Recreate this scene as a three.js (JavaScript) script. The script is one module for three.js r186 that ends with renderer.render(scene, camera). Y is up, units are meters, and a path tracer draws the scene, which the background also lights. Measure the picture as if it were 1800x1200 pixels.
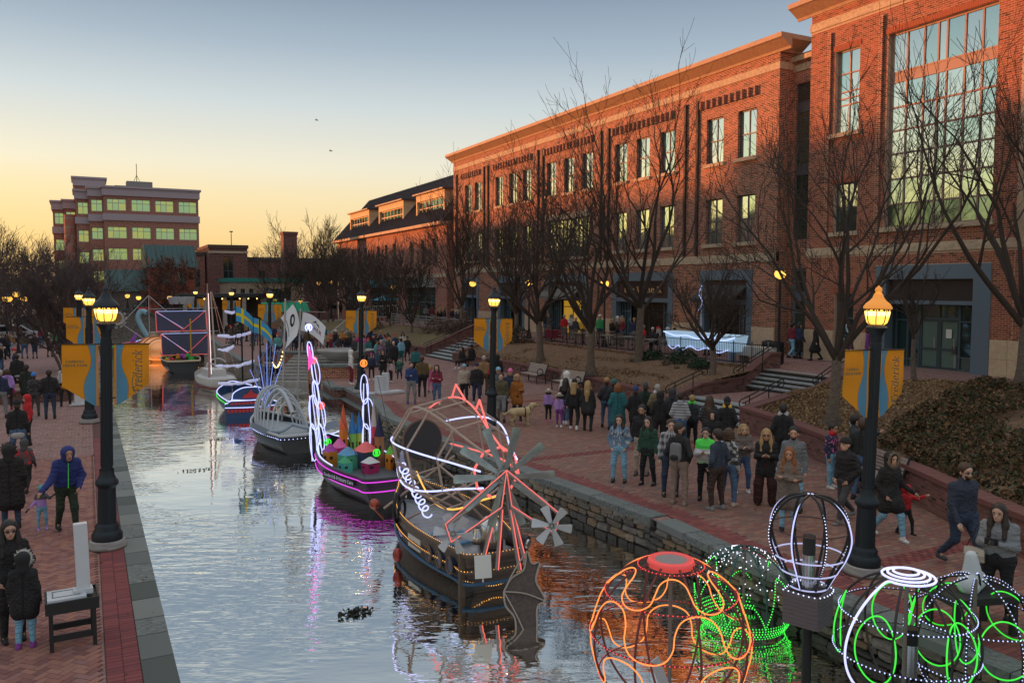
import * as THREE from 'three';
import { mergeGeometries } from 'three/addons/utils/BufferGeometryUtils.js';

// ---------- camera, sky, sun, exposure ----------
const scene = new THREE.Scene();
const V = (x, y, z) => new THREE.Vector3(x, y, z);
const PI = Math.PI;
const FOCAL = 1450, EYE = V(0, 4.9, 0), YAW = Math.atan(750 / FOCAL), PITCH = Math.atan(94 / FOCAL);
const camera = new THREE.PerspectiveCamera(2 * Math.atan(600 / FOCAL) * 180 / PI, 1.5, 0.1, 3000);
const FWD = V(Math.sin(YAW) * Math.cos(PITCH), -Math.sin(PITCH), -Math.cos(YAW) * Math.cos(PITCH));
camera.position.copy(EYE);
camera.lookAt(EYE.clone().add(FWD));
scene.add(camera);
const renderer = new THREE.WebGLRenderer({ antialias: true });
renderer.setSize(1024, 682);
renderer.toneMapping = THREE.LinearToneMapping;
renderer.toneMappingExposure = 1.62;
renderer.shadowMap.enabled = true;
const SUN_AZ = -40 * PI / 180, SUN_EL = 2.4 * PI / 180;
const SUN = V(Math.sin(SUN_AZ) * Math.cos(SUN_EL), Math.sin(SUN_EL), -Math.cos(SUN_AZ) * Math.cos(SUN_EL));
const sun = new THREE.DirectionalLight(new THREE.Color().setRGB(1, 0.33, 0.1), 3.7);
sun.position.copy(SUN).multiplyScalar(200).add(V(15, 0, -45));
sun.target.position.set(15, 0, -45);
sun.castShadow = true; sun.shadow.radius = 2;
Object.assign(sun.shadow.camera, { left: -130, right: 130, top: 60, bottom: -30, near: 1, far: 500 });
sun.shadow.mapSize.set(4096, 4096);
scene.add(sun, sun.target);
{ // dusk sky: warm band at the horizon towards the sunset, grey blue above, brightened overhead out of view for fill light
  const W = 1024, H = 512, d = new Float32Array(W * H * 4);
  const stops = [[-90, .05, .045, .05], [-3, .18, .13, .1], [0, .6, .35, .11], [3, .67, .44, .14], [6, .67, .53, .27], [8, .63, .57, .41], [12, .45, .485, .475], [15.6, .28, .335, .38], [19.2, .165, .212, .272], [22, .15, .205, .275], [30, .29, .335, .37], [45, .4, .425, .45], [90, .43, .45, .48]];
  const cool = [[-90, .05, .045, .05], [-3, .13, .11, .1], [0, .39, .33, .26], [4, .43, .4, .33], [8, .37, .4, .4], [12, .265, .325, .37], [15.6, .19, .25, .32], [19.2, .15, .2, .27], [22, .15, .205, .285], [30, .28, .325, .365], [45, .4, .425, .45], [90, .43, .45, .48]];
  const pick = (S, e, o) => { let i = 0; while (i < S.length - 2 && e > S[i + 1][0]) i++; const a = S[i], b = S[i + 1]; let t = Math.min(1, Math.max(0, (e - a[0]) / (b[0] - a[0]))); for (let k = 0; k < 3; k++) o[k] = a[k + 1] + (b[k + 1] - a[k + 1]) * t; };
  const A = [0, 0, 0], B = [0, 0, 0];
  for (let y = 0; y < H; y++) for (let x = 0; x < W; x++) {
    const el = ((y + .5) / H - .5) * 180, u = (x + .5) / W, ph = (u - .5) * 2 * PI; // three.js: u = atan2(z, x) / 2pi + 0.5
    const dx = Math.cos(ph), dz = Math.sin(ph), az = Math.atan2(dx, -dz);
    let da = Math.abs(az - SUN_AZ); if (da > PI) da = 2 * PI - da;
    const w = Math.pow(Math.max(0, 1 - da / 2.9), .85);
    pick(stops, el, A); pick(cool, el, B);
    const g = Math.exp(-(da * da) / .16 - Math.pow((el - 1) / 7, 2)) * .5, i = (y * W + x) * 4;
    d[i] = A[0] * w + B[0] * (1 - w) + g; d[i + 1] = A[1] * w + B[1] * (1 - w) + g * .55; d[i + 2] = A[2] * w + B[2] * (1 - w) + g * .12; d[i + 3] = 1;
  }
  const t = new THREE.DataTexture(d, W, H, THREE.RGBAFormat, THREE.FloatType);
  t.mapping = THREE.EquirectangularReflectionMapping; t.magFilter = t.minFilter = THREE.LinearFilter; t.wrapS = THREE.RepeatWrapping; t.needsUpdate = true;
  scene.background = t; scene.environment = t;
}

// ---------- helpers ----------
function rng(seed) { let a = seed >>> 0; return () => { a = (a + 0x6D2B79F5) >>> 0; let t = Math.imul(a ^ (a >>> 15), 1 | a); t = (t + Math.imul(t ^ (t >>> 7), 61 | t)) ^ t; return ((t ^ (t >>> 14)) >>> 0) / 4294967296; }; }
const RIGHT = V(Math.cos(YAW), 0, Math.sin(YAW)), UP = new THREE.Vector3().crossVectors(RIGHT, FWD);
// the point of the real place seen at a pixel of the 1800 x 1200 photograph, on the level y, on the wall plane x, or at a depth
const rayAt = (px, py) => FWD.clone().addScaledVector(RIGHT, (px - 900) / FOCAL).addScaledVector(UP, -(py - 600) / FOCAL);
const onY = (px, py, y = 0) => { const r = rayAt(px, py); return EYE.clone().addScaledVector(r, (y - EYE.y) / r.y); };
const onX = (px, py, x) => { const r = rayAt(px, py); return EYE.clone().addScaledVector(r, x / r.x); };
const atDepth = (px, py, d) => EYE.clone().addScaledVector(rayAt(px, py), d);
const depthOf = (p) => p.clone().sub(EYE).dot(FWD);
const names = {};
const numbered = (n) => { const k = names[n] = (names[n] ?? -1) + 1; return k ? n + '_' + String(k).padStart(3, '0') : n; };
function tag(o, label, category, group) { o.userData.label = label; o.userData.category = category; if (group) o.userData.group = group; return o; }
function thing(name, label, category, pos = [0, 0, 0], turn = 0, group) {
  const o = new THREE.Group(); o.name = numbered(name); scene.add(o);
  if (pos.isVector3) o.position.copy(pos); else o.position.set(...pos);
  o.rotation.y = turn; return tag(o, label, category, group);
}
function copyOf(src, label, pos, turn, group) { const c = src.clone(); c.name = numbered(src.name.replace(/_\d+$/, '')); c.userData = { ...src.userData }; scene.add(c); if (pos) { if (pos.isVector3) c.position.copy(pos); else c.position.set(...pos); } if (turn !== undefined) c.rotation.y = turn; if (label) c.userData.label = label; if (group) c.userData.group = group; return c; }
const mats = {};
function M(r, g, b, rough = .8, metal = 0, more) {
  const k = [r, g, b, rough, metal].join() + (more ? JSON.stringify(more) : '');
  if (mats[k]) return mats[k];
  const phys = more && ('clearcoat' in more || 'transmission' in more || 'sheen' in more || 'ior' in more);
  const m = new (phys ? THREE.MeshPhysicalMaterial : THREE.MeshStandardMaterial)({ color: new THREE.Color().setRGB(r, g, b), roughness: rough, metalness: metal, side: THREE.DoubleSide, ...(more || {}) });
  return mats[k] = m;
}
const GLOW = {};
function glow(r, g, b, k = 1) { const key = [r, g, b, k].join(); return GLOW[key] ||= new THREE.MeshStandardMaterial({ color: new THREE.Color().setRGB(r * .5 + .1, g * .5 + .1, b * .5 + .1), emissive: new THREE.Color().setRGB(r, g, b), emissiveIntensity: k, roughness: .5 }); }
function mesh(name, geo, mat, parent, kind) { const m = new THREE.Mesh(geo, mat); m.name = parent && parent !== scene ? name : numbered(name); m.castShadow = m.receiveShadow = true; (parent || scene).add(m); if (kind) m.userData.kind = kind; return m; }
const asIndexed = (g) => { if (!g.index) g.setIndex([...Array(g.attributes.position.count).keys()]); for (const k of Object.keys(g.attributes)) if (!['position', 'normal', 'uv'].includes(k)) g.deleteAttribute(k); g.morphAttributes = {}; return g; };
const _q = new THREE.Quaternion(), _m = new THREE.Matrix4(), YAX = V(0, 1, 0);
class MB { // collects shapes and merges them into one named mesh
  constructor() { this.g = []; }
  add(g, m) { g = asIndexed(g); if (m) g.applyMatrix4(m); this.g.push(g); return this; }
  box(cx, cy, cz, w, h, d, ry = 0, rx = 0, rz = 0) { return this.add(new THREE.BoxGeometry(w, h, d), new THREE.Matrix4().compose(V(cx, cy, cz), new THREE.Quaternion().setFromEuler(new THREE.Euler(rx, ry, rz, 'YXZ')), V(1, 1, 1))); }
  span(x0, x1, y0, y1, z0, z1) { return this.box((x0 + x1) / 2, (y0 + y1) / 2, (z0 + z1) / 2, Math.abs(x1 - x0), Math.abs(y1 - y0), Math.abs(z1 - z0)); }
  cyl(p, q, r0, r1 = r0, seg = 8, caps = true) { const d = q.clone().sub(p), L = d.length(); return this.add(new THREE.CylinderGeometry(r1, r0, L, seg, 1, !caps), new THREE.Matrix4().compose(p.clone().addScaledVector(d, .5), new THREE.Quaternion().setFromUnitVectors(YAX, d.normalize()), V(1, 1, 1))); }
  bar(p, q, w, h = w) { const d = q.clone().sub(p), L = d.length(), z = d.clone().normalize(), x = Math.abs(z.y) > .99 ? V(1, 0, 0) : new THREE.Vector3().crossVectors(YAX, z).normalize(), y = new THREE.Vector3().crossVectors(z, x); return this.add(new THREE.BoxGeometry(w, h, L), new THREE.Matrix4().makeBasis(x, y, z).setPosition(p.clone().addScaledVector(d, .5))); }
  tube(pts, r, seg = 6, closed = false, n) { return this.add(new THREE.TubeGeometry(new THREE.CatmullRomCurve3(pts, closed, 'centripetal'), n || Math.max(6, pts.length * 4), r, seg, closed)); }
  poly(pts, r, seg = 6, closed = false) { const n = closed ? pts.length : pts.length - 1; for (let i = 0; i < n; i++) this.cyl(pts[i], pts[(i + 1) % pts.length], r, r, seg); return this; }
  sph(x, y, z, r, sx = 1, sy = 1, sz = 1, seg = 12) { return this.add(new THREE.SphereGeometry(r, seg, Math.max(6, seg * .7 | 0)), new THREE.Matrix4().compose(V(x, y, z), new THREE.Quaternion(), V(sx, sy, sz))); }
  lathe(prof, x = 0, y = 0, z = 0, seg = 16) { return this.add(new THREE.LatheGeometry(prof.map(([r, h]) => new THREE.Vector2(r, h)), seg), new THREE.Matrix4().makeTranslation(x, y, z)); }
  prism(pts, depth, m, bevel = 0) { const s = new THREE.Shape(pts.map((p) => new THREE.Vector2(p[0], p[1]))); return this.add(new THREE.ExtrudeGeometry(s, { depth, bevelEnabled: bevel > 0, bevelSize: bevel, bevelThickness: bevel, bevelSegments: 1, curveSegments: 8 }), m); }
  geo() { return this.g.length === 1 ? this.g[0] : mergeGeometries(this.g); }
  build(name, mat, parent, kind) { if (!this.g.length) return null; return mesh(name, this.geo(), mat, parent, kind); }
}
const T = (x, y, z, ry = 0, rx = 0, rz = 0, s = 1) => new THREE.Matrix4().compose(V(x, y, z), new THREE.Quaternion().setFromEuler(new THREE.Euler(rx, ry, rz, 'YXZ')), V(s, s, s));
function boxUV(g) { // metres of uv on every face, picked by where the face points
  const p = g.attributes.position, n = g.attributes.normal, u = g.attributes.uv;
  for (let i = 0; i < p.count; i++) { const ax = Math.abs(n.getX(i)), ay = Math.abs(n.getY(i)), az = Math.abs(n.getZ(i)); if (ay > ax && ay > az) u.setXY(i, p.getX(i), p.getZ(i)); else if (ax > az) u.setXY(i, p.getZ(i), p.getY(i)); else u.setXY(i, p.getX(i), p.getY(i)); }
  return g;
}
// ---------- computed textures ----------
function tex(W, H, fn, srgb, rx = 1, ry = 1) {
  const d = new Uint8Array(W * H * 4);
  for (let y = 0; y < H; y++) for (let x = 0; x < W; x++) { const c = fn(x, y), i = (y * W + x) * 4; d[i] = c[0]; d[i + 1] = c[1]; d[i + 2] = c[2]; d[i + 3] = 255; }
  const t = new THREE.DataTexture(d, W, H); t.wrapS = t.wrapT = THREE.RepeatWrapping; t.magFilter = THREE.LinearFilter; t.minFilter = THREE.LinearMipmapLinearFilter; t.generateMipmaps = true;
  if (srgb) t.colorSpace = THREE.SRGBColorSpace; t.repeat.set(rx, ry); t.needsUpdate = true; return t;
}
const hash = (x, y, s = 0) => { let h = Math.imul(x | 0, 374761393) + Math.imul(y | 0, 668265263) + Math.imul(s | 0, 974634101); h = Math.imul(h ^ (h >>> 13), 1274126177); return ((h ^ (h >>> 16)) >>> 0) / 4294967296; };
function vnoise(x, y, per, s = 0) { const xi = Math.floor(x), yi = Math.floor(y), fx = x - xi, fy = y - yi, w = (a) => ((a % per) + per) % per, u = fx * fx * (3 - 2 * fx), v = fy * fy * (3 - 2 * fy); const a = hash(w(xi), w(yi), s), b = hash(w(xi + 1), w(yi), s), c = hash(w(xi), w(yi + 1), s), e = hash(w(xi + 1), w(yi + 1), s); return a + (b - a) * u + (c - a) * v + (a - b - c + e) * u * v; }
const fbm = (x, y, per, o = 4, s = 0) => { let v = 0, a = .5, f = 1; for (let i = 0; i < o; i++) { v += a * vnoise(x * f, y * f, per * f, s + i); a *= .5; f *= 2; } return v; };
const s8 = (l) => Math.max(0, Math.min(255, 255 * Math.pow(Math.max(0, l), 1 / 2.2))); // linear to an sRGB byte
const brickAt = (nb, nc, x, y, W, H) => { const c = Math.floor(y / H * nc), off = (c & 1) ? .5 : 0, bx = x / W * nb + off, b = Math.floor(bx), fu = bx - b, fv = y / H * nc - c; return [((b % nb) + nb) % nb, c, fu, fv]; };
function brickMats(nb, nc, w, h, base, vary, mortar, dark, jx = .035, jy = .12) {
  const W = 512, H = 512;
  const inside = (fu, fv) => fu > jx && fu < 1 - jx && fv > jy && fv < 1 - jy;
  const map = tex(W, H, (x, y) => { const [b, c, fu, fv] = brickAt(nb, nc, x, y, W, H); const n = fbm(x / 16, y / 16, 32, 3, 5); if (!inside(fu, fv)) return mortar.map((m) => s8(m * (.75 + n * .5))); const k = hash(b, c, 3), q = hash(b, c, 9), f = (1 - vary / 2 + vary * k) * (.75 + n * .5) * (q < dark ? .42 : 1); return [s8(base[0] * f), s8(base[1] * f * (.9 + .2 * q)), s8(base[2] * f * (.9 + .3 * q))]; }, true, 1 / w, 1 / h);
  const bump = tex(W, H, (x, y) => { const [b, c, fu, fv] = brickAt(nb, nc, x, y, W, H); const v = inside(fu, fv) ? 170 + 60 * hash(b, c, 7) + 25 * vnoise(x / 4, y / 4, 128) : 30; return [v, v, v]; }, false, 1 / w, 1 / h);
  return new THREE.MeshStandardMaterial({ map, bumpMap: bump, bumpScale: .004, roughness: .88, side: THREE.DoubleSide });
}
const noiseMaps = {}, noiseBump = tex(256, 256, (x, y) => { const v = 255 * fbm(x / 8, y / 8, 32, 4, 5); return [v, v, v]; });
const repeatOf = (t, s) => { const c = t.clone(); c.repeat.set(1 / s, 1 / s); c.needsUpdate = true; return c; };
function noiseMat(base, amp, scale, rough = .9, bump = .01, seed = 1, tint = .15) { // grain: the colour times a patchy map, and fine relief
  const k = Math.ceil(amp * 5) / 5 + '/' + (tint > .3 ? .5 : .15), A = Math.ceil(amp * 5) / 5, ti = tint > .3 ? .5 : .15;
  const map = noiseMaps[k] ||= tex(256, 256, (x, y) => { const n = fbm(x / 16, y / 16, 16, 5, 3), m = fbm(x / 32 + 3, y / 32, 8, 3, 12), f = (1 + A * (n - .47) * 2) / (1 + A); return [s8(f), s8(f * (1 + ti * (m - .47))), s8(f * (1 - ti * (m - .47)))]; }, true);
  return new THREE.MeshStandardMaterial({ color: new THREE.Color().setRGB(...base.map((v) => v * (1 + A))), map: repeatOf(map, scale * (1 + (seed % 7) * .06)), bumpMap: repeatOf(noiseBump, scale), bumpScale: bump, roughness: rough, side: THREE.DoubleSide });
}
const BRICK = brickMats(8, 24, 2, 2.1, [.31, .082, .046], .75, [.56, .42, .29], .24, .035, .12);
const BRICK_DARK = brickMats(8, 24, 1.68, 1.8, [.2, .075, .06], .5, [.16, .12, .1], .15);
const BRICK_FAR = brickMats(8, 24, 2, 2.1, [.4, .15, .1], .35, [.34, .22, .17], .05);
const PAVE = brickMats(8, 16, 1.76, 1.76, [.3, .17, .14], .4, [.1, .07, .065], .04, .02, .05);
const STONE = noiseMat([.48, .38, .26], .25, 1.5, .85, .004, 3);
const CONCRETE = noiseMat([.3, .29, .27], .3, 1.5, .9, .006, 5);
const COPING = noiseMat([.13, .15, .145], .5, .9, .7, .01, 7);
const BARK = noiseMat([.15, .12, .095], .5, .4, .95, .02, 11);
const BARK_WARM = noiseMat([.16, .11, .085], .5, .4, .95, .02, 13);
const IRON = M(.018, .026, .034, .45, .4), BLACK = M(.012, .012, .014, .5, .3), TRIM_BLUE = M(.13, .18, .23, .5, .1), DARKIN = M(.012, .014, .016, .6);
// ---------- the setting: ground, water, promenades, quays ----------
const WATER_Y = -0.8, TERRACE_Y = 1.4, SX = 32; // SX: the street front of the brick buildings
const flat = (pts, y, holes = []) => { const s = new THREE.Shape(pts.map(([x, z]) => new THREE.Vector2(x, -z))); for (const h of holes) s.holes.push(new THREE.Path(h.map(([x, z]) => new THREE.Vector2(x, -z)))); const g = new THREE.ShapeGeometry(s); g.rotateX(-PI / 2); g.translate(0, y, 0); return g; };
const struct = (name, geo, mat) => mesh(name, geo, mat, scene, 'structure');
// outline of the east quay, from near to far
const QUAY = [[10.35, 14], [10.35, -11], [10.6, -14], [10.2, -20], [10, -24], [10.05, -30], [11.1, -34.9], [11.4, -40.1], [10.8, -40.1], [11.1, -43.2]];
const QUAY_FAR = [[9.6, -53.2], [9.2, -57], [9.5, -65], [10.4, -79], [10.6, -90]];
const canal = [[.9, 14], [.9, -30], [.72, -52], [.6, -90], ...[...QUAY_FAR].reverse(), ...[[15.2, -50.7], [14.2, -43.8]], ...[...QUAY].reverse()];
const DIRT = noiseMat([.16, .13, .1], .4, 4, .95, .02, 17);
struct('ground', flat([[-900, 60], [-900, -1400], [900, -1400], [900, 60]], -.02, [canal]), DIRT);
{ // water: one rippled sheet
  const W = 1024, vn = (x, y, px, py, s) => { const xi = Math.floor(x), yi = Math.floor(y), fx = x - xi, fy = y - yi, u = fx * fx * (3 - 2 * fx), v = fy * fy * (3 - 2 * fy), x0 = xi % px, x1 = (xi + 1) % px, y0 = yi % py, y1 = (yi + 1) % py, a = hash(x0, y0, s), b = hash(x1, y0, s), c = hash(x0, y1, s), e = hash(x1, y1, s); return a + (b - a) * u + (c - a) * v + (a - b - c + e) * u * v; };
  const bump = tex(W, W, (x, y) => { const u = x / W, v = y / W, w = .03 * vn(u * 8, v * 8, 8, 8, 3), k = Math.min(1, Math.max(.16, (vn(u * 5, v * 6, 5, 6, 11) + .5 * vn(u * 11, v * 13, 11, 13, 12) - .5) * 2.6)); let f = 0, am = .5; for (let o = 0; o < 4; o++) { const px = 22 << o, py = 64 << o; f += am * vn((u + w) * px % px, v * py, px, py, 20 + o); am *= .52; } const q = 255 * (.5 + (f - .47) * k + .22 * (vn(u * 9, v * 24, 9, 24, 15) - .5)); return [q, q, q]; }, false, 1 / 9, 1 / 9); // ruffled and calm patches
  const g = boxUV(flat([[-1, 14], [-1, -95], [17, -95], [17, 14]], WATER_Y));
  const uv = g.attributes.uv; for (let i = 0; i < uv.count; i++) { const x = uv.getX(i), z = uv.getY(i); uv.setXY(i, x * .89 + z * .46, -x * .46 + z * .89); } // crests lie across the view down the canal
  struct('water', g, new THREE.MeshPhysicalMaterial({ color: new THREE.Color().setRGB(.86, .83, .77), metalness: 1, roughness: .02, ior: 1.33, bumpMap: bump, bumpScale: .013, side: THREE.DoubleSide }));
}
// ----- brick paving -----
const R0 = rng(5);
function brickStock(w, h, d) { const g = new THREE.BoxGeometry(w, h, d); return g; }
const BRICK_TONES = [[.27, .115, .09], [.23, .1, .085], [.3, .14, .105], [.2, .085, .075], [.26, .13, .115], [.32, .15, .11]].map((c) => M(...c, .85));
function paving(ground, list, gw, gh, gd, tones, camSort = true) { // list: [x, y, z, turn, tone 0..1]; the 300 that show largest are parts, the rest is one instanced mesh
  const g = new THREE.BoxGeometry(gw, gh, gd), score = (b) => Math.hypot(b[0] - EYE.x, b[1] - EYE.y, b[2] - EYE.z) + (inView(b) ? 0 : 500);
  list = list.map((b) => [b, score(b)]).sort((a, b) => a[1] - b[1]).map((a) => a[0]);
  list.slice(0, 300).forEach((b) => { const m = mesh('brick', g, tones[Math.floor(b[4] * tones.length) % tones.length], ground); m.position.set(b[0], b[1], b[2]); m.rotation.set(b[5] || 0, b[3], b[6] || 0); });
  const rest = list.slice(300), im = new THREE.InstancedMesh(g, new THREE.MeshStandardMaterial({ color: 0xffffff, roughness: .85 }), rest.length);
  rest.forEach((b, i) => { im.setMatrixAt(i, _m.compose(V(b[0], b[1], b[2]), new THREE.Quaternion().setFromEuler(new THREE.Euler(b[5] || 0, b[3], b[6] || 0)), V(1, 1, 1))); im.setColorAt(i, tones[Math.floor(b[4] * tones.length) % tones.length].color); });
  im.name = 'bricks'; im.userData.kind = 'stuff'; im.castShadow = im.receiveShadow = true; ground.add(im);
}
function inView(b) { const p = V(b[0], b[1], b[2]).sub(EYE), d = p.dot(FWD); if (d < 1) return false; const x = 900 + FOCAL * p.dot(RIGHT) / d, y = 600 - FOCAL * p.dot(UP) / d; return x > -30 && x < 1830 && y > -30 && y < 1230; }
const toPx = (p) => { p = p.clone().sub(EYE); const d = p.dot(FWD); return [900 + FOCAL * p.dot(RIGHT) / d, 600 - FOCAL * p.dot(UP) / d, d]; };
{ // west promenade: herringbone, a dark red band and the stone coping
  const slab = new MB(); slab.add(flat([[-60, 14], [-60, -86], [.1, -86], [.1, 14]], -.008)); slab.span(.1, .5, -1.6, -.03, 14, -86);
  const prom = struct('promenade', boxUV(slab.geo()), PAVE);
  const L = [], a = .105, th = PI / 4;
  for (let i = -140; i < 140; i++) for (let j = -140; j < 140; j++) { // herringbone cells, turned 45 degrees to the quay
    const m = ((i - j) % 4 + 4) % 4; if (m !== 0 && m !== 3) continue;
    let cx, cz, t; if (m === 0) { cx = (i + 1) * a; cz = (j + .5) * a; t = 0; } else { cx = (i + .5) * a; cz = (j + 1) * a; t = PI / 2; }
    const x = (cx * Math.cos(th) - cz * Math.sin(th)) - 3.2, z = (cx * Math.sin(th) + cz * Math.cos(th)) - 16.5;
    if (x < -6 || x > .06 || z > -8.5 || z < -27) continue;
    const b = [x, -.012 + R0() * .004, z, t - th, R0(), (R0() - .5) * .016, (R0() - .5) * .016]; if (inView(b)) L.push(b);
  }
  paving(prom, L, a * 2 - .008, .05, a - .008, BRICK_TONES);
  const band = [], BT = [[.19, .045, .05], [.22, .055, .055], [.16, .04, .045]].map((c) => M(...c, .85));
  for (let z = -9; z > -30; z -= .1) for (let k = 0; k < 2; k++) band.push([.2 + k * .2, -.006 + R0() * .003, z, 0, R0()]);
  const bandO = struct('paving_band', flat([[.09, 14], [.09, -86], [.52, -86], [.52, 14]], -.004), M(.1, .04, .042, .9));
  const g = new THREE.BoxGeometry(.192, .05, .092);
  const im = new THREE.InstancedMesh(g, new THREE.MeshStandardMaterial({ color: 0xffffff, roughness: .85 }), band.length); band.forEach((b, i) => { im.setMatrixAt(i, _m.makeTranslation(b[0], b[1] - .012, b[2])); im.setColorAt(i, BT[Math.floor(b[4] * 3)].color); }); im.name = 'bricks'; im.userData.kind = 'stuff'; bandO.add(im);
  const quay = thing('quay_wall', 'low wall with grey stone coping along the left bank of the canal', 'quay wall');
  mesh('wall', new MB().span(.5, .84, -1.6, -.09, 14, -88).geo(), STONE, quay);
  let z = -6.5; const cs = []; while (z > -86) { const l = .55 + R0() * .5; cs.push([z, l]); z -= l; }
  cs.forEach(([z, l], i) => { const m = mesh('coping_stone', boxUV(new MB().box(0, -.045, 0, .4, .11, l - .025).geo()), [COPING, M(.11, .125, .12, .75), M(.17, .185, .175, .75), M(.06, .075, .07, .7)][Math.floor(R0() * 4)], quay); m.position.set(.71 - .11 * Math.max(0, -z - 20) / 60, R0() * .006, z - l / 2); m.rotation.y = (R0() - .5) * .01; });
}
const EAST = [...QUAY, ...[[11.4, -43.9], [13.2, -43.2], [15.6, -51], [15.2, -53], [10.4, -55.3]], [9.2, -57.2], [9.5, -65], [10.4, -79], [10.6, -90], [34, -90], [34, 14]];
{ // east promenade: running bond paving with a red border
  const prom = struct('promenade', boxUV(flat(EAST, -.008)), PAVE);
  const L = [], tones = [[.25, .135, .1], [.21, .115, .09], [.28, .16, .115], [.24, .1, .08], [.2, .12, .1]].map((c) => M(...c, .85)), RED = [[.2, .055, .05], [.17, .05, .05], [.23, .07, .06]].map((c) => M(...c, .85));
  const qx = (z) => { for (let i = 0; i < QUAY.length - 1; i++) { const [x0, z0] = QUAY[i], [x1, z1] = QUAY[i + 1]; if (z <= z0 && z >= z1) return x0 + (x1 - x0) * (z0 - z) / (z0 - z1 || 1); } return 11; };
  const borders = [];
  for (let r = 0; r < 260; r++) { const z = -6 - r * .105; for (let k = 0; k < 48; k++) { const x = 10.5 + k * .21 + (r & 1) * .105; if (x < qx(z) + .9) continue; if (z < -6 - (x - 13) * .9 && x > 17 - (z + 12) * .33 + 1) continue; const b = [x, -.014 + R0() * .004, z, 0, R0(), (R0() - .5) * .012, (R0() - .5) * .012]; if (x < 24 && inView(b)) (((r / 34 | 0) % 3 === 1 && r % 34 < 4) ? borders : L).push(b); } }
  paving(prom, L, .202, .05, .097, tones);
  for (let z = -5.5; z > -34; z -= .105) for (let k = 0; k < 3; k++) { const b = [qx(z) + .5 + k * .18, -.012, z, 0, R0()]; if (inView(b)) borders.push(b); }
  const bo = struct('paving_band', boxUV(flat([...QUAY.slice(0, 6).map(([x, z]) => [x + .4, z]), ...QUAY.slice(0, 6).reverse().map(([x, z]) => [x + .98, z])], -.004)), M(.1, .04, .04, .9));
  const im = new THREE.InstancedMesh(new THREE.BoxGeometry(.175, .05, .097), new THREE.MeshStandardMaterial({ color: 0xffffff, roughness: .85 }), borders.length); borders.forEach((b, i) => { im.setMatrixAt(i, _m.makeTranslation(b[0], b[1], b[2])); im.setColorAt(i, RED[Math.floor(b[4] * 3)].color); }); im.name = 'bricks'; im.userData.kind = 'stuff'; bo.add(im);
}
function along(pts, fn) { for (let i = 0; i < pts.length - 1; i++) { const [x0, z0] = pts[i], [x1, z1] = pts[i + 1], L = Math.hypot(x1 - x0, z1 - z0); fn(x0, z0, x1, z1, L, Math.atan2(-(z1 - z0), x1 - x0), i); } }
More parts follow.
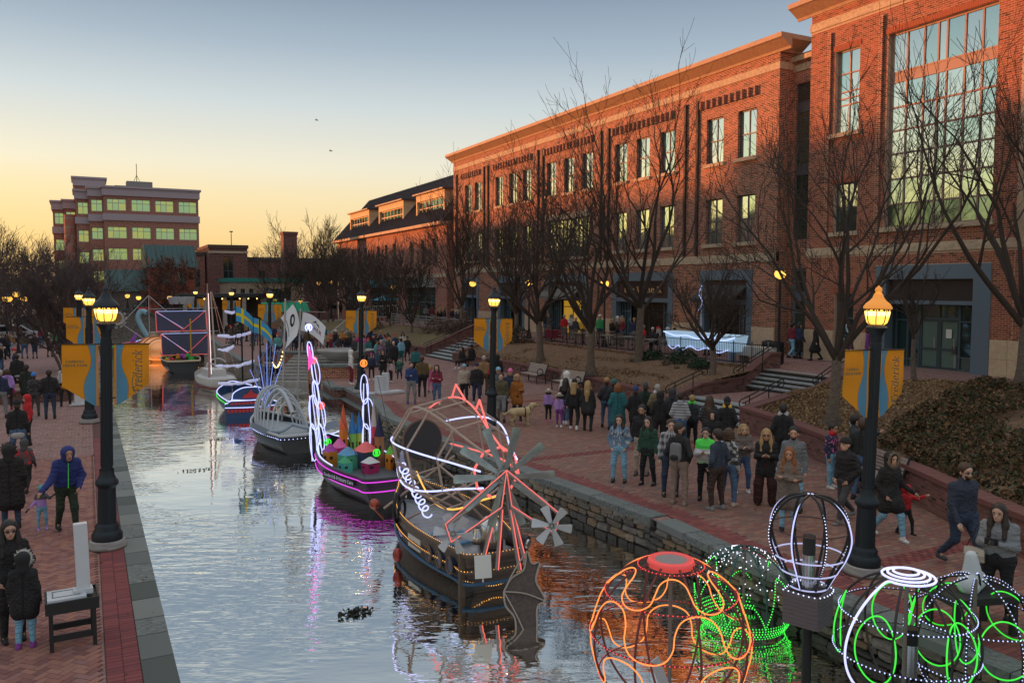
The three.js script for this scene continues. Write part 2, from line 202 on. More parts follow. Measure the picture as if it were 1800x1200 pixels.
{ // east quay wall of rough stones with a stone coping
  const w = thing('quay_wall', 'rough fieldstone quay wall with grey coping along the right bank', 'quay wall'), core = new MB(), R = rng(77), stones = [], geos = [];
  for (let k = 0; k < 8; k++) { const g = new THREE.IcosahedronGeometry(.5, 1), p = g.attributes.position, m = new Map(); for (let i = 0; i < p.count; i++) { const key = [p.getX(i), p.getY(i), p.getZ(i)].map((v) => v.toFixed(3)).join(); if (!m.has(key)) m.set(key, .82 + R() * .3); const f = m.get(key); const c = (v) => Math.sign(v) * Math.pow(Math.abs(v) * 2, .3) * .5 * f; p.setXYZ(i, c(p.getX(i)), c(p.getY(i)), c(p.getZ(i))); } g.computeVertexNormals(); geos.push(g); }
  const tones = [[.2, .17, .13], [.14, .125, .1], [.26, .21, .15], [.1, .095, .085], [.22, .16, .1], [.17, .16, .14]].map((c) => noiseMat(c, .45, .6, .9, .02, 40 + c[0] * 99 | 0));
  let ci = 0; const WET = noiseMat([.045, .042, .034], .5, .5, .5, .02, 47);
  along([[10.35, -4], ...QUAY.slice(1, 7)], (x0, z0, x1, z1, L, a) => {
    core.bar(V(x0 + .2, -1.1, z0), V(x1 + .2, -1.1, z1), .2, 1.9);
    let y = -1.0; while (y < -.12) { const h = .09 + R() * .1; let s = 0; while (s < L) { const l = .18 + R() * .42, t = (s + l / 2) / L; if (t < 1) stones.push([x0 + (x1 - x0) * t + .08 - (R()) * .07, Math.min(y + h / 2, -.16), z0 + (z1 - z0) * t, a, l - .02, h - .012, R()]); s += l; } y += h; }
    let s = 0; while (s < L) { const l = .7 + R() * .6, t = (s + l / 2) / L; if (t < 1.02) { const m = mesh('coping_stone', boxUV(new MB().box(0, 0, 0, l - .02, .15, .46).geo()), ci++ % 3 ? COPING : M(.15, .17, .165, .75), w); m.position.set(x0 + (x1 - x0) * t + .17, -.05 + R() * .008, z0 + (z1 - z0) * t); m.rotation.y = a; } s += l; }
  });
  core.build('wall', M(.05, .045, .04, .9), w);
  stones.forEach((s) => s.push(Math.hypot(s[0], s[2]) + (inView(s) ? 0 : 400))); stones.sort((a, b) => a[7] - b[7]);
  stones.slice(0, 300).forEach((s) => { const m = mesh('stone', geos[Math.floor(s[6] * 8)], s[1] < -.6 ? WET : tones[Math.floor(s[6] * 53) % 6], w); m.position.set(s[0], s[1], s[2]); m.rotation.y = s[3]; m.scale.set(s[4], s[5], .2); });
  for (let k = 0; k < 4; k++) { const rest = stones.slice(300).filter((s) => Math.floor(s[6] * 4) === k), im = new THREE.InstancedMesh(geos[k * 2], tones[k], rest.length); rest.forEach((s, i) => im.setMatrixAt(i, _m.compose(V(s[0], s[1], s[2]), new THREE.Quaternion().setFromAxisAngle(YAX, s[3]), V(s[4], s[5], .2)))); im.name = 'stones'; im.userData.kind = 'stuff'; w.add(im); }
  const far = thing('quay_wall', 'stone quay wall of the right bank beyond the curved water steps', 'quay wall'), fw = new MB(), fc = new MB();
  along(QUAY_FAR, (x0, z0, x1, z1) => { fw.bar(V(x0 + .2, -.9, z0), V(x1 + .2, -.9, z1), .3, 1.5); fc.bar(V(x0 + .2, -.06, z0), V(x1 + .2, -.06, z1), .44, .15); });
  fw.build('wall', noiseMat([.2, .17, .14], .6, 1.2, .9, .03, 61), far); fc.build('coping', COPING, far);
  const cor = thing('quay_wall', 'dark brick corner of the quay beside the water steps with grey coping', 'quay wall'), cw = new MB(), cc = new MB();
  along(QUAY.slice(6), (x0, z0, x1, z1) => { cw.bar(V(x0 + .1, -.9, z0), V(x1 + .1, -.9, z1), .3, 1.5); cc.bar(V(x0 + .1, -.07, z0), V(x1 + .1, -.07, z1), .5, .14); cc.bar(V(x0 - .1, -.55, z0), V(x1 - .1, -.55, z1), .4, .1); });
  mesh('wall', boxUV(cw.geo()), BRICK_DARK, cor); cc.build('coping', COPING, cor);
}
{ // amphitheatre steps down to the water, and the parapets round them
  const st = thing('water_steps', 'grey stone steps going down to the water between brick parapets', 'steps', [10.15, WATER_Y, -51.4], -YAW);
  for (let i = 0; i < 9; i++) mesh('step', boxUV(new MB().box(2.6 + i * .03, .06 + i * .155, .9 - i * .55, 5 , .13, .62).span(.1 , 5.1, -.4 + i * .1, i * .155 - .01, .9 - i * .55 - .25, .9 - i * .55 - .55).geo()), CONCRETE, st);
  const p1 = thing('parapet', 'brick parapet with grey coping at the head of the water steps', 'parapet', [10.4, 0, -55.35], -YAW);
  mesh('wall', boxUV(new MB().span(-.2, .3, -.9, .62, -.3, .3).span(.3, 5.4, -.1, .62, -.25, .25).geo()), BRICK, p1); mesh('coping', boxUV(new MB().span(-.3, 5.5, .62, .76, -.36, .36).geo()), COPING, p1);
  const p2 = thing('parapet', 'brick parapet with grey coping in front of the stone bowl', 'parapet', [10.9, 0, -44.5], -YAW);
  mesh('wall', boxUV(new MB().span(-.25, .3, -.9, .64, -.3, .3).span(.3, 2.4, -.1, .64, -.25, .25).geo()), BRICK, p2); mesh('coping', boxUV(new MB().span(-.35, 2.5, .64, .78, -.36, .36).geo()), COPING, p2);
  const bw = onY(598, 636, .3), bowl = thing('stone_bowl', 'wide shallow grey stone bowl at the end of the parapet above the water steps', 'fountain bowl', [14.4, 0, -50.6]);
  new MB().lathe([[0, .35], [.7, .4], [1.3, .62], [1.75, .95], [1.8, 1.05], [1.65, 1.05], [1.2, .8], [0, .72]], 0, 0, 0, 24).build('basin', CONCRETE, bowl); mesh('pedestal', new MB().span(-.6, .6, 0, .45, -.6, .6).geo(), CONCRETE, bowl);
}
// ----- the retaining wall, the bank, the terrace, two stairs -----
const WALL_A = [[13.4, -4], [14.6, -7.5], [15.6, -9.9], [16.9, -12.4], [18.2, -15.8], [19.3, -18.6], [20.1, -21.3]], WALL_B = [[20.3, -25.7], [21, -29], [21.5, -33], [21.8, -38], [21.8, -44], [21.6, -49.9]], WALL_C = [[22, -56.3], [21.4, -62], [20.3, -68], [19.6, -76], [19.4, -86]];
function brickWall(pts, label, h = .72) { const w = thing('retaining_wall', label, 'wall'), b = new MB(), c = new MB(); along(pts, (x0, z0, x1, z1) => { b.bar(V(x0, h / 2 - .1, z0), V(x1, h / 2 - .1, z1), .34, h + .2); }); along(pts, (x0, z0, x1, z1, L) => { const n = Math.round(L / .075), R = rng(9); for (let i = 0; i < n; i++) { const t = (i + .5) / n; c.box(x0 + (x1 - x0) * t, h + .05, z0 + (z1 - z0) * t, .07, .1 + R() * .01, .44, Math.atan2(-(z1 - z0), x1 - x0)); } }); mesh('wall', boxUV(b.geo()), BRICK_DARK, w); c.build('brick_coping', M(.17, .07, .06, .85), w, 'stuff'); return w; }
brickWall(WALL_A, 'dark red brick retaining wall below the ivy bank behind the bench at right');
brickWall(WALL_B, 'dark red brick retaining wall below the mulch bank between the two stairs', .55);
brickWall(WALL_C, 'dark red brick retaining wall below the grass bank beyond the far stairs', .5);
const EDGE_A = [[31.8, -4], [31, -8], [30.6, -13], [30.2, -18], [28.8, -20.4], [26.2, -21.5], [26.1, -22.2]], EDGE_B = [[26.3, -26.6], [26.3, -30], [26.2, -36], [26.3, -44], [26, -49]], EDGE_C = [[26.4, -56.5], [26.6, -62], [26.6, -68], [26.6, -76], [26.6, -86]];
function bank(name, wall, edge, y0, mat, seed, rise = .25) { // a bumpy slope between the wall and the terrace edge
  const nu = 60, nv = 24, g = new THREE.PlaneGeometry(1, 1, nu, nv), p = g.attributes.position, at = (pts, t) => { const L = []; let tot = 0; along(pts, (a, b, c, d, l) => { L.push(l); tot += l; }); let s = t * tot, i = 0; while (i < L.length - 1 && s > L[i]) s -= L[i++]; const f = Math.min(1, s / L[i]); return [pts[i][0] + (pts[i + 1][0] - pts[i][0]) * f, pts[i][1] + (pts[i + 1][1] - pts[i][1]) * f]; };
  for (let j = 0; j <= nv; j++) for (let i = 0; i <= nu; i++) { const a = at(wall, i / nu), b = at(edge, i / nu), v = j / nv, k = j * (nu + 1) + i; const bump = Math.sin(v * PI) * (rise + .22 * fbm(i / 5, j / 4, 64, 3, seed)); p.setXYZ(k, a[0] + (b[0] - a[0]) * v, y0 + (TERRACE_Y - .05 - y0) * v + bump, a[1] + (b[1] - a[1]) * v); }
  g.computeVertexNormals(); const u = g.attributes.uv; for (let k = 0; k < p.count; k++) u.setXY(k, p.getX(k), p.getZ(k)); return struct(name, g, mat);
}
const MULCH = noiseMat([.2, .125, .07], .7, 1.1, .95, .05, 71, .5), GRASSY = noiseMat([.16, .125, .06], .6, 1.3, .95, .05, 73, .6);
bank('planting_bed', WALL_A, EDGE_A, .55, MULCH, 1, .02); bank('planting_bed', WALL_B, EDGE_B, .42, MULCH, 2); bank('grass_bank', WALL_C, EDGE_C, .4, GRASSY, 3, .4);
struct('terrace', boxUV(new MB().add(flat([[31.8, 14], ...EDGE_A, [25.9, -22.3], [25.9, -26.5], ...EDGE_B, [25.9, -49.4], [25.9, -55.9], ...EDGE_C, [70, -90], [70, 14]], TERRACE_Y)).geo()), PAVE);
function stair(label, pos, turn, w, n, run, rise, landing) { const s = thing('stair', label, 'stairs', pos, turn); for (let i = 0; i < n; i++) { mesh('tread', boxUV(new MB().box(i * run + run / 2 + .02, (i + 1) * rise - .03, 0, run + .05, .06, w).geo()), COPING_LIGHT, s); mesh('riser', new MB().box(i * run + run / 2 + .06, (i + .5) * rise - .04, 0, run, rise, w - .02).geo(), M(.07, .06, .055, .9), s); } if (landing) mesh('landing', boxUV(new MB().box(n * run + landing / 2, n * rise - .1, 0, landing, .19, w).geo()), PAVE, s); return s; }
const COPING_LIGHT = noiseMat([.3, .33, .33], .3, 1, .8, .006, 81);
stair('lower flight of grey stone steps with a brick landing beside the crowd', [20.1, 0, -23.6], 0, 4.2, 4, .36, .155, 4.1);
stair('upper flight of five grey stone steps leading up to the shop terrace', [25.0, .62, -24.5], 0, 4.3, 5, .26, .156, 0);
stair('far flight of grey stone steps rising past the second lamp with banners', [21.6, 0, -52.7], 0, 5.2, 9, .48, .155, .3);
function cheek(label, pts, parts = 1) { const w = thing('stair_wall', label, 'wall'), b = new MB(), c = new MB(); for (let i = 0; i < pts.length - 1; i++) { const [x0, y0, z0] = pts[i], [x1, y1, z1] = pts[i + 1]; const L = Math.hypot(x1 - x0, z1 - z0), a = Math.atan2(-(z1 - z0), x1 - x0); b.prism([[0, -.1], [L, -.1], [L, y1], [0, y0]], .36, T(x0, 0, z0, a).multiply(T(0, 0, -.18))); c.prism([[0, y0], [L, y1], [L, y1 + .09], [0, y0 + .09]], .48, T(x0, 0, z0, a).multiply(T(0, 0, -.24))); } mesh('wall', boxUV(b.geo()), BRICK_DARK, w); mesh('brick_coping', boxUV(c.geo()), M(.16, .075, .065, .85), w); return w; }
cheek('stepped brick side wall to the left of the lower and upper steps', [[20.2, .55, -25.85], [21.9, 1.0, -25.95], [24.3, 1.05, -26.6], [24.9, 1.1, -26.7], [26.4, 2.0, -26.75], [27, 2.0, -26.75]]);
cheek('brick side wall to the right of the lower and upper steps', [[20, .7, -21.35], [21.8, 1.0, -21.35], [24.6, 1.1, -22.2], [26.3, 1.75, -22.25]]);
cheek('sloping brick side wall to the left of the far stairs', [[21.6, .55, -55.5], [22.6, .95, -55.5], [26, 2.3, -55.5], [27, 2.3, -55.5]]);
cheek('sloping brick side wall to the right of the far stairs', [[21.5, .5, -50], [25.8, 1.9, -50]]);
function rail(label, a, b, posts, group) { const r = thing('handrail', label, 'handrail', [0, 0, 0], 0, group), m = new MB(), d = b.clone().sub(a).setY(0).normalize(); m.cyl(a, b, .024); m.cyl(a.clone().setY(a.y - .16), b.clone().setY(b.y - .16), .02); for (const [e, s] of [[a, -1], [b, 1]]) { const pts = []; for (let k = 0; k <= 10; k++) { const t = k / 10 * PI * 1.6; pts.push(e.clone().addScaledVector(d, s * Math.sin(t) * .15).add(V(0, -.14 + Math.cos(t) * .14, 0))); } m.tube(pts, .02, 6); } m.build('rail', BLACK, r); for (let i = 0; i < posts; i++) { const p = a.clone().lerp(b, (i + .35) / posts); mesh('post', new MB().cyl(p, p.clone().setY(p.y - .95), .02).geo(), BLACK, r); } }
rail('black iron handrail on the left wall of the lower steps', V(20.2, 1.1, -25.7), V(22, 1.7, -25.7), 2);
rail('black iron handrail up the right side of the lower steps', V(20.2, 1.05, -21.6), V(22, 1.65, -21.6), 2);
rail('black iron handrail on the left wall of the upper steps', V(24.4, 1.55, -26.5), V(26.6, 2.55, -26.5), 2);
rail('black iron handrail at the right end of the upper steps', V(24.7, 1.5, -22.5), V(26.6, 2.4, -22.5), 2);
rail('long black iron handrail beside the far stairs', V(21.6, 1, -55.2), V(26, 2.5, -55.2), 4);
rail('black iron handrail on the right of the far stairs', V(21.6, 1, -50.3), V(26, 2.45, -50.3), 4);
// ---------- buildings ----------
const GLASS = (r, g, b, rough = .05, seed = 0) => new THREE.MeshStandardMaterial({ color: new THREE.Color().setRGB(r, g, b), metalness: .92, roughness: rough, side: THREE.DoubleSide });
const PANE = [GLASS(.62, .78, .74), GLASS(.5, .7, .66), GLASS(.68, .8, .74), GLASS(.4, .62, .58)], PANE_DARK = [GLASS(.16, .27, .27), GLASS(.12, .22, .21), GLASS(.2, .33, .31)], PANE_GREEN = [GLASS(.42, .62, .3), GLASS(.36, .58, .36), GLASS(.5, .62, .26), GLASS(.3, .55, .45)];
const FRAME = M(.09, .085, .1, .5, .2), FRAME_ROSE = M(.3, .19, .16, .55, .1), BLUEGREY = M(.12, .17, .22, .5, .1), WHITE = M(.6, .58, .56, .7), TERRA = noiseMat([.44, .29, .18], .15, 2, .7, .002, 91), SAND = noiseMat([.55, .42, .28], .2, 1.6, .85, .004, 93);
const RW = rng(31);
// a wall in its own axes: x along it, y up, z outwards; openings are [x0, x1, y0, y1]
function wallGeo(x0, x1, y0, y1, thick, holes) { const s = new THREE.Shape([new THREE.Vector2(x0, y0), new THREE.Vector2(x1, y0), new THREE.Vector2(x1, y1), new THREE.Vector2(x0, y1)]); for (const [a, b, c, d] of holes) s.holes.push(new THREE.Path([new THREE.Vector2(a, c), new THREE.Vector2(a, d), new THREE.Vector2(b, d), new THREE.Vector2(b, c)])); const g = new THREE.ExtrudeGeometry(s, { depth: thick, bevelEnabled: false }); g.translate(0, 0, -thick); return boxUV(g); }
// a window: frame bars, and each pane a mesh of its own below it
function windowIn(parent, x0, x1, y0, y1, o = {}) {
  const { xs = [.5], ys = [.5], inset = .16, bar = .06, frame = FRAME, panes = PANE, name = 'window', spandrels = [], deep = .06, low } = o;
  const b = new MB(), X = [0, ...xs, 1].map((t) => x0 + (x1 - x0) * t), Y = [0, ...ys, 1].map((t) => y0 + (y1 - y0) * t), z = -inset;
  X.forEach((x, i) => b.box(i === 0 ? x + bar / 2 : i === X.length - 1 ? x - bar / 2 : x, (y0 + y1) / 2, z, bar, y1 - y0, deep));
  Y.forEach((y, i) => b.box((x0 + x1) / 2, i === 0 ? y + bar / 2 : i === Y.length - 1 ? y - bar / 2 : y, z + .004, x1 - x0, bar, deep));
  for (const r of spandrels) b.box((x0 + x1) / 2, (Y[r] + Y[r + 1]) / 2, z - .01, x1 - x0, Y[r + 1] - Y[r], .05);
  const w = b.build(name, frame, parent);
  for (let i = 0; i < X.length - 1; i++) for (let j = 0; j < Y.length - 1; j++) if (!spandrels.includes(j)) { const p = mesh('pane', paneGeo(X[i + 1] - X[i], Y[j + 1] - Y[j]), (low && j < low ? PANE_DARK : panes)[Math.floor(RW() * 3) % panes.length], w); p.position.set((X[i] + X[i + 1]) / 2, (Y[j] + Y[j + 1]) / 2, z - .02); p.rotation.set((RW() - .5) * .012, (RW() - .5) * .012, 0); }
  return w;
}
const paneCache = {}; const paneGeo = (w, h) => paneCache[w.toFixed(2) + h.toFixed(2)] ||= new THREE.BoxGeometry(w, h, .012);
const sill = (parent, x0, x1, y, m = STONE) => mesh('sill', new MB().box((x0 + x1) / 2, y - .1, .02, x1 - x0 + .3, .2, .3).geo(), m, parent);
function cornice(parent, x0, x1, y, mat, ret = [0, 0], name = 'cornice', out = .75, tall = .72) { // a flared cornice along the front, returned at the ends
  const prof = [[0, 0], [.06, 0], [.12, .12], [out * .85, tall * .62], [out, tall * .68], [out, tall], [0, tall]]; const b = new MB(), s = prof.map(([a, c]) => [a, c]);
  b.add(new THREE.ExtrudeGeometry(new THREE.Shape(s.map((p) => new THREE.Vector2(...p))), { depth: x1 - x0 + ret[0] + ret[1], bevelEnabled: false }), new THREE.Matrix4().makeBasis(V(0, 0, 1), V(0, 1, 0), V(-1, 0, 0)).setPosition(x1 + ret[1], y, 0));
  if (ret[1]) b.add(new THREE.ExtrudeGeometry(new THREE.Shape(s.map((p) => new THREE.Vector2(...p))), { depth: 1.4, bevelEnabled: false }), T(x1, y, -1.4, 0));
  return mesh(name, boxUV(b.geo()), mat, parent);
}
function bricksOn(parent, x0, x1, y0, y1, holes, z, seed) { // real bricks standing proud of a mortar face
  const R = rng(seed), L = [], bw = .25, bh = .088; let r = 0;
  for (let y = y0; y < y1 - bh; y += bh, r++) for (let x = x0 + (r & 1 ? -bw / 2 : 0); x < x1; x += bw) { let a = Math.max(x, x0), b = Math.min(x + bw, x1); for (const [h0, h1, g0, g1] of holes) if (y + bh * .7 > g0 && y + bh * .3 < g1) { if (a < h0 && b > h0) b = h0; else if (a < h1 && b > h1) a = h1; else if (a >= h0 && b <= h1) { a = b; } } if (b - a > .03) L.push([(a + b) / 2, y + bh / 2, b - a - .017]); }
  const im = new THREE.InstancedMesh(new THREE.BoxGeometry(1, bh - .016, .03), new THREE.MeshStandardMaterial({ color: 0xffffff, roughness: .88 }), L.length), c = new THREE.Color();
  L.forEach((b, i) => { im.setMatrixAt(i, _m.compose(V(b[0], b[1], z - .011 + R() * .003), _q.identity(), V(b[2], 1, 1))); const k = R(), f = k < .13 ? .3 + R() * .2 : .65 + R() * .55; im.setColorAt(i, c.setRGB(.31 * f, .085 * f * (.85 + R() * .3), .048 * f * (.85 + R() * .3))); });
  im.name = 'bricks'; im.userData.kind = 'stuff'; im.castShadow = im.receiveShadow = true; parent.add(im);
}
const MORTAR = noiseMat([.5, .37, .26], .2, 1, .95, .004, 95);
{ // the near brick building at the right, seen from its corner: front runs towards the camera
  const L = 19, b = thing('brick_building', 'tall red brick building with large gridded window and recessed glass entrance', 'building', [SX, 0, -29.9], -PI / 2), zz = (z) => z + 29.9;
  const holes = [[zz(-28.4), zz(-27), 12.2, 16.05], [zz(-28.3), zz(-26.95), 7.55, 9.85], [zz(-28.1), zz(-27), 1.55, 4.65], [zz(-25.5), zz(-20.5), 7.6, 16.1], [zz(-25.8), zz(-20.4), 1.3, 5.9], [zz(-17.5), zz(-14.5), 1.5, 4.65], [zz(-17.5), zz(-14.5), 7.6, 16.1]];
  mesh('wall', wallGeo(0, L, TERRACE_Y - .3, 18.1, .45, holes), MORTAR, b);
  bricksOn(b, 0, 10.4, 2.85, 6.45, holes, -.002, 3); bricksOn(b, 0, 10.4, 6.85, 17.32, holes, -.002, 4); bricksOn(b, 0, 10.4, 17.72, 18.1, holes, -.002, 5); bricksOn(b, 10.4, L, 2.85, 6.45, holes, -.002, 6);
  mesh('side_wall', boxUV(new MB().span(0, .45, TERRACE_Y - .3, 18.1, -18, -.46).geo()), BRICK, b);
  mesh('back_wall', boxUV(new MB().span(L - .45, L, TERRACE_Y - .3, 18.1, -18, -.46).span(.45, L - .45, TERRACE_Y - .3, 18.1, -18, -17.6).geo()), BRICK, b);
  mesh('roof', new MB().span(.3, L - .3, 17.9, 18.2, -17.8, -.3).geo(), M(.1, .1, .1, .9), b);
  mesh('stone_band', boxUV(new MB().span(-.05, L, 17.34, 17.72, -.2, .06).span(-.05, .1, 17.34, 17.72, -3, -.2).geo()), STONE, b);
  mesh('stone_band', boxUV(new MB().span(-.04, L, 6.47, 6.83, -.2, .06).geo()), STONE, b);
  for (const [x0, x1] of [[0, zz(-28.1)], [zz(-27), zz(-25.85)], [zz(-20.35), L]]) { const n = Math.ceil((x1 - x0) / .75), w = (x1 - x0) / n; for (let i = 0; i < n; i++) for (let j = 0; j < 2; j++) mesh('base_block', boxUV(new MB().box(x0 + (i + .5) * w, 1.72 + j * .74, .0, w - .012, .73, .16).geo()), SAND, b); }
  cornice(b, -.1, L, 18.1, TERRA, [.75, 0]);
  const soldier = (x0, x1, y) => { const m = new MB(), R = rng(x0 * 91 | 0); for (let x = x0; x < x1 - .04; x += .075) m.box(x + .037, y + .12 + R() * .004, .012, .062, .23, .05); m.build('brick_lintel', M(.34, .1, .05, .85), b, 'stuff'); };
  soldier(holes[0][0] - .1, holes[0][1] + .1, 16.06); soldier(holes[1][0] - .1, holes[1][1] + .1, 9.86); soldier(holes[2][0] - .1, holes[2][1] + .1, 4.66); soldier(holes[3][0] - .1, holes[3][1] + .1, 16.11);
  for (const [x0, x1] of [[holes[0][0] - .38, holes[0][0] - .2], [holes[3][0] - .42, holes[3][0] - .22]]) mesh('pilaster', boxUV(new MB().span(x0 - .9 * 0, x1, 7.2, 17, .02, .12).geo()), BRICK, b);
  windowIn(b, ...holes[0], { ys: [.34, .42, .5, .72], xs: [.5], frame: FRAME_ROSE, spandrels: [], inset: .22 }); 
  windowIn(b, ...holes[1], { ys: [.5], xs: [.5], inset: .22, low: 1 }); sill(b, holes[0][0], holes[0][1], 12.2); sill(b, holes[1][0], holes[1][1], 7.55);
  windowIn(b, ...holes[3], { xs: [.165, .33, .46, .54, .7, .85], ys: [.12, .25, .38, .5, .62, .75, .8], frame: FRAME_ROSE, spandrels: [6], inset: .22, bar: .075, low: 1 }); sill(b, holes[3][0], holes[3][1], 7.6);
  windowIn(b, ...holes[6], { xs: [.25, .5, .75], ys: [.12, .25, .38, .5, .62, .75, .8], frame: FRAME_ROSE, spandrels: [6], inset: .22, bar: .075 }); windowIn(b, ...holes[5], { xs: [.25, .5, .75], ys: [.6, .8], panes: PANE_DARK });
  const gw = windowIn(b, ...holes[2], { ys: [.62], xs: [.5], inset: .2, panes: PANE_DARK });
  { const cv = document.createElement('canvas'); cv.width = 128; cv.height = 256; const c = cv.getContext('2d'), R = rng(8); c.fillStyle = '#0b0f12'; c.fillRect(0, 0, 128, 256); for (let i = 0; i < 130; i++) { const t = R(), w = (1 - t) * 50 + 6; c.fillStyle = ['#cfe3ea', '#8fb6c4', '#e8eef0', '#39606e', '#11181c'][R() * 5 | 0]; c.beginPath(); c.ellipse(64 + (R() - .5) * w * 2, 20 + t * 190, 3 + R() * 9, 3 + R() * 12, R() * 3, 0, 7); c.fill(); } const t = new THREE.CanvasTexture(cv); t.colorSpace = THREE.SRGBColorSpace; const p = mesh('poster', new THREE.PlaneGeometry(.96, 1.7), new THREE.MeshStandardMaterial({ map: t, roughness: .5 }), b); p.position.set((holes[2][0] + holes[2][1]) / 2, 2.5, -.13); }
  { // the entrance recess: blue grey frame, dark transom, glazed doors
    const [x0, x1, y0, y1] = holes[4], e = new MB(); e.span(x0, x0 + .55, y0, y1, -.5, .03).span(x1 - .75, x1, y0, y1, -.5, .03).span(x0 + .55, x1 - .75, y1 - .62, y1, -.5, .031).span(x0 + .55, x1 - .75, 4.2, 4.36, -.3, .02); e.build('entrance_frame', BLUEGREY, b);
    mesh('fascia', new MB().span(x0 + .55, x1 - .75, 4.36, y1 - .62, -.4, -.2).geo(), M(.03, .018, .014, .6), b);
    mesh('recess', new MB().span(x0 + .55, x1 - .75, y0, 4.2, -2.6, -2.5).span(x0 + .4, x0 + .55, y0, 4.2, -2.6, -.5).span(x1 - .75, x1 - .6, y0, 4.2, -2.6, -.5).geo(), M(.03, .05, .06, .6), b);
    const ex0 = x0 + .55, ex1 = x1 - .75, ew = ex1 - ex0, BL = M(.07, .1, .125, .5, .1);
    windowIn(b, ex0, ex0 + ew * .3, y0 + .1, 4.2, { xs: [.5], ys: [.12, .74], panes: PANE_DARK, frame: BL, inset: .75, name: 'shop_window', deep: .1 });
    windowIn(b, ex0 + ew * .3, ex0 + ew * .75, 3.55, 4.2, { xs: [.5], ys: [], panes: PANE_DARK, frame: BL, inset: .75, name: 'transom', deep: .1 });
    windowIn(b, ex0 + ew * .75, ex1, y0 + .1, 4.2, { xs: [], ys: [.2, .74], panes: PANE_DARK, frame: BL, inset: .75, name: 'shop_window', deep: .1 });
    for (let k = 0; k < 2; k++) { const a = ex0 + ew * (.3 + k * .225), c = a + ew * .225, d = windowIn(b, a, c, y0 + .1, 3.55, { xs: [], ys: [.4], panes: [M(.12, .2, .18, .3, .3)], frame: M(.045, .065, .08, .5, .1), inset: .75, bar: .1, name: 'door' }); mesh('handle', new MB().cyl(V(c - .16, 2.3, -.64), V(c - .16, 2.75, -.64), .022).geo(), M(.5, .5, .5, .3, .9), d); if (k) mesh('notice', new MB().box((a + c) / 2, 2.95, -.71, .26, .38, .01).geo(), M(.7, .7, .68), d); }
  }
}
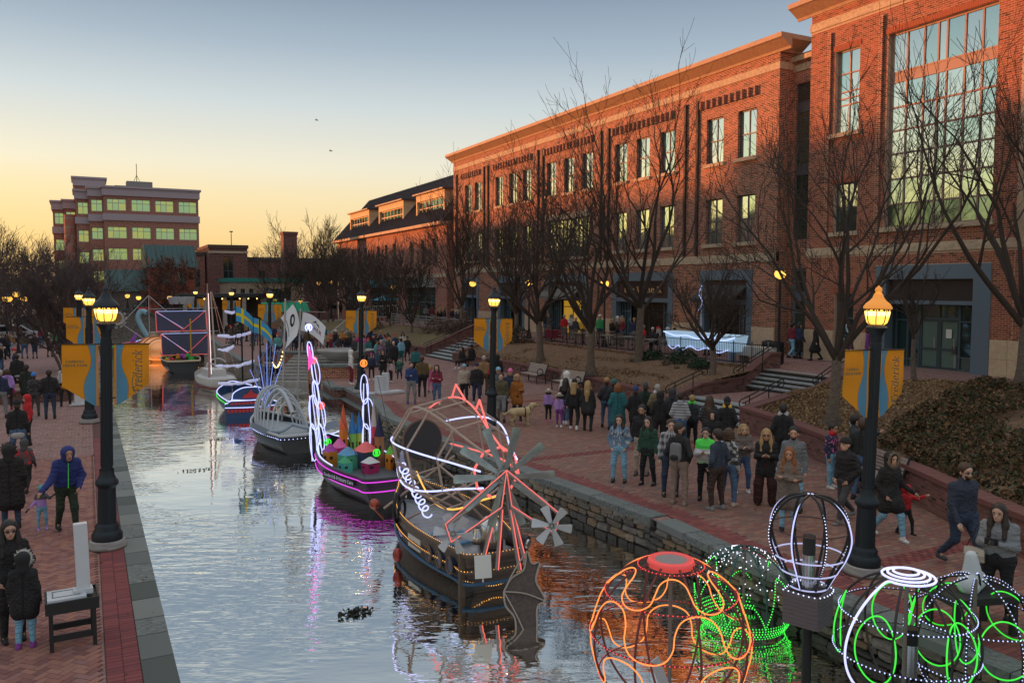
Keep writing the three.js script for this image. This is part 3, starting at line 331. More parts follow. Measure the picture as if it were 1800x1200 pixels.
{ // the long brick building, with a recessed glazed link at its near end
  const Z0 = -74.2, b = thing('brick_building', 'long three storey red brick building with sunlit upper wall and pairs of tall windows', 'building', [SX, 0, Z0], -PI / 2), zz = (z) => z - Z0, L = zz(-31.95);
  const F3 = [-34.95, -37.5, -41.8, -44.3, -46.75, -50.9, -53.4, -56, -59.95, -62.4, -65, -69.3, -71.5], F2 = [-34.95, -37.5, -41.8, -44.3, -46.75, -59.95, -62.4, -65, -69.3, -71.5];
  const holes = [], w3 = [], w2 = []; for (const z of F3) { const h = [zz(z), zz(z) + 1.4, 11.95, 14.5]; holes.push(h); w3.push(h); } for (const z of F2) { const h = [zz(z), zz(z) + 1.4, 7.4, 9.95]; holes.push(h); w2.push(h); }
  const big = [zz(-56), zz(-49.9), 7.2, 10]; holes.push(big);
  const shops = [[zz(-37.9), zz(-33.6)], [zz(-46.9), zz(-40.4)], [zz(-56.1), zz(-50.2)], [zz(-64.5), zz(-59.5)], [zz(-72), zz(-68.5)]].map(([a, c]) => [a, c, TERRACE_Y, 5.9]); holes.push(...shops);
  mesh('wall', wallGeo(0, L, TERRACE_Y - .3, 17, .45, holes), BRICK, b);
  mesh('side_wall', boxUV(new MB().span(L - .45, L, TERRACE_Y - .3, 17, -16, -.46).span(0, .45, TERRACE_Y - .3, 17, -16, -.46).span(.45, L - .45, TERRACE_Y - .3, 17, -16, -15.6).geo()), BRICK, b);
  mesh('roof', new MB().span(.3, L - .3, 16.8, 17.2, -15.8, -.3).geo(), M(.1, .1, .1, .9), b);
  mesh('parapet', boxUV(new MB().span(zz(-62.5), zz(-33.5), 17.5, 18.05, -2, -1.2).geo()), TERRA, b);
  mesh('stone_band', boxUV(new MB().span(0, L + .06, 16.12, 16.48, -.2, .06).span(L - .1, L + .06, 16.12, 16.48, -2.5, -.2).geo()), STONE, b);
  mesh('stone_band', boxUV(new MB().span(0, L, 6.3, 6.75, -.2, .06).geo()), STONE, b);
  cornice(b, 0, L + .05, 16.95, TERRA, [.3, .75]);
  for (const h of w3) { windowIn(b, ...h, { inset: .2, ys: [.5], xs: [.5] }); sill(b, h[0], h[1], h[2]); }
  for (const h of w2) { windowIn(b, ...h, { inset: .2, ys: [.5], xs: [.5] }); sill(b, h[0], h[1], h[2]); }
  windowIn(b, ...big, { inset: .2, xs: [.09, .18, .27, .36, .45, .54, .63, .72, .81, .9], ys: [.5], panes: PANE }); sill(b, big[0], big[1], 7.2);
  mesh('lintel', boxUV(new MB().span(big[0] - .3, big[1] + .3, 10.02, 10.5, -.1, .1).geo()), STONE, b);
  for (const z of [-39.4, -38.3, -48.45, -47.5, -57.4, -56.6, -66.5, -67.3, -73.4]) mesh('recess_shade_strip', new MB().span(zz(z), zz(z) + .16, 6.8, 15.7, .01, .14).geo(), M(.05, .03, .026, .7), b);  // dark strips standing for the shaded recesses between the window groups
  { const groups = [[-37.9, -33.4], [-46.9, -40.2], [-56.2, -49.3], [-65.2, -58.4], [-72, -68]]; for (const [a, c] of groups) for (let z = a; z < c; z += .48) mesh('dentil', boxUV(new MB().box(zz(z), 15.35, .09, .13, .5, .2).geo()), BRICK, b); }
  shops.forEach(([x0, x1, y0, y1], i) => { const f = new MB(); f.span(x0, x0 + .45, y0, y1, -.4, .04).span(x1 - .45, x1, y0, y1, -.4, .04).span(x0 + .45, x1 - .45, y1 - .55, y1, -.4, .041).span(x0 + .45, x1 - .45, 4.0, 4.25, -.3, .05); f.build('shop_frame', BLUEGREY, b);
    windowIn(b, x0 + .45, x0 + 1.5, y0, 4.0, { xs: [.33, .66], ys: [.1, .75], inset: .5, panes: PANE_DARK, frame: BLUEGREY, name: 'shop_window' }); windowIn(b, x1 - 1.5, x1 - .45, y0, 4.0, { xs: [.33, .66], ys: [.1, .75], inset: .5, panes: PANE_DARK, frame: BLUEGREY, name: 'shop_window' });
    windowIn(b, x0 + 1.5, x1 - 1.5, y0 + .02, 4.0, { xs: [.5], ys: [.8], inset: .7, panes: [i === 2 ? glow(.55, .3, .02, .35) : i === 1 ? M(.03, .022, .015, .25, .2) : M(.02, .022, .022, .25, .2)], frame: M(.05, .06, .06), name: 'shop_door' });
    mesh('fascia', new MB().span(x0 + .45, x1 - .45, 4.25, y1 - .55, -.3, -.1).geo(), M(.05, .022, .016, .6), b);
    if (i === 0 || i === 2) mesh('awning', new MB().prism([[0, 0], [1.1, -.75], [1.1, -.95], [0, -.1]], x1 - x0 - .9, new THREE.Matrix4().makeBasis(V(0, 0, 1), V(0, 1, 0), V(-1, 0, 0)).setPosition(x1 - .45, 5.05, 0)).geo(), M(i ? .14 : .06, i ? .14 : .06, i ? .13 : .06, .9), b);
    if (i === 1) { const cv = document.createElement('canvas'); cv.width = 256; cv.height = 64; const c = cv.getContext('2d'); c.fillStyle = '#2a120b'; c.fillRect(0, 0, 256, 64); c.fillStyle = '#c9a36a'; c.font = 'bold 44px serif'; c.textAlign = 'center'; c.textBaseline = 'middle'; c.fillText('the Wine K', 128, 32, 236); const t = new THREE.CanvasTexture(cv); t.colorSpace = THREE.SRGBColorSpace; const p = mesh('shop_sign', new THREE.PlaneGeometry(4.4, .8), new THREE.MeshStandardMaterial({ map: t, roughness: .6 }), b); p.position.set((x0 + x1) / 2, 4.8, -.08); }
  });
  { let s = 0; const spans = [[0, zz(-72)], [zz(-68.5), zz(-64.5)], [zz(-59.5), zz(-56.1)], [zz(-50.2), zz(-46.9)], [zz(-40.4), zz(-37.9)], [zz(-33.6), L]]; for (const [a, c] of spans) { const n = Math.max(1, Math.round((c - a) / .8)), w = (c - a) / n; for (let i = 0; i < n; i++) for (let j = 0; j < 2; j++) mesh('base_block', boxUV(new MB().box(a + (i + .5) * w, 1.72 + j * .74, 0, w - .012, .73, .14).geo()), SAND, b); } }
  { // the link: a recessed bay with glass on four storeys
    const x0 = L, x1 = zz(-29.9), g = new MB(); const hs = [[x0 + .15, x1 - .15, 7.4, 15.4], [x0 + .1, x1 - .1, TERRACE_Y, 5.9]]; mesh('link_wall', (() => { const q = wallGeo(x0, x1, TERRACE_Y - .3, 16.9, .3, hs); q.translate(0, 0, -1); return q; })(), BRICK, b);
    mesh('link_cornice', boxUV(new MB().span(x0, x1, 16.5, 16.75, -1.5, -.75).span(x0, x1, 16, 16.35, -1.2, -.94).geo()), STONE, b);
    windowIn(b, ...hs[0], { xs: [.55], ys: [.2, .42, .48, .64, .82, .88], spandrels: [2, 5], inset: 1.15, panes: PANE_DARK }); windowIn(b, ...hs[1], { xs: [.5], ys: [.5, .64, .72], inset: 1.2, bar: .14, panes: PANE_DARK, frame: BLUEGREY, spandrels: [2] });
  }
}
{ // the brick building with a metal mansard roof and three dormers
  const Z0 = -115.5, b = thing('mansard_building', 'brick building with dark metal mansard roof and three golden lit dormers', 'building', [SX, 0, Z0], -PI / 2), zz = (z) => z - Z0, L = zz(-76);
  const holes = []; for (const z of [-109.1, -106, -103.2, -98, -95, -92, -86.5, -83, -79.6]) holes.push([zz(z), zz(z) + 1.25, 7.4, 10]); const hs = [[zz(-112), zz(-104), 1.4, 5], [zz(-101), zz(-91), 1.4, 5], [zz(-88), zz(-79), 1.4, 5]];
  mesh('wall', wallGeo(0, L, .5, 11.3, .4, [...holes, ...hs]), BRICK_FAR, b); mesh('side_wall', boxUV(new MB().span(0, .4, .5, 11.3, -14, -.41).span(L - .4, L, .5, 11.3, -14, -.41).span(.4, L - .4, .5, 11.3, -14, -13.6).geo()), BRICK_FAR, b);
  for (const h of holes) windowIn(b, ...h, { inset: .2, xs: [.5], ys: [.5] });
  mesh('eaves', new MB().span(-.4, L + .2, 11.2, 11.5, -.5, .75).geo(), TERRA, b);
  const roof = new MB(); roof.prism([[.6, 11.5], [-4.7, 17.4], [-13.5, 17.4], [-14, 11.5]], L + .4, new THREE.Matrix4().makeBasis(V(0, 0, 1), V(0, 1, 0), V(-1, 0, 0)).setPosition(L + .1, 0, 0)); const rf = roof.build('roof', M(.05, .045, .05, .5, .5), b);
  const seams = new MB(); for (let x = 0; x < L; x += .45) seams.bar(V(x, 11.53, .6), V(x, 17.43, -4.7), .05, .08); seams.build('roof_seams', M(.09, .08, .085, .4, .6), rf, 'stuff');
  for (const [z, w] of [[-111.2, 8.5], [-98.8, 8.9], [-85.8, 8]]) { const x = zz(z), d = new MB(); d.span(x, x + .3, 12.3, 14.9, -4.2, -.55).span(x + w - .3, x + w, 12.3, 14.9, -4.2, -.55).span(x + .3, x + w - .3, 12.3, 12.75, -3, -.55).span(x + .3, x + w - .3, 14.2, 14.9, -3, -.55); const dm = d.build('dormer', noiseMat([.6, .42, .22], .15, 2, .7, .002, 97), b); windowIn(dm, x + .3, x + w - .3, 12.75, 14.2, { xs: [.14, .28, .43, .57, .71, .86], ys: [.45], inset: .8, bar: .1, frame: M(.55, .4, .22, .6), panes: PANE_DARK, name: 'dormer_window' }); mesh('dormer_roof', new MB().span(x - .3, x + w + .3, 14.9, 15.05, -4.2, -.2).geo(), M(.06, .05, .05, .5, .4), b); }
  hs.forEach((h, i) => { windowIn(b, ...h, { xs: [.2, .4, .6, .8], ys: [.55, .75], inset: .3, panes: PANE_DARK, frame: BLUEGREY, name: 'shop_window' }); mesh('fascia', new MB().span(h[0], h[1], 5, 5.9, -.2, .1).geo(), i === 1 ? M(.03, .33, .36, .6) : M(.3, .28, .25, .8), b); });
  mesh('stone_band', new MB().span(0, L, 6, 6.35, -.2, .08).geo(), STONE, b);
}
{ // the six storey office block far behind, four steps towards the left
  const b = thing('office_block', 'six storey brick office block with green glass and pale cornices, stepped at left', 'building', [3.4, 0, -165], 0);
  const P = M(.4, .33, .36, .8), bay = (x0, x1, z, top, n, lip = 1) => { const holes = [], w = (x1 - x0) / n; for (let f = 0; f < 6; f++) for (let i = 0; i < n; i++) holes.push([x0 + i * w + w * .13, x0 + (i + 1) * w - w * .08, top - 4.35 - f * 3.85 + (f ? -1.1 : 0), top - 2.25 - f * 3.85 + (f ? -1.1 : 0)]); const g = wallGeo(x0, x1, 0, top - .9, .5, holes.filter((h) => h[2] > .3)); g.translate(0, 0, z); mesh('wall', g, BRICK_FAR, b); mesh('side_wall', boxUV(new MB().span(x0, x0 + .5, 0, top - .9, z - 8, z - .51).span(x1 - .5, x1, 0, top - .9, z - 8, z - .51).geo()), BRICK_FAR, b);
    holes.filter((h) => h[2] > .3).forEach((h) => { const wn = windowIn(b, h[0], h[1], h[2], h[3], { xs: n === 1 ? [.5] : [.3, .6], ys: [.65], inset: .25, bar: .09, panes: PANE_GREEN, frame: M(.45, .43, .4) }); wn.position.z = z; });
    mesh('cornice', new MB().span(x0 - .5, x1 + .5, top - .35, top, z - 8.2, z + .55).span(x0 - .25, x1 + .25, top - 1.7, top - .35, z - 8.1, z + .3).geo(), P, b); mesh('stone_band', new MB().span(x0 - .2, x1 + .2, top - 6.1, top - 4.9, z - 8, z + .22).geo(), P, b); mesh('roof', new MB().span(x0, x1, top - 1.5, top - 1.2, z - 8, z - .4).geo(), M(.15, .14, .14), b); };
  bay(0, 15.9, 0, 23.1, 4); bay(-2.3, 0, -.9, 22.9, 1); bay(-4.4, -2.3, -1.8, 22.4, 1); bay(-4.6, .4, -9.9, 25.6, 2); bay(-6.4, -4.4, -11, 21.4, 1); bay(-8.3, -6.4, -12, 21.2, 1);
  mesh('stair_bay', new MB().cyl(V(-5.3, 0, -4), V(-5.3, 18, -4), 1.1, 1.1, 14).geo(), BRICK_FAR, b);
  mesh('roof_house', new MB().span(4, 8.4, 22.5, 24.6, -7, -4).span(9, 13, 22.5, 23.5, -7, -3).span(2, 4, 22.5, 23.7, -7, -4).geo(), M(.25, .23, .22, .9), b);
  mesh('aerial', new MB().cyl(V(5.8, 24.5, -5.5), V(5.8, 28, -5.5), .06).cyl(V(5.2, 24.5, -5.2), V(5.8, 25.9, -5.5), .04).cyl(V(6.4, 24.5, -5.2), V(5.8, 25.9, -5.5), .04).geo(), BLACK, b);
  mesh('inner_wall', new MB().span(-8, 15.5, 0, 21, -18, -13).geo(), BRICK_FAR, b);
}
function house(name, label, pos, w, d, h, mat, opts = {}) { const b = thing(name, label, 'building', pos, opts.turn || 0), wins = opts.wins || []; const g = wallGeo(0, w, 0, h, .3, wins); mesh('wall', g, mat, b); mesh('side_wall', boxUV(new MB().span(0, .3, 0, h, -d, -.31).span(w - .3, w, 0, h, -d, -.31).span(.3, w - .3, 0, h, -d, -d + .3).geo()), mat, b); for (const x of wins) windowIn(b, ...x, { inset: .15, xs: [.5], ys: [.5], panes: opts.panes || PANE_DARK, bar: .08 }); if (opts.roof) mesh('roof', new MB().prism(opts.roof, w + .6, new THREE.Matrix4().makeBasis(V(0, 0, 1), V(0, 1, 0), V(-1, 0, 0)).setPosition(w + .3, 0, 0)).geo(), opts.roofMat, b); else mesh('roof', new MB().span(-.15, w + .15, h, h + .5, -d - .15, .15).geo(), opts.roofMat || M(.09, .07, .06, .9), b); return b; }
const GREENROOF = M(.028, .075, .075, .5, .3);
{ const b = house('house', 'narrow red brick house with steep green metal roof behind the red leaved tree', [7, 0, -110], 5.3, 9, 7.6, M(.3, .075, .045, .9), { wins: [[1.2, 2.2, 5.2, 6.9], [3.2, 4.2, 5.2, 6.9], [1.2, 2.2, 1.4, 3], [3.2, 4.2, 1.4, 3]], roof: [[.5, 7.4], [-3.2, 10.3], [-9.5, 10.3], [-9.5, 7.4]], roofMat: GREENROOF }); const s = new MB(); for (let x = 0; x < 5.6; x += .5) s.bar(V(x, 7.45, .5), V(x, 10.35, -3.2), .06, .08); s.build('roof_seams', M(.04, .1, .1, .5, .3), b, 'stuff'); mesh('chimney_strip', new MB().span(-.14, .16, 0, 8.6, -.4, .16).geo(), M(.42, .13, .08, .9), b); }
house('house', 'low house with dark sloping roof to the left of the green roofed house', [2.6, 0, -112], 4.2, 8, 4.6, noiseMat([.2, .16, .13], .4, 2, .9, .01, 99), { wins: [[2.6, 4, 1.4, 3]], roof: [[.4, 4.5], [-3.4, 7.2], [-8.3, 7.2], [-8.3, 4.5]], roofMat: GREENROOF });
{ const b = house('warehouse', 'dark brick block with an arched window and flat cornice far behind the sailboats', [15.9, 0, -125], 5.3, 12, 10.6, BRICK_DARK, { wins: [[1.9, 3.3, 5.4, 9.4]], roofMat: M(.1, .06, .045, .9) }); mesh('stone_band', new MB().span(-.1, 5.4, 9.9, 10.2, -.1, .12).geo(), STONE, b); mesh('lamp_pole', new MB().cyl(V(4, 11, -6), V(4, 13.4, -6), .06).box(4, 13.4, -6, .5, .15, .3).geo(), BLACK, b); }
house('warehouse', 'brick wing catching orange sunset light beside the dark block', [13.2, 0, -128], 2.5, 14, 9.6, BRICK_FAR, { wins: [[.6, 1.8, 5, 7.6]] });
house('long_building', 'long flat roofed brick building half hidden by bare trees', [21.3, 0, -128], 14, 14, 9, BRICK_DARK, { wins: [[2, 3, 5, 7.5], [5, 6, 5, 7.5], [8, 9, 5, 7.5], [11, 12, 5, 7.5]] });
{ const c = thing('chimney', 'square dark brick chimney above the long flat roofed building', 'chimney', [24.6, 0, -113]); mesh('stack', boxUV(new MB().span(-.9, .9, 0, 12, -.9, .9).span(-1, 1, 12, 12.4, -1, 1).geo()), BRICK_DARK, c); }
house('shop_building', 'low tan building with a green fascia behind the flags', [15.2, 0, -103], 9, 7, 5.6, noiseMat([.36, .27, .19], .3, 2, .9, .01, 101), { wins: [[.4, .9, 2.8, 4.8], [1.4, 1.9, 2.8, 4.8], [2.4, 2.9, 2.8, 4.8], [4.4, 7.4, 2.4, 4.8]], roofMat: M(.02, .22, .18, .6) });
{ const p = thing('pavilion', 'flat dark roofed pavilion on pale posts at the far end of the canal', 'pavilion', [8.6, 0, -93]); mesh('roof', new MB().span(0, 9.4, 3.9, 4.3, -5, .6).geo(), M(.03, .035, .04, .7), p); for (let i = 0; i < 5; i++) mesh('post', new MB().span(.5 + i * 2, .9 + i * 2, 0, 3.9, -.2, .2).geo(), M(.35, .32, .3, .8), p); mesh('back_wall', new MB().span(0, 9.4, 0, 3.9, -5, -4.7).geo(), M(.06, .055, .05), p); for (let i = 0; i < 9; i++) mesh('bulb', new MB().sph(.8 + i * .9, 3.75, .5, .07, 1, 1, 1, 6).geo(), glow(1, .55, .15, 3), p); }
{ const a = thing('awning', 'bright green slatted awning beside the pavilion', 'awning', [16.2, 2.2, -88]); for (let i = 0; i < 7; i++) mesh('slat', new MB().prism([[0, 0], [1.6, -.9], [1.6, -1], [0, -.1]], .62, new THREE.Matrix4().makeBasis(V(0, 0, 1), V(0, 1, 0), V(-1, 0, 0)).setPosition(i * .68 + .62, 1.2, 0)).geo(), M(.01, .3, .15, .7), a); }
{ // the stone footbridge that closes the canal
  const b = thing('stone_bridge', 'dark stone footbridge with round medallion across the far end of the canal', 'bridge', [0, 0, -89]), s = new THREE.Shape(); s.moveTo(-6, -1.5); s.lineTo(-6, 1.9); s.quadraticCurveTo(2, 4.2, 9, 1.2); s.lineTo(9, -1.5);  const g = new THREE.ExtrudeGeometry(s, { depth: 2.5, bevelEnabled: false, curveSegments: 16 }); g.translate(0, 0, -2.5); mesh('wall', boxUV(g), noiseMat([.13, .115, .1], .8, 1.6, .9, .05, 103), b);
  const cap = new MB(); const pts = []; for (let i = 0; i <= 16; i++) { const t = i / 16; pts.push(V((1 - t) * (1 - t) * -6 + 4 * t * (1 - t) + t * t * 9, (1 - t) * (1 - t) * 1.9 + 2 * t * (1 - t) * 4.2 + t * t * 1.2 + .06, .02)); } for (let i = 0; i < 16; i++) cap.bar(pts[i], pts[i + 1], .4, .18); cap.build('coping', M(.05, .06, .06, .8), b);
  const md = new MB().add(new THREE.TorusGeometry(.62, .14, 8, 24), T(2.6, 1.95, .1)).geo(); const m = mesh('medallion', md, M(.4, .38, .34, .8), b); mesh('disc', new MB().cyl(V(2.6, 1.95, 0), V(2.6, 1.95, .12), .5, .5, 20).geo(), M(.3, .17, .06, .7), m); for (let k = 0; k < 12; k++) mesh('stud', new MB().box(2.6 + Math.cos(k * PI / 6) * .9, 1.95 + Math.sin(k * PI / 6) * .9, .05, .2, .28, .1, 0, 0, k * PI / 6).geo(), M(.36, .34, .31, .8), m);
}
house('bank_building', 'unseen low brick building added on the left bank to shade the near quay', [-34, 0, -34], 12, 42, 9, BRICK_FAR, { wins: [[2, 3.4, 4, 6], [5, 6.4, 4, 6], [8, 9.4, 4, 6]] });  // added out of view to keep the low sun off the near quay
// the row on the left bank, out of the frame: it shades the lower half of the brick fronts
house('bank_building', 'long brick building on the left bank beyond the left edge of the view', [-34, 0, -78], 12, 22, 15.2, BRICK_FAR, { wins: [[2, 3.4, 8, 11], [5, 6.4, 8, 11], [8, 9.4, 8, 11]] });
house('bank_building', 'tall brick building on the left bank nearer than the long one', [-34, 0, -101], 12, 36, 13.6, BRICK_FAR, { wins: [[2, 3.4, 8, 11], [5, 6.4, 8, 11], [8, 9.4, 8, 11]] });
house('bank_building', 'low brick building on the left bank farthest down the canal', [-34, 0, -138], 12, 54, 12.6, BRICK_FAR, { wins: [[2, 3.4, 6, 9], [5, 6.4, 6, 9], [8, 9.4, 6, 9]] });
// ---------- trees and shrubs ----------
// a bare tree: limbs fork again and again into fine twigs, each a tapering tube
function treeGeo(seed, h, o = {}) {
  const { spread = .55, trunkR = h * .017, fork = .2, limbs = 6, depth = 5, twig = .0075, lean = [0, 0], sides = 4, density = 1, stems = 1, droop = 0 } = o;
  const R = rng(seed), P = [], N = [], I = [], U = [], trunk = { P: [], N: [], I: [], U: [] };
  const tube = (pts, rs, seg, out) => { // rings joined into a tapering tube
    const base = out.P.length / 3; let ref = V(1, 0, .3); let len = 0;
    for (let i = 0; i < pts.length; i++) { const d = pts[Math.min(i + 1, pts.length - 1)].clone().sub(pts[Math.max(i - 1, 0)]).normalize(); const x = new THREE.Vector3().crossVectors(d, ref).normalize(); if (!isFinite(x.x) || x.lengthSq() < .5) x.set(1, 0, 0); const y = new THREE.Vector3().crossVectors(d, x); ref = y.clone().cross(d).lengthSq() > .1 ? new THREE.Vector3().crossVectors(x, d) : ref; if (i) len += pts[i].distanceTo(pts[i - 1]); for (let k = 0; k < seg; k++) { const a = k / seg * 2 * PI, nx = x.x * Math.cos(a) + y.x * Math.sin(a), ny = x.y * Math.cos(a) + y.y * Math.sin(a), nz = x.z * Math.cos(a) + y.z * Math.sin(a); out.P.push(pts[i].x + nx * rs[i], pts[i].y + ny * rs[i], pts[i].z + nz * rs[i]); out.N.push(nx, ny, nz); out.U.push(k / seg * .5, len); } }
    for (let i = 0; i < pts.length - 1; i++) for (let k = 0; k < seg; k++) { const a = base + i * seg + k, b = base + i * seg + (k + 1) % seg, c = a + seg, d = b + seg; out.I.push(a, b, c, b, d, c); }
  };
  const crown = { P, N, I, U };
  const grow = (p, d, len, r, lev) => {
    const n = lev > 2 ? 4 : lev > 0 ? 3 : 2, pts = [p.clone()], rs = [r]; let q = p.clone(), dir = d.clone(); const end = Math.max(twig, r * (lev > 0 ? .6 : .4));
    for (let i = 1; i <= n; i++) { dir.add(V((R() - .5) * .34, (R() - .5) * .2 + .05 - droop * (1 - lev / depth), (R() - .5) * .34)).normalize(); q = q.clone().addScaledVector(dir, len / n); pts.push(q); rs.push(r + (end - r) * i / n); }
    tube(pts, rs, lev >= depth - 1 ? 7 : lev > 1 ? sides + 1 : lev > 0 ? sides : 3, crown);
    if (lev <= 0) return;
    const nc = Math.round((lev > 2 ? 3 + R() * 1.4 : lev > 1 ? 3.2 + R() * 1.8 : 3 + R() * 1.8) * density);
    for (let k = 0; k < nc; k++) { const t = k === 0 ? 1 : .3 + .7 * R(), i = Math.min(n - 1, Math.floor(t * n)), f = t * n - i, at = pts[i].clone().lerp(pts[i + 1], f), rr = (rs[i] + (rs[i + 1] - rs[i]) * f); const ax = V(R() - .5, R() - .5, R() - .5).normalize(), cd = pts[i + 1].clone().sub(pts[i]).normalize(); const side = new THREE.Vector3().crossVectors(cd, ax).normalize(); const ang = k === 0 ? .12 + R() * .25 : .4 + R() * .45; cd.multiplyScalar(Math.cos(ang)).addScaledVector(side, Math.sin(ang)); cd.y += .12; cd.normalize(); grow(at, cd, len * (k === 0 ? .72 : .48 + R() * .26), Math.max(twig, rr * (k === 0 ? .88 : .66)), lev - 1); }
  };
  for (let s = 0; s < stems; s++) {
    const top = h * fork * (.9 + R() * .2), sa = s / stems * 2 * PI + R(), off = stems > 1 ? .25 : 0, ox = Math.cos(sa) * off, oz = Math.sin(sa) * off, tp = [], tr = [];
    for (let i = 0; i <= 6; i++) { const t = i / 6; tp.push(V(ox + lean[0] * t * top + Math.sin(t * 3 + seed) * .05 + ox * t * 3, t * top - .15, oz + lean[1] * t * top + Math.cos(t * 3 + seed) * .05 + oz * t * 3)); tr.push(trunkR * (i === 0 ? 1.7 : i === 1 ? 1.12 : 1 - t * .18)); }
    tube(tp, tr, 10, trunk);
    const e = tp[6];
    for (let k = 0; k < limbs; k++) { const a = k / limbs * 2 * PI + R() * .8, tilt = (k === 0 ? .1 : spread * (.55 + R() * .6)); const d = V(Math.cos(a) * Math.sin(tilt) + lean[0] * .5, Math.cos(tilt), Math.sin(a) * Math.sin(tilt) + lean[1] * .5).normalize(); const from = k < 2 ? e.clone() : tp[5].clone().lerp(e, R()); grow(from, d, h * (1 - fork) * (.36 + R() * .1), trunkR * (.62 - k * .03), depth - 1); }
  }
  const geo = (o) => { const g = new THREE.BufferGeometry(); g.setAttribute('position', new THREE.Float32BufferAttribute(o.P, 3)); g.setAttribute('normal', new THREE.Float32BufferAttribute(o.N, 3)); g.setAttribute('uv', new THREE.Float32BufferAttribute(o.U, 2)); g.setIndex(o.I); return g; };
  return [geo(trunk), geo(crown)];
}
let treeTris = 0;
function bareTree(label, pos, seed, h, o = {}, mat = BARK, group = 'bare trees along the canal promenade') { const t = thing('bare_tree', label, 'tree', pos, o.turn || 0, group), [a, b] = treeGeo(seed, h, o); mesh('trunk', a, mat, t); mesh('crown', b, o.crownMat || mat, t); treeTris += (a.index.count + b.index.count) / 3; return t; }
const TW = M(.055, .042, .034, .95), TWW = M(.1, .07, .06, .95);
bareTree('large bare tree nearest at the far right, in front of the recessed entrance', [29.6, 1.3, -17.6], 11, 13.5, { limbs: 8, spread: .72, trunkR: .25, fork: .2, depth: 6, density: .74, crownMat: TW });
bareTree('tall bare tree behind the right hand banners, on the mulch above the brick wall', [19.9, .95, -17.4], 23, 10.2, { limbs: 9, spread: .66, trunkR: .17, fork: .22, depth: 6, density: .74, crownMat: TW });
bareTree('small low branching bare tree beside the white lit display on the terrace', [23.6, 1.15, -27.1], 37, 5.4, { limbs: 6, spread: 1.0, trunkR: .15, fork: .26, depth: 5, density: 1, crownMat: TW });
bareTree('tallest bare tree by the terrace fence, its top reaching over the cornice', [24.3, 1.2, -33.2], 41, 13, { limbs: 8, spread: .78, trunkR: .2, fork: .22, depth: 6, density: .74, crownMat: TW });
bareTree('bare tree with straight pale trunk between the two benches and the fence', [21.6, .85, -33.4], 53, 10.6, { limbs: 8, spread: .72, trunkR: .19, fork: .23, depth: 6, density: .74, crownMat: TW });
bareTree('bare tree leaning left on the mulch bank behind the second lamp', [22.6, .9, -40.1], 61, 11.2, { limbs: 8, spread: .8, trunkR: .2, fork: .2, depth: 6, density: .74, lean: [-.05, -.1], crownMat: TW });
bareTree('bare tree at the top of the far stairs with crossing low limbs', [25, 1.3, -47.6], 67, 9.6, { limbs: 7, spread: .75, trunkR: .16, fork: .2, depth: 5, density: 1.1, lean: [0, -.1], crownMat: TW });
bareTree('young thin bare tree right beside the recessed glass entrance', [28.2, 1.3, -20.9], 71, 4.8, { limbs: 5, spread: .8, trunkR: .1, fork: .4, depth: 4, density: 1, crownMat: TW });
bareTree('bare tree at the left corner of the long brick building', [26.5, 1.3, -60], 73, 11, { limbs: 7, spread: .65, trunkR: .16, fork: .2, depth: 5, density: 1.1, twig: .01, crownMat: TW });
[['right of the lamp with the third pair of banners', 23.6, -63.5, 7.6], ['in front of the turquoise umbrella', 24.2, -70.5, 8.4], ['left of the lamp with the third pair of banners', 22.8, -75, 8.6], ['in front of the left corner of the mansard building', 24.5, -83, 9], ['above the white ramp railing', 22.4, -88, 9.5], ['between the green awning and the ramp', 19.4, -92, 8.6], ['in front of the long flat roofed building', 25.6, -97, 9.6], ['nearest to the square chimney', 28, -104, 10]].forEach(([w, x, z, h], i) => bareTree('bare tree ' + w, [x, .8, z], 80 + i * 3, h, { limbs: 7, spread: .75, trunkR: .13, fork: .18, depth: 5, density: .95, twig: .013, crownMat: TW }, BARK, 'bare trees along the far terrace'));
bareTree('golden lit bare tree rising behind the chimney against the sky', [36, 0, -142], 121, 18, { limbs: 7, spread: .8, fork: .2, depth: 5, density: 1.15, twig: .025, crownMat: M(.2, .14, .07, .95) }, BARK_WARM);  // sunset gold is put into the twig colour
bareTree('wide multi stemmed bare tree behind the two left hand lamps', [-1.1, .1, -56], 131, 7, { limbs: 5, spread: .95, trunkR: .09, fork: .16, depth: 5, density: 1.15, stems: 4, twig: .009, crownMat: M(.085, .062, .06, .95) });
[['at the left edge behind the parked car', -13, -92, 10], ['whose crown meets the orange sky at the left edge', -9.5, -106, 11.5], ['standing above the round lamps at left', -7.2, -95, 9.2], ['just left of the office block', -6.6, -122, 11.6], ['in front of the stepped corner of the office block', -3.6, -104, 9.6], ['left of the low dark roofed house', -.2, -98, 9], ['behind the stone bridge at its left end', -2.6, -91, 7.4], ['in the middle of the row behind the plaza', -5.8, -84, 7.8], ['farthest left, partly outside the view', -16.5, -104, 11]].forEach(([w, x, z, h], i) => bareTree('purple brown bare tree ' + w, [x, 0, z], 140 + i * 5, h, { limbs: 7, spread: .9, trunkR: .14, fork: .16, depth: 5, density: 1, twig: .016, crownMat: M(.1, .07, .065, .95) }, BARK_WARM, 'bare trees beyond the left plaza'));
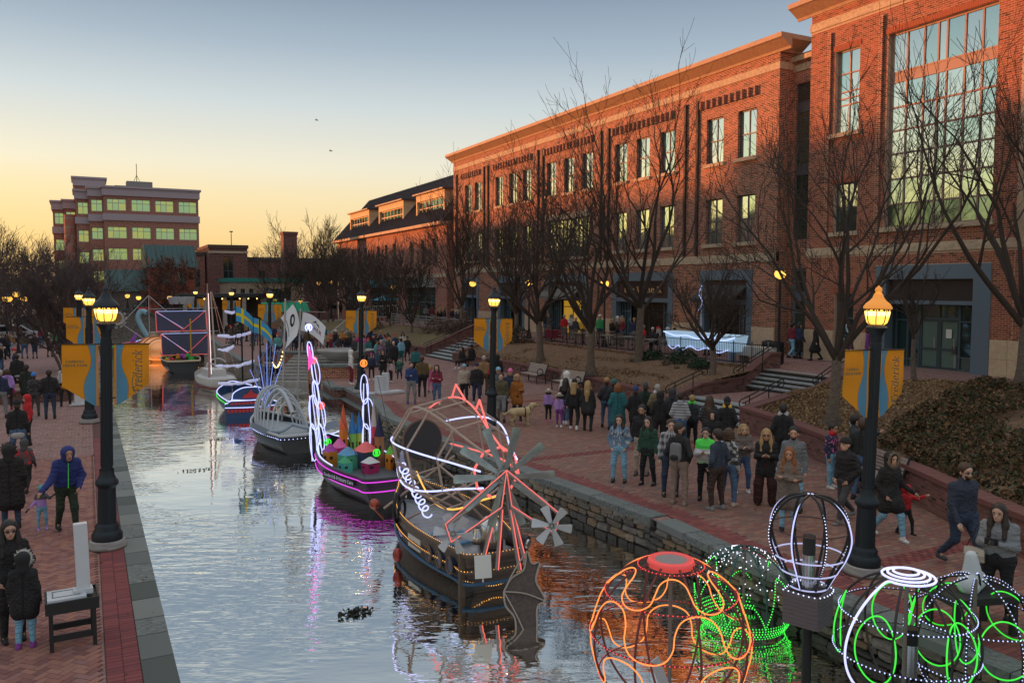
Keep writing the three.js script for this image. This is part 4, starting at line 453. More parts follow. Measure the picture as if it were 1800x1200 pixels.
// leaves as small flat faces scattered through a crown
function leafCloud(seed, n, place, size, bend = .6) { const R = rng(seed), P = [], N = [], I = [], U = []; for (let i = 0; i < n; i++) { const c = place(R), s = size * (.4 + R() * R() * 1.3), u = V(R() - .5, R() - .5, R() - .5).normalize(), w = new THREE.Vector3().crossVectors(u, V(R() - .5, R() - .5 + .3, R() - .5)).normalize(), nn = new THREE.Vector3().crossVectors(u, w), b = P.length / 3; for (const [a, e] of [[-.5, 0], [0, -.3], [.5, 0], [0, .3]]) { P.push(c.x + u.x * a * s + w.x * e * s, c.y + u.y * a * s + w.y * e * s, c.z + u.z * a * s + w.z * e * s); N.push(nn.x, nn.y, nn.z); U.push(a, e); } I.push(b, b + 1, b + 2, b, b + 2, b + 3); } const g = new THREE.BufferGeometry(); g.setAttribute('position', new THREE.Float32BufferAttribute(P, 3)); g.setAttribute('normal', new THREE.Float32BufferAttribute(N, 3)); g.setAttribute('uv', new THREE.Float32BufferAttribute(U, 2)); g.setIndex(I); return g; }
{ const t = thing('leafy_tree', 'round tree keeping its dry russet leaves in front of the green roofed house', 'tree', [8.5, 0, -99]), [a, b] = treeGeo(201, 8.6, { limbs: 7, spread: .7, depth: 5, fork: .2, density: .8, twig: .015 }); mesh('trunk', a, BARK_WARM, t); mesh('crown', b, TWW, t); const clumps = []; const R = rng(5); for (let i = 0; i < 90; i++) { const th = R() * 2 * PI, ph = Math.acos(1 - 2 * R()), r = Math.pow(R(), .4); clumps.push([V(Math.sin(ph) * Math.cos(th) * r * 3.2, 5 + Math.cos(ph) * r * 3.3, Math.sin(ph) * Math.sin(th) * r * 3.2), .35 + R() * .5]); } mesh('leaves', leafCloud(7, 9000, (R) => { const [c, s] = clumps[Math.floor(R() * clumps.length)]; return c.clone().add(V((R() + R() - 1) * s, (R() + R() - 1) * s, (R() + R() - 1) * s)); }, .2), M(.14, .055, .035, .9), t); }
function shrub(label, pos, w, h, seed, col, n = 900, group) { const t = thing('shrub', label, 'shrub', pos, 0, group), [a, b] = treeGeo(seed, h * .9, { limbs: 6, spread: .8, depth: 3, fork: .1, trunkR: .03, stems: 2, twig: .006 }); mesh('stem', b, BARK, t); mesh('leaves', leafCloud(seed + 1, n, (R) => { const th = R() * 2 * PI, r = Math.sqrt(R()), y = R(); return V(Math.cos(th) * r * w * (.6 + .4 * Math.sin(y * PI)), y * h * (1.1 - r * .35), Math.sin(th) * r * w * (.6 + .4 * Math.sin(y * PI))); }, .16), M(...col, .8), t); return t; }
[['dark green shrub at the left foot of the lit display', [24.9, 1.2, -30.6], .8, .9], ['low dark green shrub in front of the fence by the lit display', [24.6, 1.15, -29], .6, .55], ['spreading dark green shrub under the tallest bare tree', [24.9, 1.15, -33], .7, .7]].forEach(([l, p, w, h], i) => shrub(l, p, w, h, 300 + i * 2, [.02, .05, .022], 900, 'green shrubs before the terrace fence'));
[['left of the three russet shrubs above the grass bank', [24.6, 1, -60.5]], ['middle of the three russet shrubs above the grass bank', [24.9, 1, -58.4]], ['right of the three russet shrubs above the grass bank', [25.2, 1, -56.9]]].forEach(([l, p], i) => shrub('rounded shrub, ' + l, p, 1.1, 1.6, 320 + i * 2, [.1, .06, .045], 1200, 'russet shrubs on the grass bank'));
shrub('dark rounded bush below the white ramp railing', [22.2, .8, -71], 1.5, 1.8, 340, [.07, .05, .035], 1500); shrub('brown bush at the top of the far stairs', [25.8, 1.3, -57.6], 1, 1.4, 342, [.09, .055, .04], 1000); shrub('leafy bush behind the second lamp, at the right of the far stairs', [24.8, 1.3, -47.2], 1, 1.2, 344, [.06, .05, .035], 1100);
// ivy and dry leaves cover the banks: nobody could count them
function cover(name, label, wall, edge, n, y0, sizes, cols, seed, lo = 0, hi = 1, clump = 0) { const o = new THREE.Group(), R = rng(seed); o.name = numbered(name); o.userData = { label, category: 'ground cover', kind: 'stuff' }; scene.add(o); const at = (pts, t) => { const s = t * (pts.length - 1), i = Math.min(pts.length - 2, Math.floor(s)), f = s - i; return [pts[i][0] + (pts[i + 1][0] - pts[i][0]) * f, pts[i][1] + (pts[i + 1][1] - pts[i][1]) * f]; };
  cols.forEach((c, k) => mesh('leaves', leafCloud(seed + k, n, (R) => { let t, v, n = 0; do { t = lo + (hi - lo) * R(); v = R(); } while (clump && n++ < 6 && vnoise(t * 34, v * 13, 999, seed) < .25 + .5 * R()); const a = at(wall, t), b = at(edge, t); return V(a[0] + (b[0] - a[0]) * v, y0 + (TERRACE_Y - y0) * v + Math.sin(v * PI) * (.04 + .26 * vnoise(a[0] * .9, v * 7, 64, 3)) + R() * sizes[1], a[1] + (b[1] - a[1]) * v); }, sizes[0]), M(...c, .9), o, 'stuff')); return o; }
cover('ivy_cover', 'thick russet and dark green ivy covering the bank above the bench at right', [[13.6, -4], [14.9, -7.5], [15.9, -9.9], [17.2, -12.4], [18.5, -15]], [[31.8, -4], [31, -8], [30.6, -13], [30.2, -17], [29.6, -19]], 16000, .75, [.12, .3], [[.1, .05, .025], [.055, .06, .02], [.16, .085, .035], [.03, .035, .015]], 400, 0, 1, 1);
cover('fallen_leaves', 'dry tan leaves and straw strewn over the mulch bank behind the two slatted benches', WALL_B, EDGE_B, 9000, .5, [.11, .04], [[.22, .13, .06], [.13, .075, .04], [.28, .18, .09]], 410);
cover('fallen_leaves', 'dry tan leaves strewn round the foot of the tall tree behind the right hand banners', WALL_A.slice(3), EDGE_A.slice(3), 6000, .62, [.11, .04], [[.24, .15, .07], [.16, .09, .045], [.3, .2, .1]], 420);
// ---------- street lamps and banners ----------
const AMBER = new THREE.MeshStandardMaterial({ color: new THREE.Color().setRGB(.8, .5, .15), emissive: new THREE.Color().setRGB(1, .5, .07), emissiveIntensity: 1.15, roughness: .4 }), CORE = glow(1, .66, .2, 2.2);
const LAMP_TILT = new THREE.Quaternion().setFromAxisAngle(V(Math.sin(YAW), 0, -Math.cos(YAW)), .026);
function lampParts(t, capMat, light) {
  mesh('plinth', new MB().lathe([[0, 0], [.34, 0], [.34, .07], [.31, .09], [.31, .15], [.28, .17], [0, .17]], 0, 0, 0, 24).geo(), CONCRETE, t);
  mesh('base', new MB().lathe([[.27, .17], [.27, .27], [.24, .33], [.21, .36], [.215, .42], [.19, .46], [.165, .5], [.155, 1.15], [.17, 1.18], [.2, 1.22], [.2, 1.28], [.16, 1.33], [.13, 1.4], [.125, 1.5]], 0, 0, 0, 24).geo(), IRON, t);
  const pole = new MB().lathe([[.105, 1.5], [.1, 1.55], [.088, 4.02]], 0, 0, 0, 16); for (let k = 0; k < 10; k++) { const a = k / 10 * 2 * PI; pole.cyl(V(Math.cos(a) * .098, 1.56, Math.sin(a) * .098), V(Math.cos(a) * .086, 3.95, Math.sin(a) * .086), .012, .011, 5, false); } pole.build('pole', IRON, t);
  mesh('capital', new MB().lathe([[.088, 4.0], [.1, 4.03], [.09, 4.06], [.11, 4.14], [.15, 4.2], [.17, 4.22], [.17, 4.25], [.12, 4.27], [.12, 4.3]], 0, 0, 0, 18).geo(), IRON, t);
  const g = mesh('lantern_glass', new MB().lathe([[.125, 4.29], [.16, 4.32], [.185, 4.4], [.197, 4.5], [.2, 4.56]], 0, 0, 0, 20).geo(), AMBER, t); mesh('lamp_bulb', new MB().lathe([[.05, 4.33], [.188, 4.43], [.199, 4.5], [.19, 4.52]], 0, 0, 0, 16).geo(), CORE, g).scale.set(1.012, 1, 1.012);
  const cage = new MB(); for (let k = 0; k < 8; k++) { const a = k / 8 * 2 * PI + .2, q = (r, y) => V(Math.cos(a) * r, y, Math.sin(a) * r); cage.tube([q(.13, 4.29), q(.168, 4.32), q(.196, 4.42), q(.21, 4.55)], .008, 5); } cage.add(new THREE.TorusGeometry(.207, .018, 6, 24), T(0, 4.555, 0, 0, PI / 2)); for (let k = 0; k < 16; k++) { const a = k / 16 * 2 * PI; cage.box(Math.cos(a) * .21, 4.53, Math.sin(a) * .21, .03, .035, .012, PI / 2 - a); } cage.build('lantern_cage', BLACK, t);
  mesh('lantern_roof', new MB().lathe([[.225, 4.55], [.228, 4.58], [.19, 4.64], [.13, 4.69], [.09, 4.74], [.07, 4.8], [.06, 4.81]], 0, 0, 0, 20).geo(), capMat, t); mesh('finial', new MB().lathe([[.06, 4.8], [.045, 4.83], [.06, 4.86], [.05, 4.9], [.015, 4.93], [0, 4.95]], 0, 0, 0, 12).geo(), capMat, t);
  if (light) { const p = new THREE.PointLight(new THREE.Color().setRGB(1, .55, .16), light, 0, 2); p.position.set(0, 4.45, 0); p.castShadow = true; p.shadow.radius = 12; p.name = 'lamp_light'; t.add(p); }
}
const CAPO = new THREE.MeshStandardMaterial({ color: new THREE.Color().setRGB(.75, .3, .06), emissive: new THREE.Color().setRGB(.6, .2, .02), emissiveIntensity: .45, roughness: .5 });
function bannerTex(kind) { const cv = document.createElement('canvas'); cv.width = 256; cv.height = 512; const c = cv.getContext('2d'); c.fillStyle = '#d08a10'; c.fillRect(0, 0, 256, 512); c.fillStyle = '#4f86a6'; const L = kind === 0; c.beginPath(); const x = (v) => L ? v : 256 - v; c.moveTo(x(180), 0); c.bezierCurveTo(x(205), 90, x(215), 150, x(180), 240); c.bezierCurveTo(x(145), 320, x(140), 380, x(170), 512); c.lineTo(x(240), 512); c.lineTo(x(240), 0); c.fill(); c.strokeStyle = '#b06f08'; c.lineWidth = 5; c.beginPath(); c.moveTo(x(180), 0); c.bezierCurveTo(x(205), 90, x(215), 150, x(180), 240); c.bezierCurveTo(x(145), 320, x(140), 380, x(170), 512); c.stroke(); c.fillStyle = '#274b63'; c.textAlign = 'center';
  const R = rng(kind + 3); for (let i = 0; i < 900; i++) { c.fillStyle = `rgba(${R() < .5 ? '255,220,140' : '60,30,0'},0.05)`; c.fillRect(R() * 256, R() * 512, 2 + R() * 14, 1 + R() * 3); }
  c.fillStyle = '#30505f'; if (L) { c.font = 'bold 27px serif'; c.fillText('CARROLL', 92, 150); c.fillText('CREEK PARK', 92, 182); } else { c.save(); c.translate(205, 235); c.rotate(-PI / 2); c.font = 'italic 92px serif'; c.fillText('Frederick', 0, 0, 360); c.lineWidth = 5; c.strokeStyle = '#30505f'; c.beginPath(); c.moveTo(-175, -48); c.bezierCurveTo(-130, -90, -60, -70, -20, -62); c.moveTo(-165, 25); c.bezierCurveTo(-200, 40, -200, 0, -150, -10); c.stroke(); c.restore(); }
  const t = new THREE.CanvasTexture(cv); t.colorSpace = THREE.SRGBColorSpace; return t; }
const BAN = [0, 1].map((k) => new THREE.MeshStandardMaterial({ map: bannerTex(k), roughness: .85, side: THREE.DoubleSide }));
function bannerGeo(k, seed) { const nx = 10, ny = 12, w = .6, g = new THREE.PlaneGeometry(w, 1, nx, ny), p = g.attributes.position, u = g.attributes.uv; for (let j = 0; j <= ny; j++) for (let i = 0; i <= nx; i++) { const a = i / nx, v = j / ny, inner = k === 0 ? a : 1 - a, H = .76 + .38 * Math.min(1, inner * 1.12), n = j * (nx + 1) + i; p.setXYZ(n, (a - .5) * w, -v * H, .02 * Math.sin(v * 5 + a * 3 + seed) * v); u.setXY(n, a, 1 - v * H / 1.14); } g.computeVertexNormals(); return g; }
const BANG = [bannerGeo(0, 1), bannerGeo(1, 2)];
function lamp(label, where, pos, o = {}) {
  const t = thing('street_lamp', label, 'street lamp', pos, 0, o.group || 'street lamps on the canal promenades'); lampParts(t, o.cap || IRON, o.light ?? 5); t.quaternion.copy(LAMP_TILT);
  const s = o.s || 1; t.scale.setScalar(s);
  if (o.banners !== false) for (const k of [0, 1]) { const b = thing('banner', (k ? 'right' : 'left') + ' banner, orange with blue wave, hanging on ' + where, 'banner', pos, 0, 'orange and blue lamp post banners'); b.quaternion.copy(LAMP_TILT); b.scale.setScalar(s); const x = k ? .43 : -.43; const m = mesh('cloth', BANG[k], BAN[k], b); m.position.set(x, 3.85, 0); mesh('rod', new MB().cyl(V(k ? .08 : -.08, 3.86, 0), V(k ? .75 : -.75, 3.86, 0), .012, .012, 6).cyl(V(k ? .08 : -.08, 2.85, 0), V(k ? .16 : -.16, 2.85, 0), .012, .012, 6).geo(), BLACK, b); }
  return t;
}
lamp('large dark street lamp with amber lantern, nearest on the left promenade', 'the nearest left lamp post', onY(188, 962), { light: 7 });
lamp('second dark street lamp on the left promenade, behind the nearest one', 'the second left lamp post', onY(157, 743), {});
lamp('third street lamp on the left, half hidden behind the bare multi stemmed tree', 'the third left lamp post', [-.4, 0, -49.5], { light: 4 });
lamp('nearest right street lamp with a glowing orange roof on its lantern', 'the orange topped right lamp post', onY(1518, 1008), { cap: CAPO, light: 8 });
lamp('street lamp at the foot of the mulch bank beside the golden dog', 'the lamp post beside the dog', onY(863, 755), {});
lamp('street lamp behind the parapet near the pale ice blocks', 'the lamp post near the parapet', onY(633, 690), {});
lamp('street lamp above the crowd at the head of the water steps', 'the lamp post above the water steps', onY(473, 640), { light: 4 });
lamp('street lamp in front of the green awning at the far end', 'the lamp post by the green awning', [10.9, 0, -73], { light: 3 });
lamp('farthest street lamp with banners, in front of the dark pavilion', 'the lamp post before the pavilion', [9.6, 0, -87], { light: 3 });
// terrace lamps carry bare globes of amber glass
function globeLamp(label, pos, h, heads = 1, light = 0) { const t = thing('globe_lamp', label, 'street lamp', pos, 0, 'globe lamps'); mesh('pole', new MB().lathe([[.2, 0], [.2, .1], [.12, .25], [.1, .6], [.065, .7], [.05, h - .25], [.09, h - .2], [.1, h - .17]], 0, 0, 0, 12).geo(), IRON, t); for (let k = 0; k < heads; k++) { const x = heads > 1 ? (k - (heads - 1) / 2) * .5 : 0, y = heads > 1 && k === 1 ? .35 : 0; mesh('globe', new MB().lathe([[.08, h - .17 + y], [.22, h - .08 + y], [.26, h + .08 + y], [.2, h + .22 + y], [.06, h + .3 + y]], x, 0, 0, 14).geo(), AMBER, t); mesh('globe_cap', new MB().lathe([[.22, h + .2 + y], [.1, h + .34 + y], [.03, h + .42 + y], [0, h + .44 + y]], x, 0, 0, 12).geo(), IRON, t); if (heads > 1) mesh('arm', new MB().bar(V(0, h - .3, 0), V(x || .001, h - .2 + y, 0), .04).geo(), IRON, t); } if (light) { const p = new THREE.PointLight(new THREE.Color().setRGB(1, .55, .16), light, 0, 2); p.position.set(0, h, 0); p.castShadow = true; p.shadow.radius = 14; p.name = 'lamp_light'; t.add(p); } return t; }
const hAt = (p, py) => EYE.y + (506 - py) / FOCAL * depthOf(p) - p.y;
[['at the top of the far stairs', 831, 497, 25.8, -56.5], ['between the leaning tree and the awning', 930, 495, 27.4, -48.5], ['in front of the wine shop sign', 1063, 497, 27.6, -40.5], ['beside the black rubbish bins on the terrace', 1372, 480, 28.2, -28.2]].forEach(([w, px, py, x, z]) => { const r = onX(px, py, x), p = V(x, TERRACE_Y, r.z); globeLamp('black terrace lamp with amber globe ' + w, p, r.y - TERRACE_Y - .1, 1, 3); });
[['at the left edge of the plaza', 9, 524, 60, 1], ['with three globes beside the white car', 28, 524, 62, 3], ['behind the branches of the multi stemmed tree', 100, 528, 66, 2], ['left of the stone bridge', 223, 519, 88, 1], ['on the stone bridge', 243, 523, 88, 1], ['left of the crow\'s nest on the far boat', 298, 527, 89, 1], ['right of the crow\'s nest on the far boat', 321, 524, 89, 1], ['left of the mansard building', 581, 495, 100, 1], ['between the far trees by the ramp', 560, 497, 100, 1], ['in front of the turquoise shop front', 691, 503, 82, 1], ['in front of the pavilion posts', 528, 530, 95, 1]].forEach(([w, px, py, d, n]) => { const r = atDepth(px, py, d), y0 = r.x > 19 ? 1.2 : r.x > .8 && r.x < 9 ? 2.6 : 0; globeLamp('small amber globe lamp ' + w, V(r.x, y0, r.z), Math.max(1.2, r.y - y0 - .1), n, 0); });
// ---------- people ----------
// a body or a garment is a field of tapered capsules joined by a smooth minimum and meshed as one continuous surface
const _tab = (() => { const e = []; for (let i = 0; i < 8; i++) for (let j = i + 1; j < 8; j++) { const d = i ^ j; if (d === 1 || d === 2 || d === 4) e.push([i, j]); } return e; })();
function fieldMesh(prims, cell, k = .04) {
  let lo = [1e9, 1e9, 1e9], hi = [-1e9, -1e9, -1e9];
  for (const p of prims) for (let c = 0; c < 3; c++) { const A = p.a.getComponent(c), B = p.b.getComponent(c), r = Math.max(p.ra, p.rb) * Math.max(1, p.s ? 1 / Math.min(p.s[0], p.s[1], p.s[2]) : 1); p.lo ||= []; p.hi ||= []; p.lo[c] = Math.min(A, B) - r - k - cell; p.hi[c] = Math.max(A, B) + r + k + cell; lo[c] = Math.min(lo[c], p.lo[c]); hi[c] = Math.max(hi[c], p.hi[c]); }
  const n = [0, 1, 2].map((c) => Math.ceil((hi[c] - lo[c]) / cell) + 2), F = new Float32Array(n[0] * n[1] * n[2]).fill(1e3), nx = n[0], nxy = n[0] * n[1];
  for (const p of prims) {
    const bx = p.b.x - p.a.x, by = p.b.y - p.a.y, bz = p.b.z - p.a.z, s = p.s || [1, 1, 1], L2 = bx * bx * s[0] * s[0] + by * by * s[1] * s[1] + bz * bz * s[2] * s[2] || 1e-9, i0 = [0, 1, 2].map((c) => Math.max(0, Math.floor((p.lo[c] - lo[c]) / cell))), i1 = [0, 1, 2].map((c) => Math.min(n[c] - 1, Math.ceil((p.hi[c] - lo[c]) / cell)));
    for (let z = i0[2]; z <= i1[2]; z++) for (let y = i0[1]; y <= i1[1]; y++) for (let x = i0[0]; x <= i1[0]; x++) {
      const px = lo[0] + x * cell - p.a.x, py = lo[1] + y * cell - p.a.y, pz = lo[2] + z * cell - p.a.z; let h = (px * bx * s[0] * s[0] + py * by * s[1] * s[1] + pz * bz * s[2] * s[2]) / L2; h = h < 0 ? 0 : h > 1 ? 1 : h;
      const dx = (px - h * bx) * s[0], dy = (py - h * by) * s[1], dz = (pz - h * bz) * s[2]; let d = Math.sqrt(dx * dx + dy * dy + dz * dz) - (p.ra + (p.rb - p.ra) * h); if (p.rib) d -= p.rib * Math.sin((p.ribAxis ? h * Math.sqrt(L2) : lo[1] + y * cell) * p.ribF);
      const q = z * nxy + y * nx + x, f = F[q]; if (p.cut) { if (-d > f) F[q] = -d; continue; } const kk = p.k ?? k, m = kk - Math.abs(d - f); F[q] = Math.min(d, f) - (m > 0 ? m * m / (4 * kk) : 0);
    }
  }
  const idx = new Int32Array(F.length).fill(-1), P = [], I = [], off = [0, 1, nx, nx + 1, nxy, nxy + 1, nxy + nx, nxy + nx + 1];
  for (let z = 0; z < n[2] - 1; z++) for (let y = 0; y < n[1] - 1; y++) for (let x = 0; x < nx - 1; x++) { const q = z * nxy + y * nx + x; let mask = 0; for (let c = 0; c < 8; c++) if (F[q + off[c]] < 0) mask |= 1 << c; if (mask === 0 || mask === 255) continue; let sx = 0, sy = 0, sz = 0, m = 0; for (const [i, j] of _tab) { if (((mask >> i) & 1) === ((mask >> j) & 1)) continue; const a = F[q + off[i]], b = F[q + off[j]], t = a / (a - b); sx += (i & 1) + ((j & 1) - (i & 1)) * t; sy += ((i >> 1) & 1) + (((j >> 1) & 1) - ((i >> 1) & 1)) * t; sz += (i >> 2) + ((j >> 2) - (i >> 2)) * t; m++; } idx[q] = P.length / 3; P.push(lo[0] + (x + sx / m) * cell, lo[1] + (y + sy / m) * cell, lo[2] + (z + sz / m) * cell); }
  const quad = (a, b, c, d, flip) => { if (a < 0 || b < 0 || c < 0 || d < 0) return; flip ? I.push(a, c, b, a, d, c) : I.push(a, b, c, a, c, d); };
  for (let z = 1; z < n[2] - 1; z++) for (let y = 1; y < n[1] - 1; y++) for (let x = 1; x < nx - 1; x++) { const q = z * nxy + y * nx + x, s = F[q] < 0; if (s !== (F[q + 1] < 0)) quad(idx[q - nxy - nx], idx[q - nxy], idx[q], idx[q - nx], !s); if (s !== (F[q + nx] < 0)) quad(idx[q - nxy - 1], idx[q - 1], idx[q], idx[q - nxy], !s); if (s !== (F[q + nxy] < 0)) quad(idx[q - nx - 1], idx[q - nx], idx[q], idx[q - 1], !s); }
  const g = new THREE.BufferGeometry(); g.setAttribute('position', new THREE.Float32BufferAttribute(P, 3)); g.setIndex(I); g.computeVertexNormals(); g.setAttribute('uv', new THREE.Float32BufferAttribute(new Float32Array(P.length / 3 * 2), 2)); return g;
}
const cap = (a, b, ra, rb, o) => ({ a, b, ra, rb, ...(o || {}) });
const CLOTH = { black: [.016, .016, .018], navy: [.022, .032, .075], blue: [.03, .07, .22], jeans: [.07, .13, .24], lightjeans: [.3, .42, .52], darkjeans: [.03, .05, .09], grey: [.2, .21, .22], lightgrey: [.42, .43, .45], darkgrey: [.06, .062, .068], white: [.62, .62, .62], cream: [.5, .44, .36], tan: [.34, .2, .09], brown: [.1, .06, .035], khaki: [.25, .19, .16], olive: [.09, .085, .05], taupe: [.16, .13, .115], green: [.02, .075, .045], brightgreen: [.03, .28, .1], neon: [.1, .8, .1], red: [.5, .02, .025], maroon: [.16, .015, .03], burgundy: [.2, .02, .05], purple: [.22, .05, .27], lilac: [.4, .25, .62], pink: [.65, .16, .36], magenta: [.5, .03, .25], teal: [.02, .13, .14], lightblue: [.2, .42, .58], orange: [.5, .2, .03], yellow: [.7, .45, .06], denim: [.12, .2, .3], charcoal: [.04, .042, .048], turquoise: [.1, .32, .34], beige: [.42, .36, .3] };
const HAIR = { black: [.012, .01, .009], brown: [.05, .026, .014], darkbrown: [.025, .015, .01], blonde: [.34, .22, .09], grey: [.32, .3, .28], ginger: [.2, .07, .02], curly: [.06, .03, .015] };
const SKINS = [[.5, .3, .22], [.42, .24, .16], [.56, .36, .27], [.3, .16, .1], [.16, .08, .05]];
const clothMat = {}; const clothOf = (c) => clothMat[c] ||= noiseCloth(CLOTH[c] || c);
const CLOTH_BUMP = tex(128, 128, (x, y) => { const v = 255 * fbm(x / 14 + 2 * vnoise(x / 20, y / 20, 6, 5), y / 7, 18, 4, 77); return [v, v, v]; });
function noiseCloth(c) { return new THREE.MeshStandardMaterial({ color: new THREE.Color().setRGB(...c), roughness: .86, bumpMap: CLOTH_BUMP, bumpScale: .035, side: THREE.DoubleSide }); }
function patternMat(kind, A, B) { const key = kind + A + B; if (clothMat[key]) return clothMat[key]; const a = CLOTH[A], b = CLOTH[B], R = rng(key.length * 7 + 3); const t = tex(128, 128, (x, y) => { let m; if (kind === 'plaid') { const u = (x >> 4) & 1, v = (y >> 4) & 1; m = (u + v) / 2; } else if (kind === 'stripe') m = (y >> 3) & 1; else if (kind === 'camo') m = fbm(x / 16, y / 16, 8, 3, 5) > .46 ? 1 : 0; else if (kind === 'patch') m = vnoise(x / 10, y / 10, 13, 9) > .72 ? 1 : 0; else m = Math.min(1, Math.max(0, (y - 40) / 40)); return [0, 1, 2].map((k) => s8(a[k] + (b[k] - a[k]) * m)); }, true); return clothMat[key] = new THREE.MeshStandardMaterial({ map: t, roughness: .86, side: THREE.DoubleSide }); }
const SKIN_MAT = new THREE.MeshStandardMaterial({ color: 0xffffff, vertexColors: true, roughness: .6, side: THREE.DoubleSide });
const WORD = { lightjeans: 'pale jeans', darkjeans: 'dark jeans', jeans: 'blue jeans', lightblue: 'light blue', lightgrey: 'light grey', darkgrey: 'dark grey', neon: 'neon green', brightgreen: 'bright green' };
const word = (c) => WORD[c] || c;
// spec: h height, f facing (0 looks at the camera, 180 away), top/len/style, legs, hair/hat, pose, arms
function person(pos, o) {
  const h = o.h || 1.72, S = h / 1.72, child = h < 1.3, hs = child ? 1.32 - (h - .8) * .3 : 1.07, near = pos.distanceTo(EYE), lod = near < 25 ? 0 : near < 44 ? 1 : 2, cell = [.031, .044, .072][lod] / S, hc = [.0145, .024, .042][lod] / S, R = rng(Math.floor(Math.abs(pos.x * 131 + pos.z * 977)) + 5);
  const t = thing('person', o.label, 'person', pos, 0, o.group); t.scale.setScalar(S); t.rotation.y = Math.atan2(EYE.x - pos.x, EYE.z - pos.z) + (o.f || 0) * PI / 180;
  const walk = o.pose === 'walk' ? (o.stride || .3) : 0, sit = o.pose === 'sit', lean = o.lean || 0, w = o.w || 1;
  const pelvis = V(0, sit ? .5 : .92 - walk * .06, 0), tilt = (v) => { const d = v.clone().sub(pelvis); const c = Math.cos(lean), s = Math.sin(lean); return V(pelvis.x + d.x, pelvis.y + d.y * c - d.z * s, pelvis.z + d.y * s + d.z * c); };
  const hip = [V(.092 * w, pelvis.y, 0), V(-.092 * w, pelvis.y, 0)]; const st = .1 + R() * .05;
  const knee = sit ? [V(.11, .5, .42), V(-.1, .49, .42)] : [V(st, .5, .04 + walk * .55), V(-st, .5, .03 - walk * .15)], ank = sit ? [V(.12, .1, .4), V(-.1, .1, .46)] : [V(st + .01, .09, walk * .9), V(-st - .01, .09 + walk * .25, -walk * 1.15)];
  if (!sit && !walk) { const sh = (R() - .5) * .12; knee[0].z += Math.max(0, sh); ank[0].z += sh; ank[1].z -= sh * .5; }
  const neck = tilt(V(0, pelvis.y + .54, .0)), sh = [tilt(V(.158 * w, pelvis.y + .475, -.01)), tilt(V(-.158 * w, pelvis.y + .475, -.01))], chest = tilt(V(0, pelvis.y + .36, .015)), head = tilt(V(0, pelvis.y + .705, .03));
  if (o.nod) head.add(V(0, -.015, .05));
  const arms = o.arms || 'down', el = [], wr = [];
  [1, -1].forEach((q, i) => { const s = sh[i]; const A = Array.isArray(arms) ? arms[i] : arms; let e, u; const sw = walk * q * -.5;
    if (A === 'phone') { e = V(s.x + q * .05, s.y - .27, s.z + .06); u = V(q * .06, s.y - .2, s.z + .31); } else if (A === 'pocket') { e = V(s.x + q * .11, s.y - .27, s.z - .06); u = V(s.x + q * .015, s.y - .47, s.z + .1); } else if (A === 'cross') { e = V(s.x + q * .06, s.y - .27, s.z + .05); u = V(-q * .1, s.y - .24 + q * .02, s.z + .21); } else if (A === 'hold') { e = V(s.x + q * .1, s.y - .27, s.z + .02); u = V(s.x + q * .3, s.y - .45, s.z + .14); } else if (A === 'up') { e = V(s.x + q * .1, s.y - .08, s.z + .25); u = V(s.x + q * .22, s.y + .05, s.z + .46); } else if (A === 'point') { e = V(s.x + q * .2, s.y - .12, s.z + .1); u = V(s.x + q * .42, s.y - .14, s.z + .2); } else { e = V(s.x + q * .07, s.y - .28, s.z - .02 + sw * .5); u = V(s.x + q * .08, s.y - .53, s.z + .06 + sw * 1.2); }
    el.push(e); wr.push(u); });
  const skin = SKINS[o.skin ?? Math.floor(R() * 3)];
  // the body: one continuous figure, with finer head and hands
  const body = [cap(hip[0], hip[1], .095, .095), cap(pelvis, chest, .11, .12, { s: [1, 1, 1.15] }), cap(sh[0], sh[1], .06, .06), cap(chest, neck, .1, .055), cap(neck, head, .052, .05)];
  for (const i of [0, 1]) body.push(cap(hip[i], knee[i], .075, .052), cap(knee[i], ank[i], .052, .036), cap(sh[i], el[i], .048, .038), cap(el[i], wr[i], .038, .026), cap(ank[i], ank[i].clone().add(V(0, -.05, .1)), .035, .03));
  const gs = [fieldMesh(body, Math.max(cell * 1.7, .05))];
  const hy = (o.turn || 0) * PI / 180, hd = (x, y, z) => V(head.x + (x * Math.cos(hy) + z * Math.sin(hy)) * hs, head.y + y * hs, head.z + (-x * Math.sin(hy) + z * Math.cos(hy)) * hs), r_ = (r) => r * hs;
  const hp = [cap(hd(0, .03, -.02), hd(0, .035, .015), r_(.088), r_(.084), { s: [1.1, .95, 1] }), cap(hd(0, -.05, .03), hd(0, -.07, .045), r_(.06), r_(.045)), cap(hd(0, -.005, .088), hd(0, -.03, .104), r_(.011), r_(.016), { k: .015 }), cap(hd(0, -.09, 0), neck, r_(.045), .055)];
  if (lod < 2) hp.push(cap(hd(.086, 0, -.005), hd(.086, -.03, -.005), r_(.014), r_(.01), { k: .01 }), cap(hd(-.086, 0, -.005), hd(-.086, -.03, -.005), r_(.014), r_(.01), { k: .01 }), cap(hd(-.03, -.058, .083), hd(.03, -.058, .083), r_(.012), r_(.012), { k: .012 }), cap(hd(-.04, .022, .078), hd(.04, .022, .078), r_(.014), r_(.014), { k: .015 }));
  gs.push(fieldMesh(hp, hc, .025));
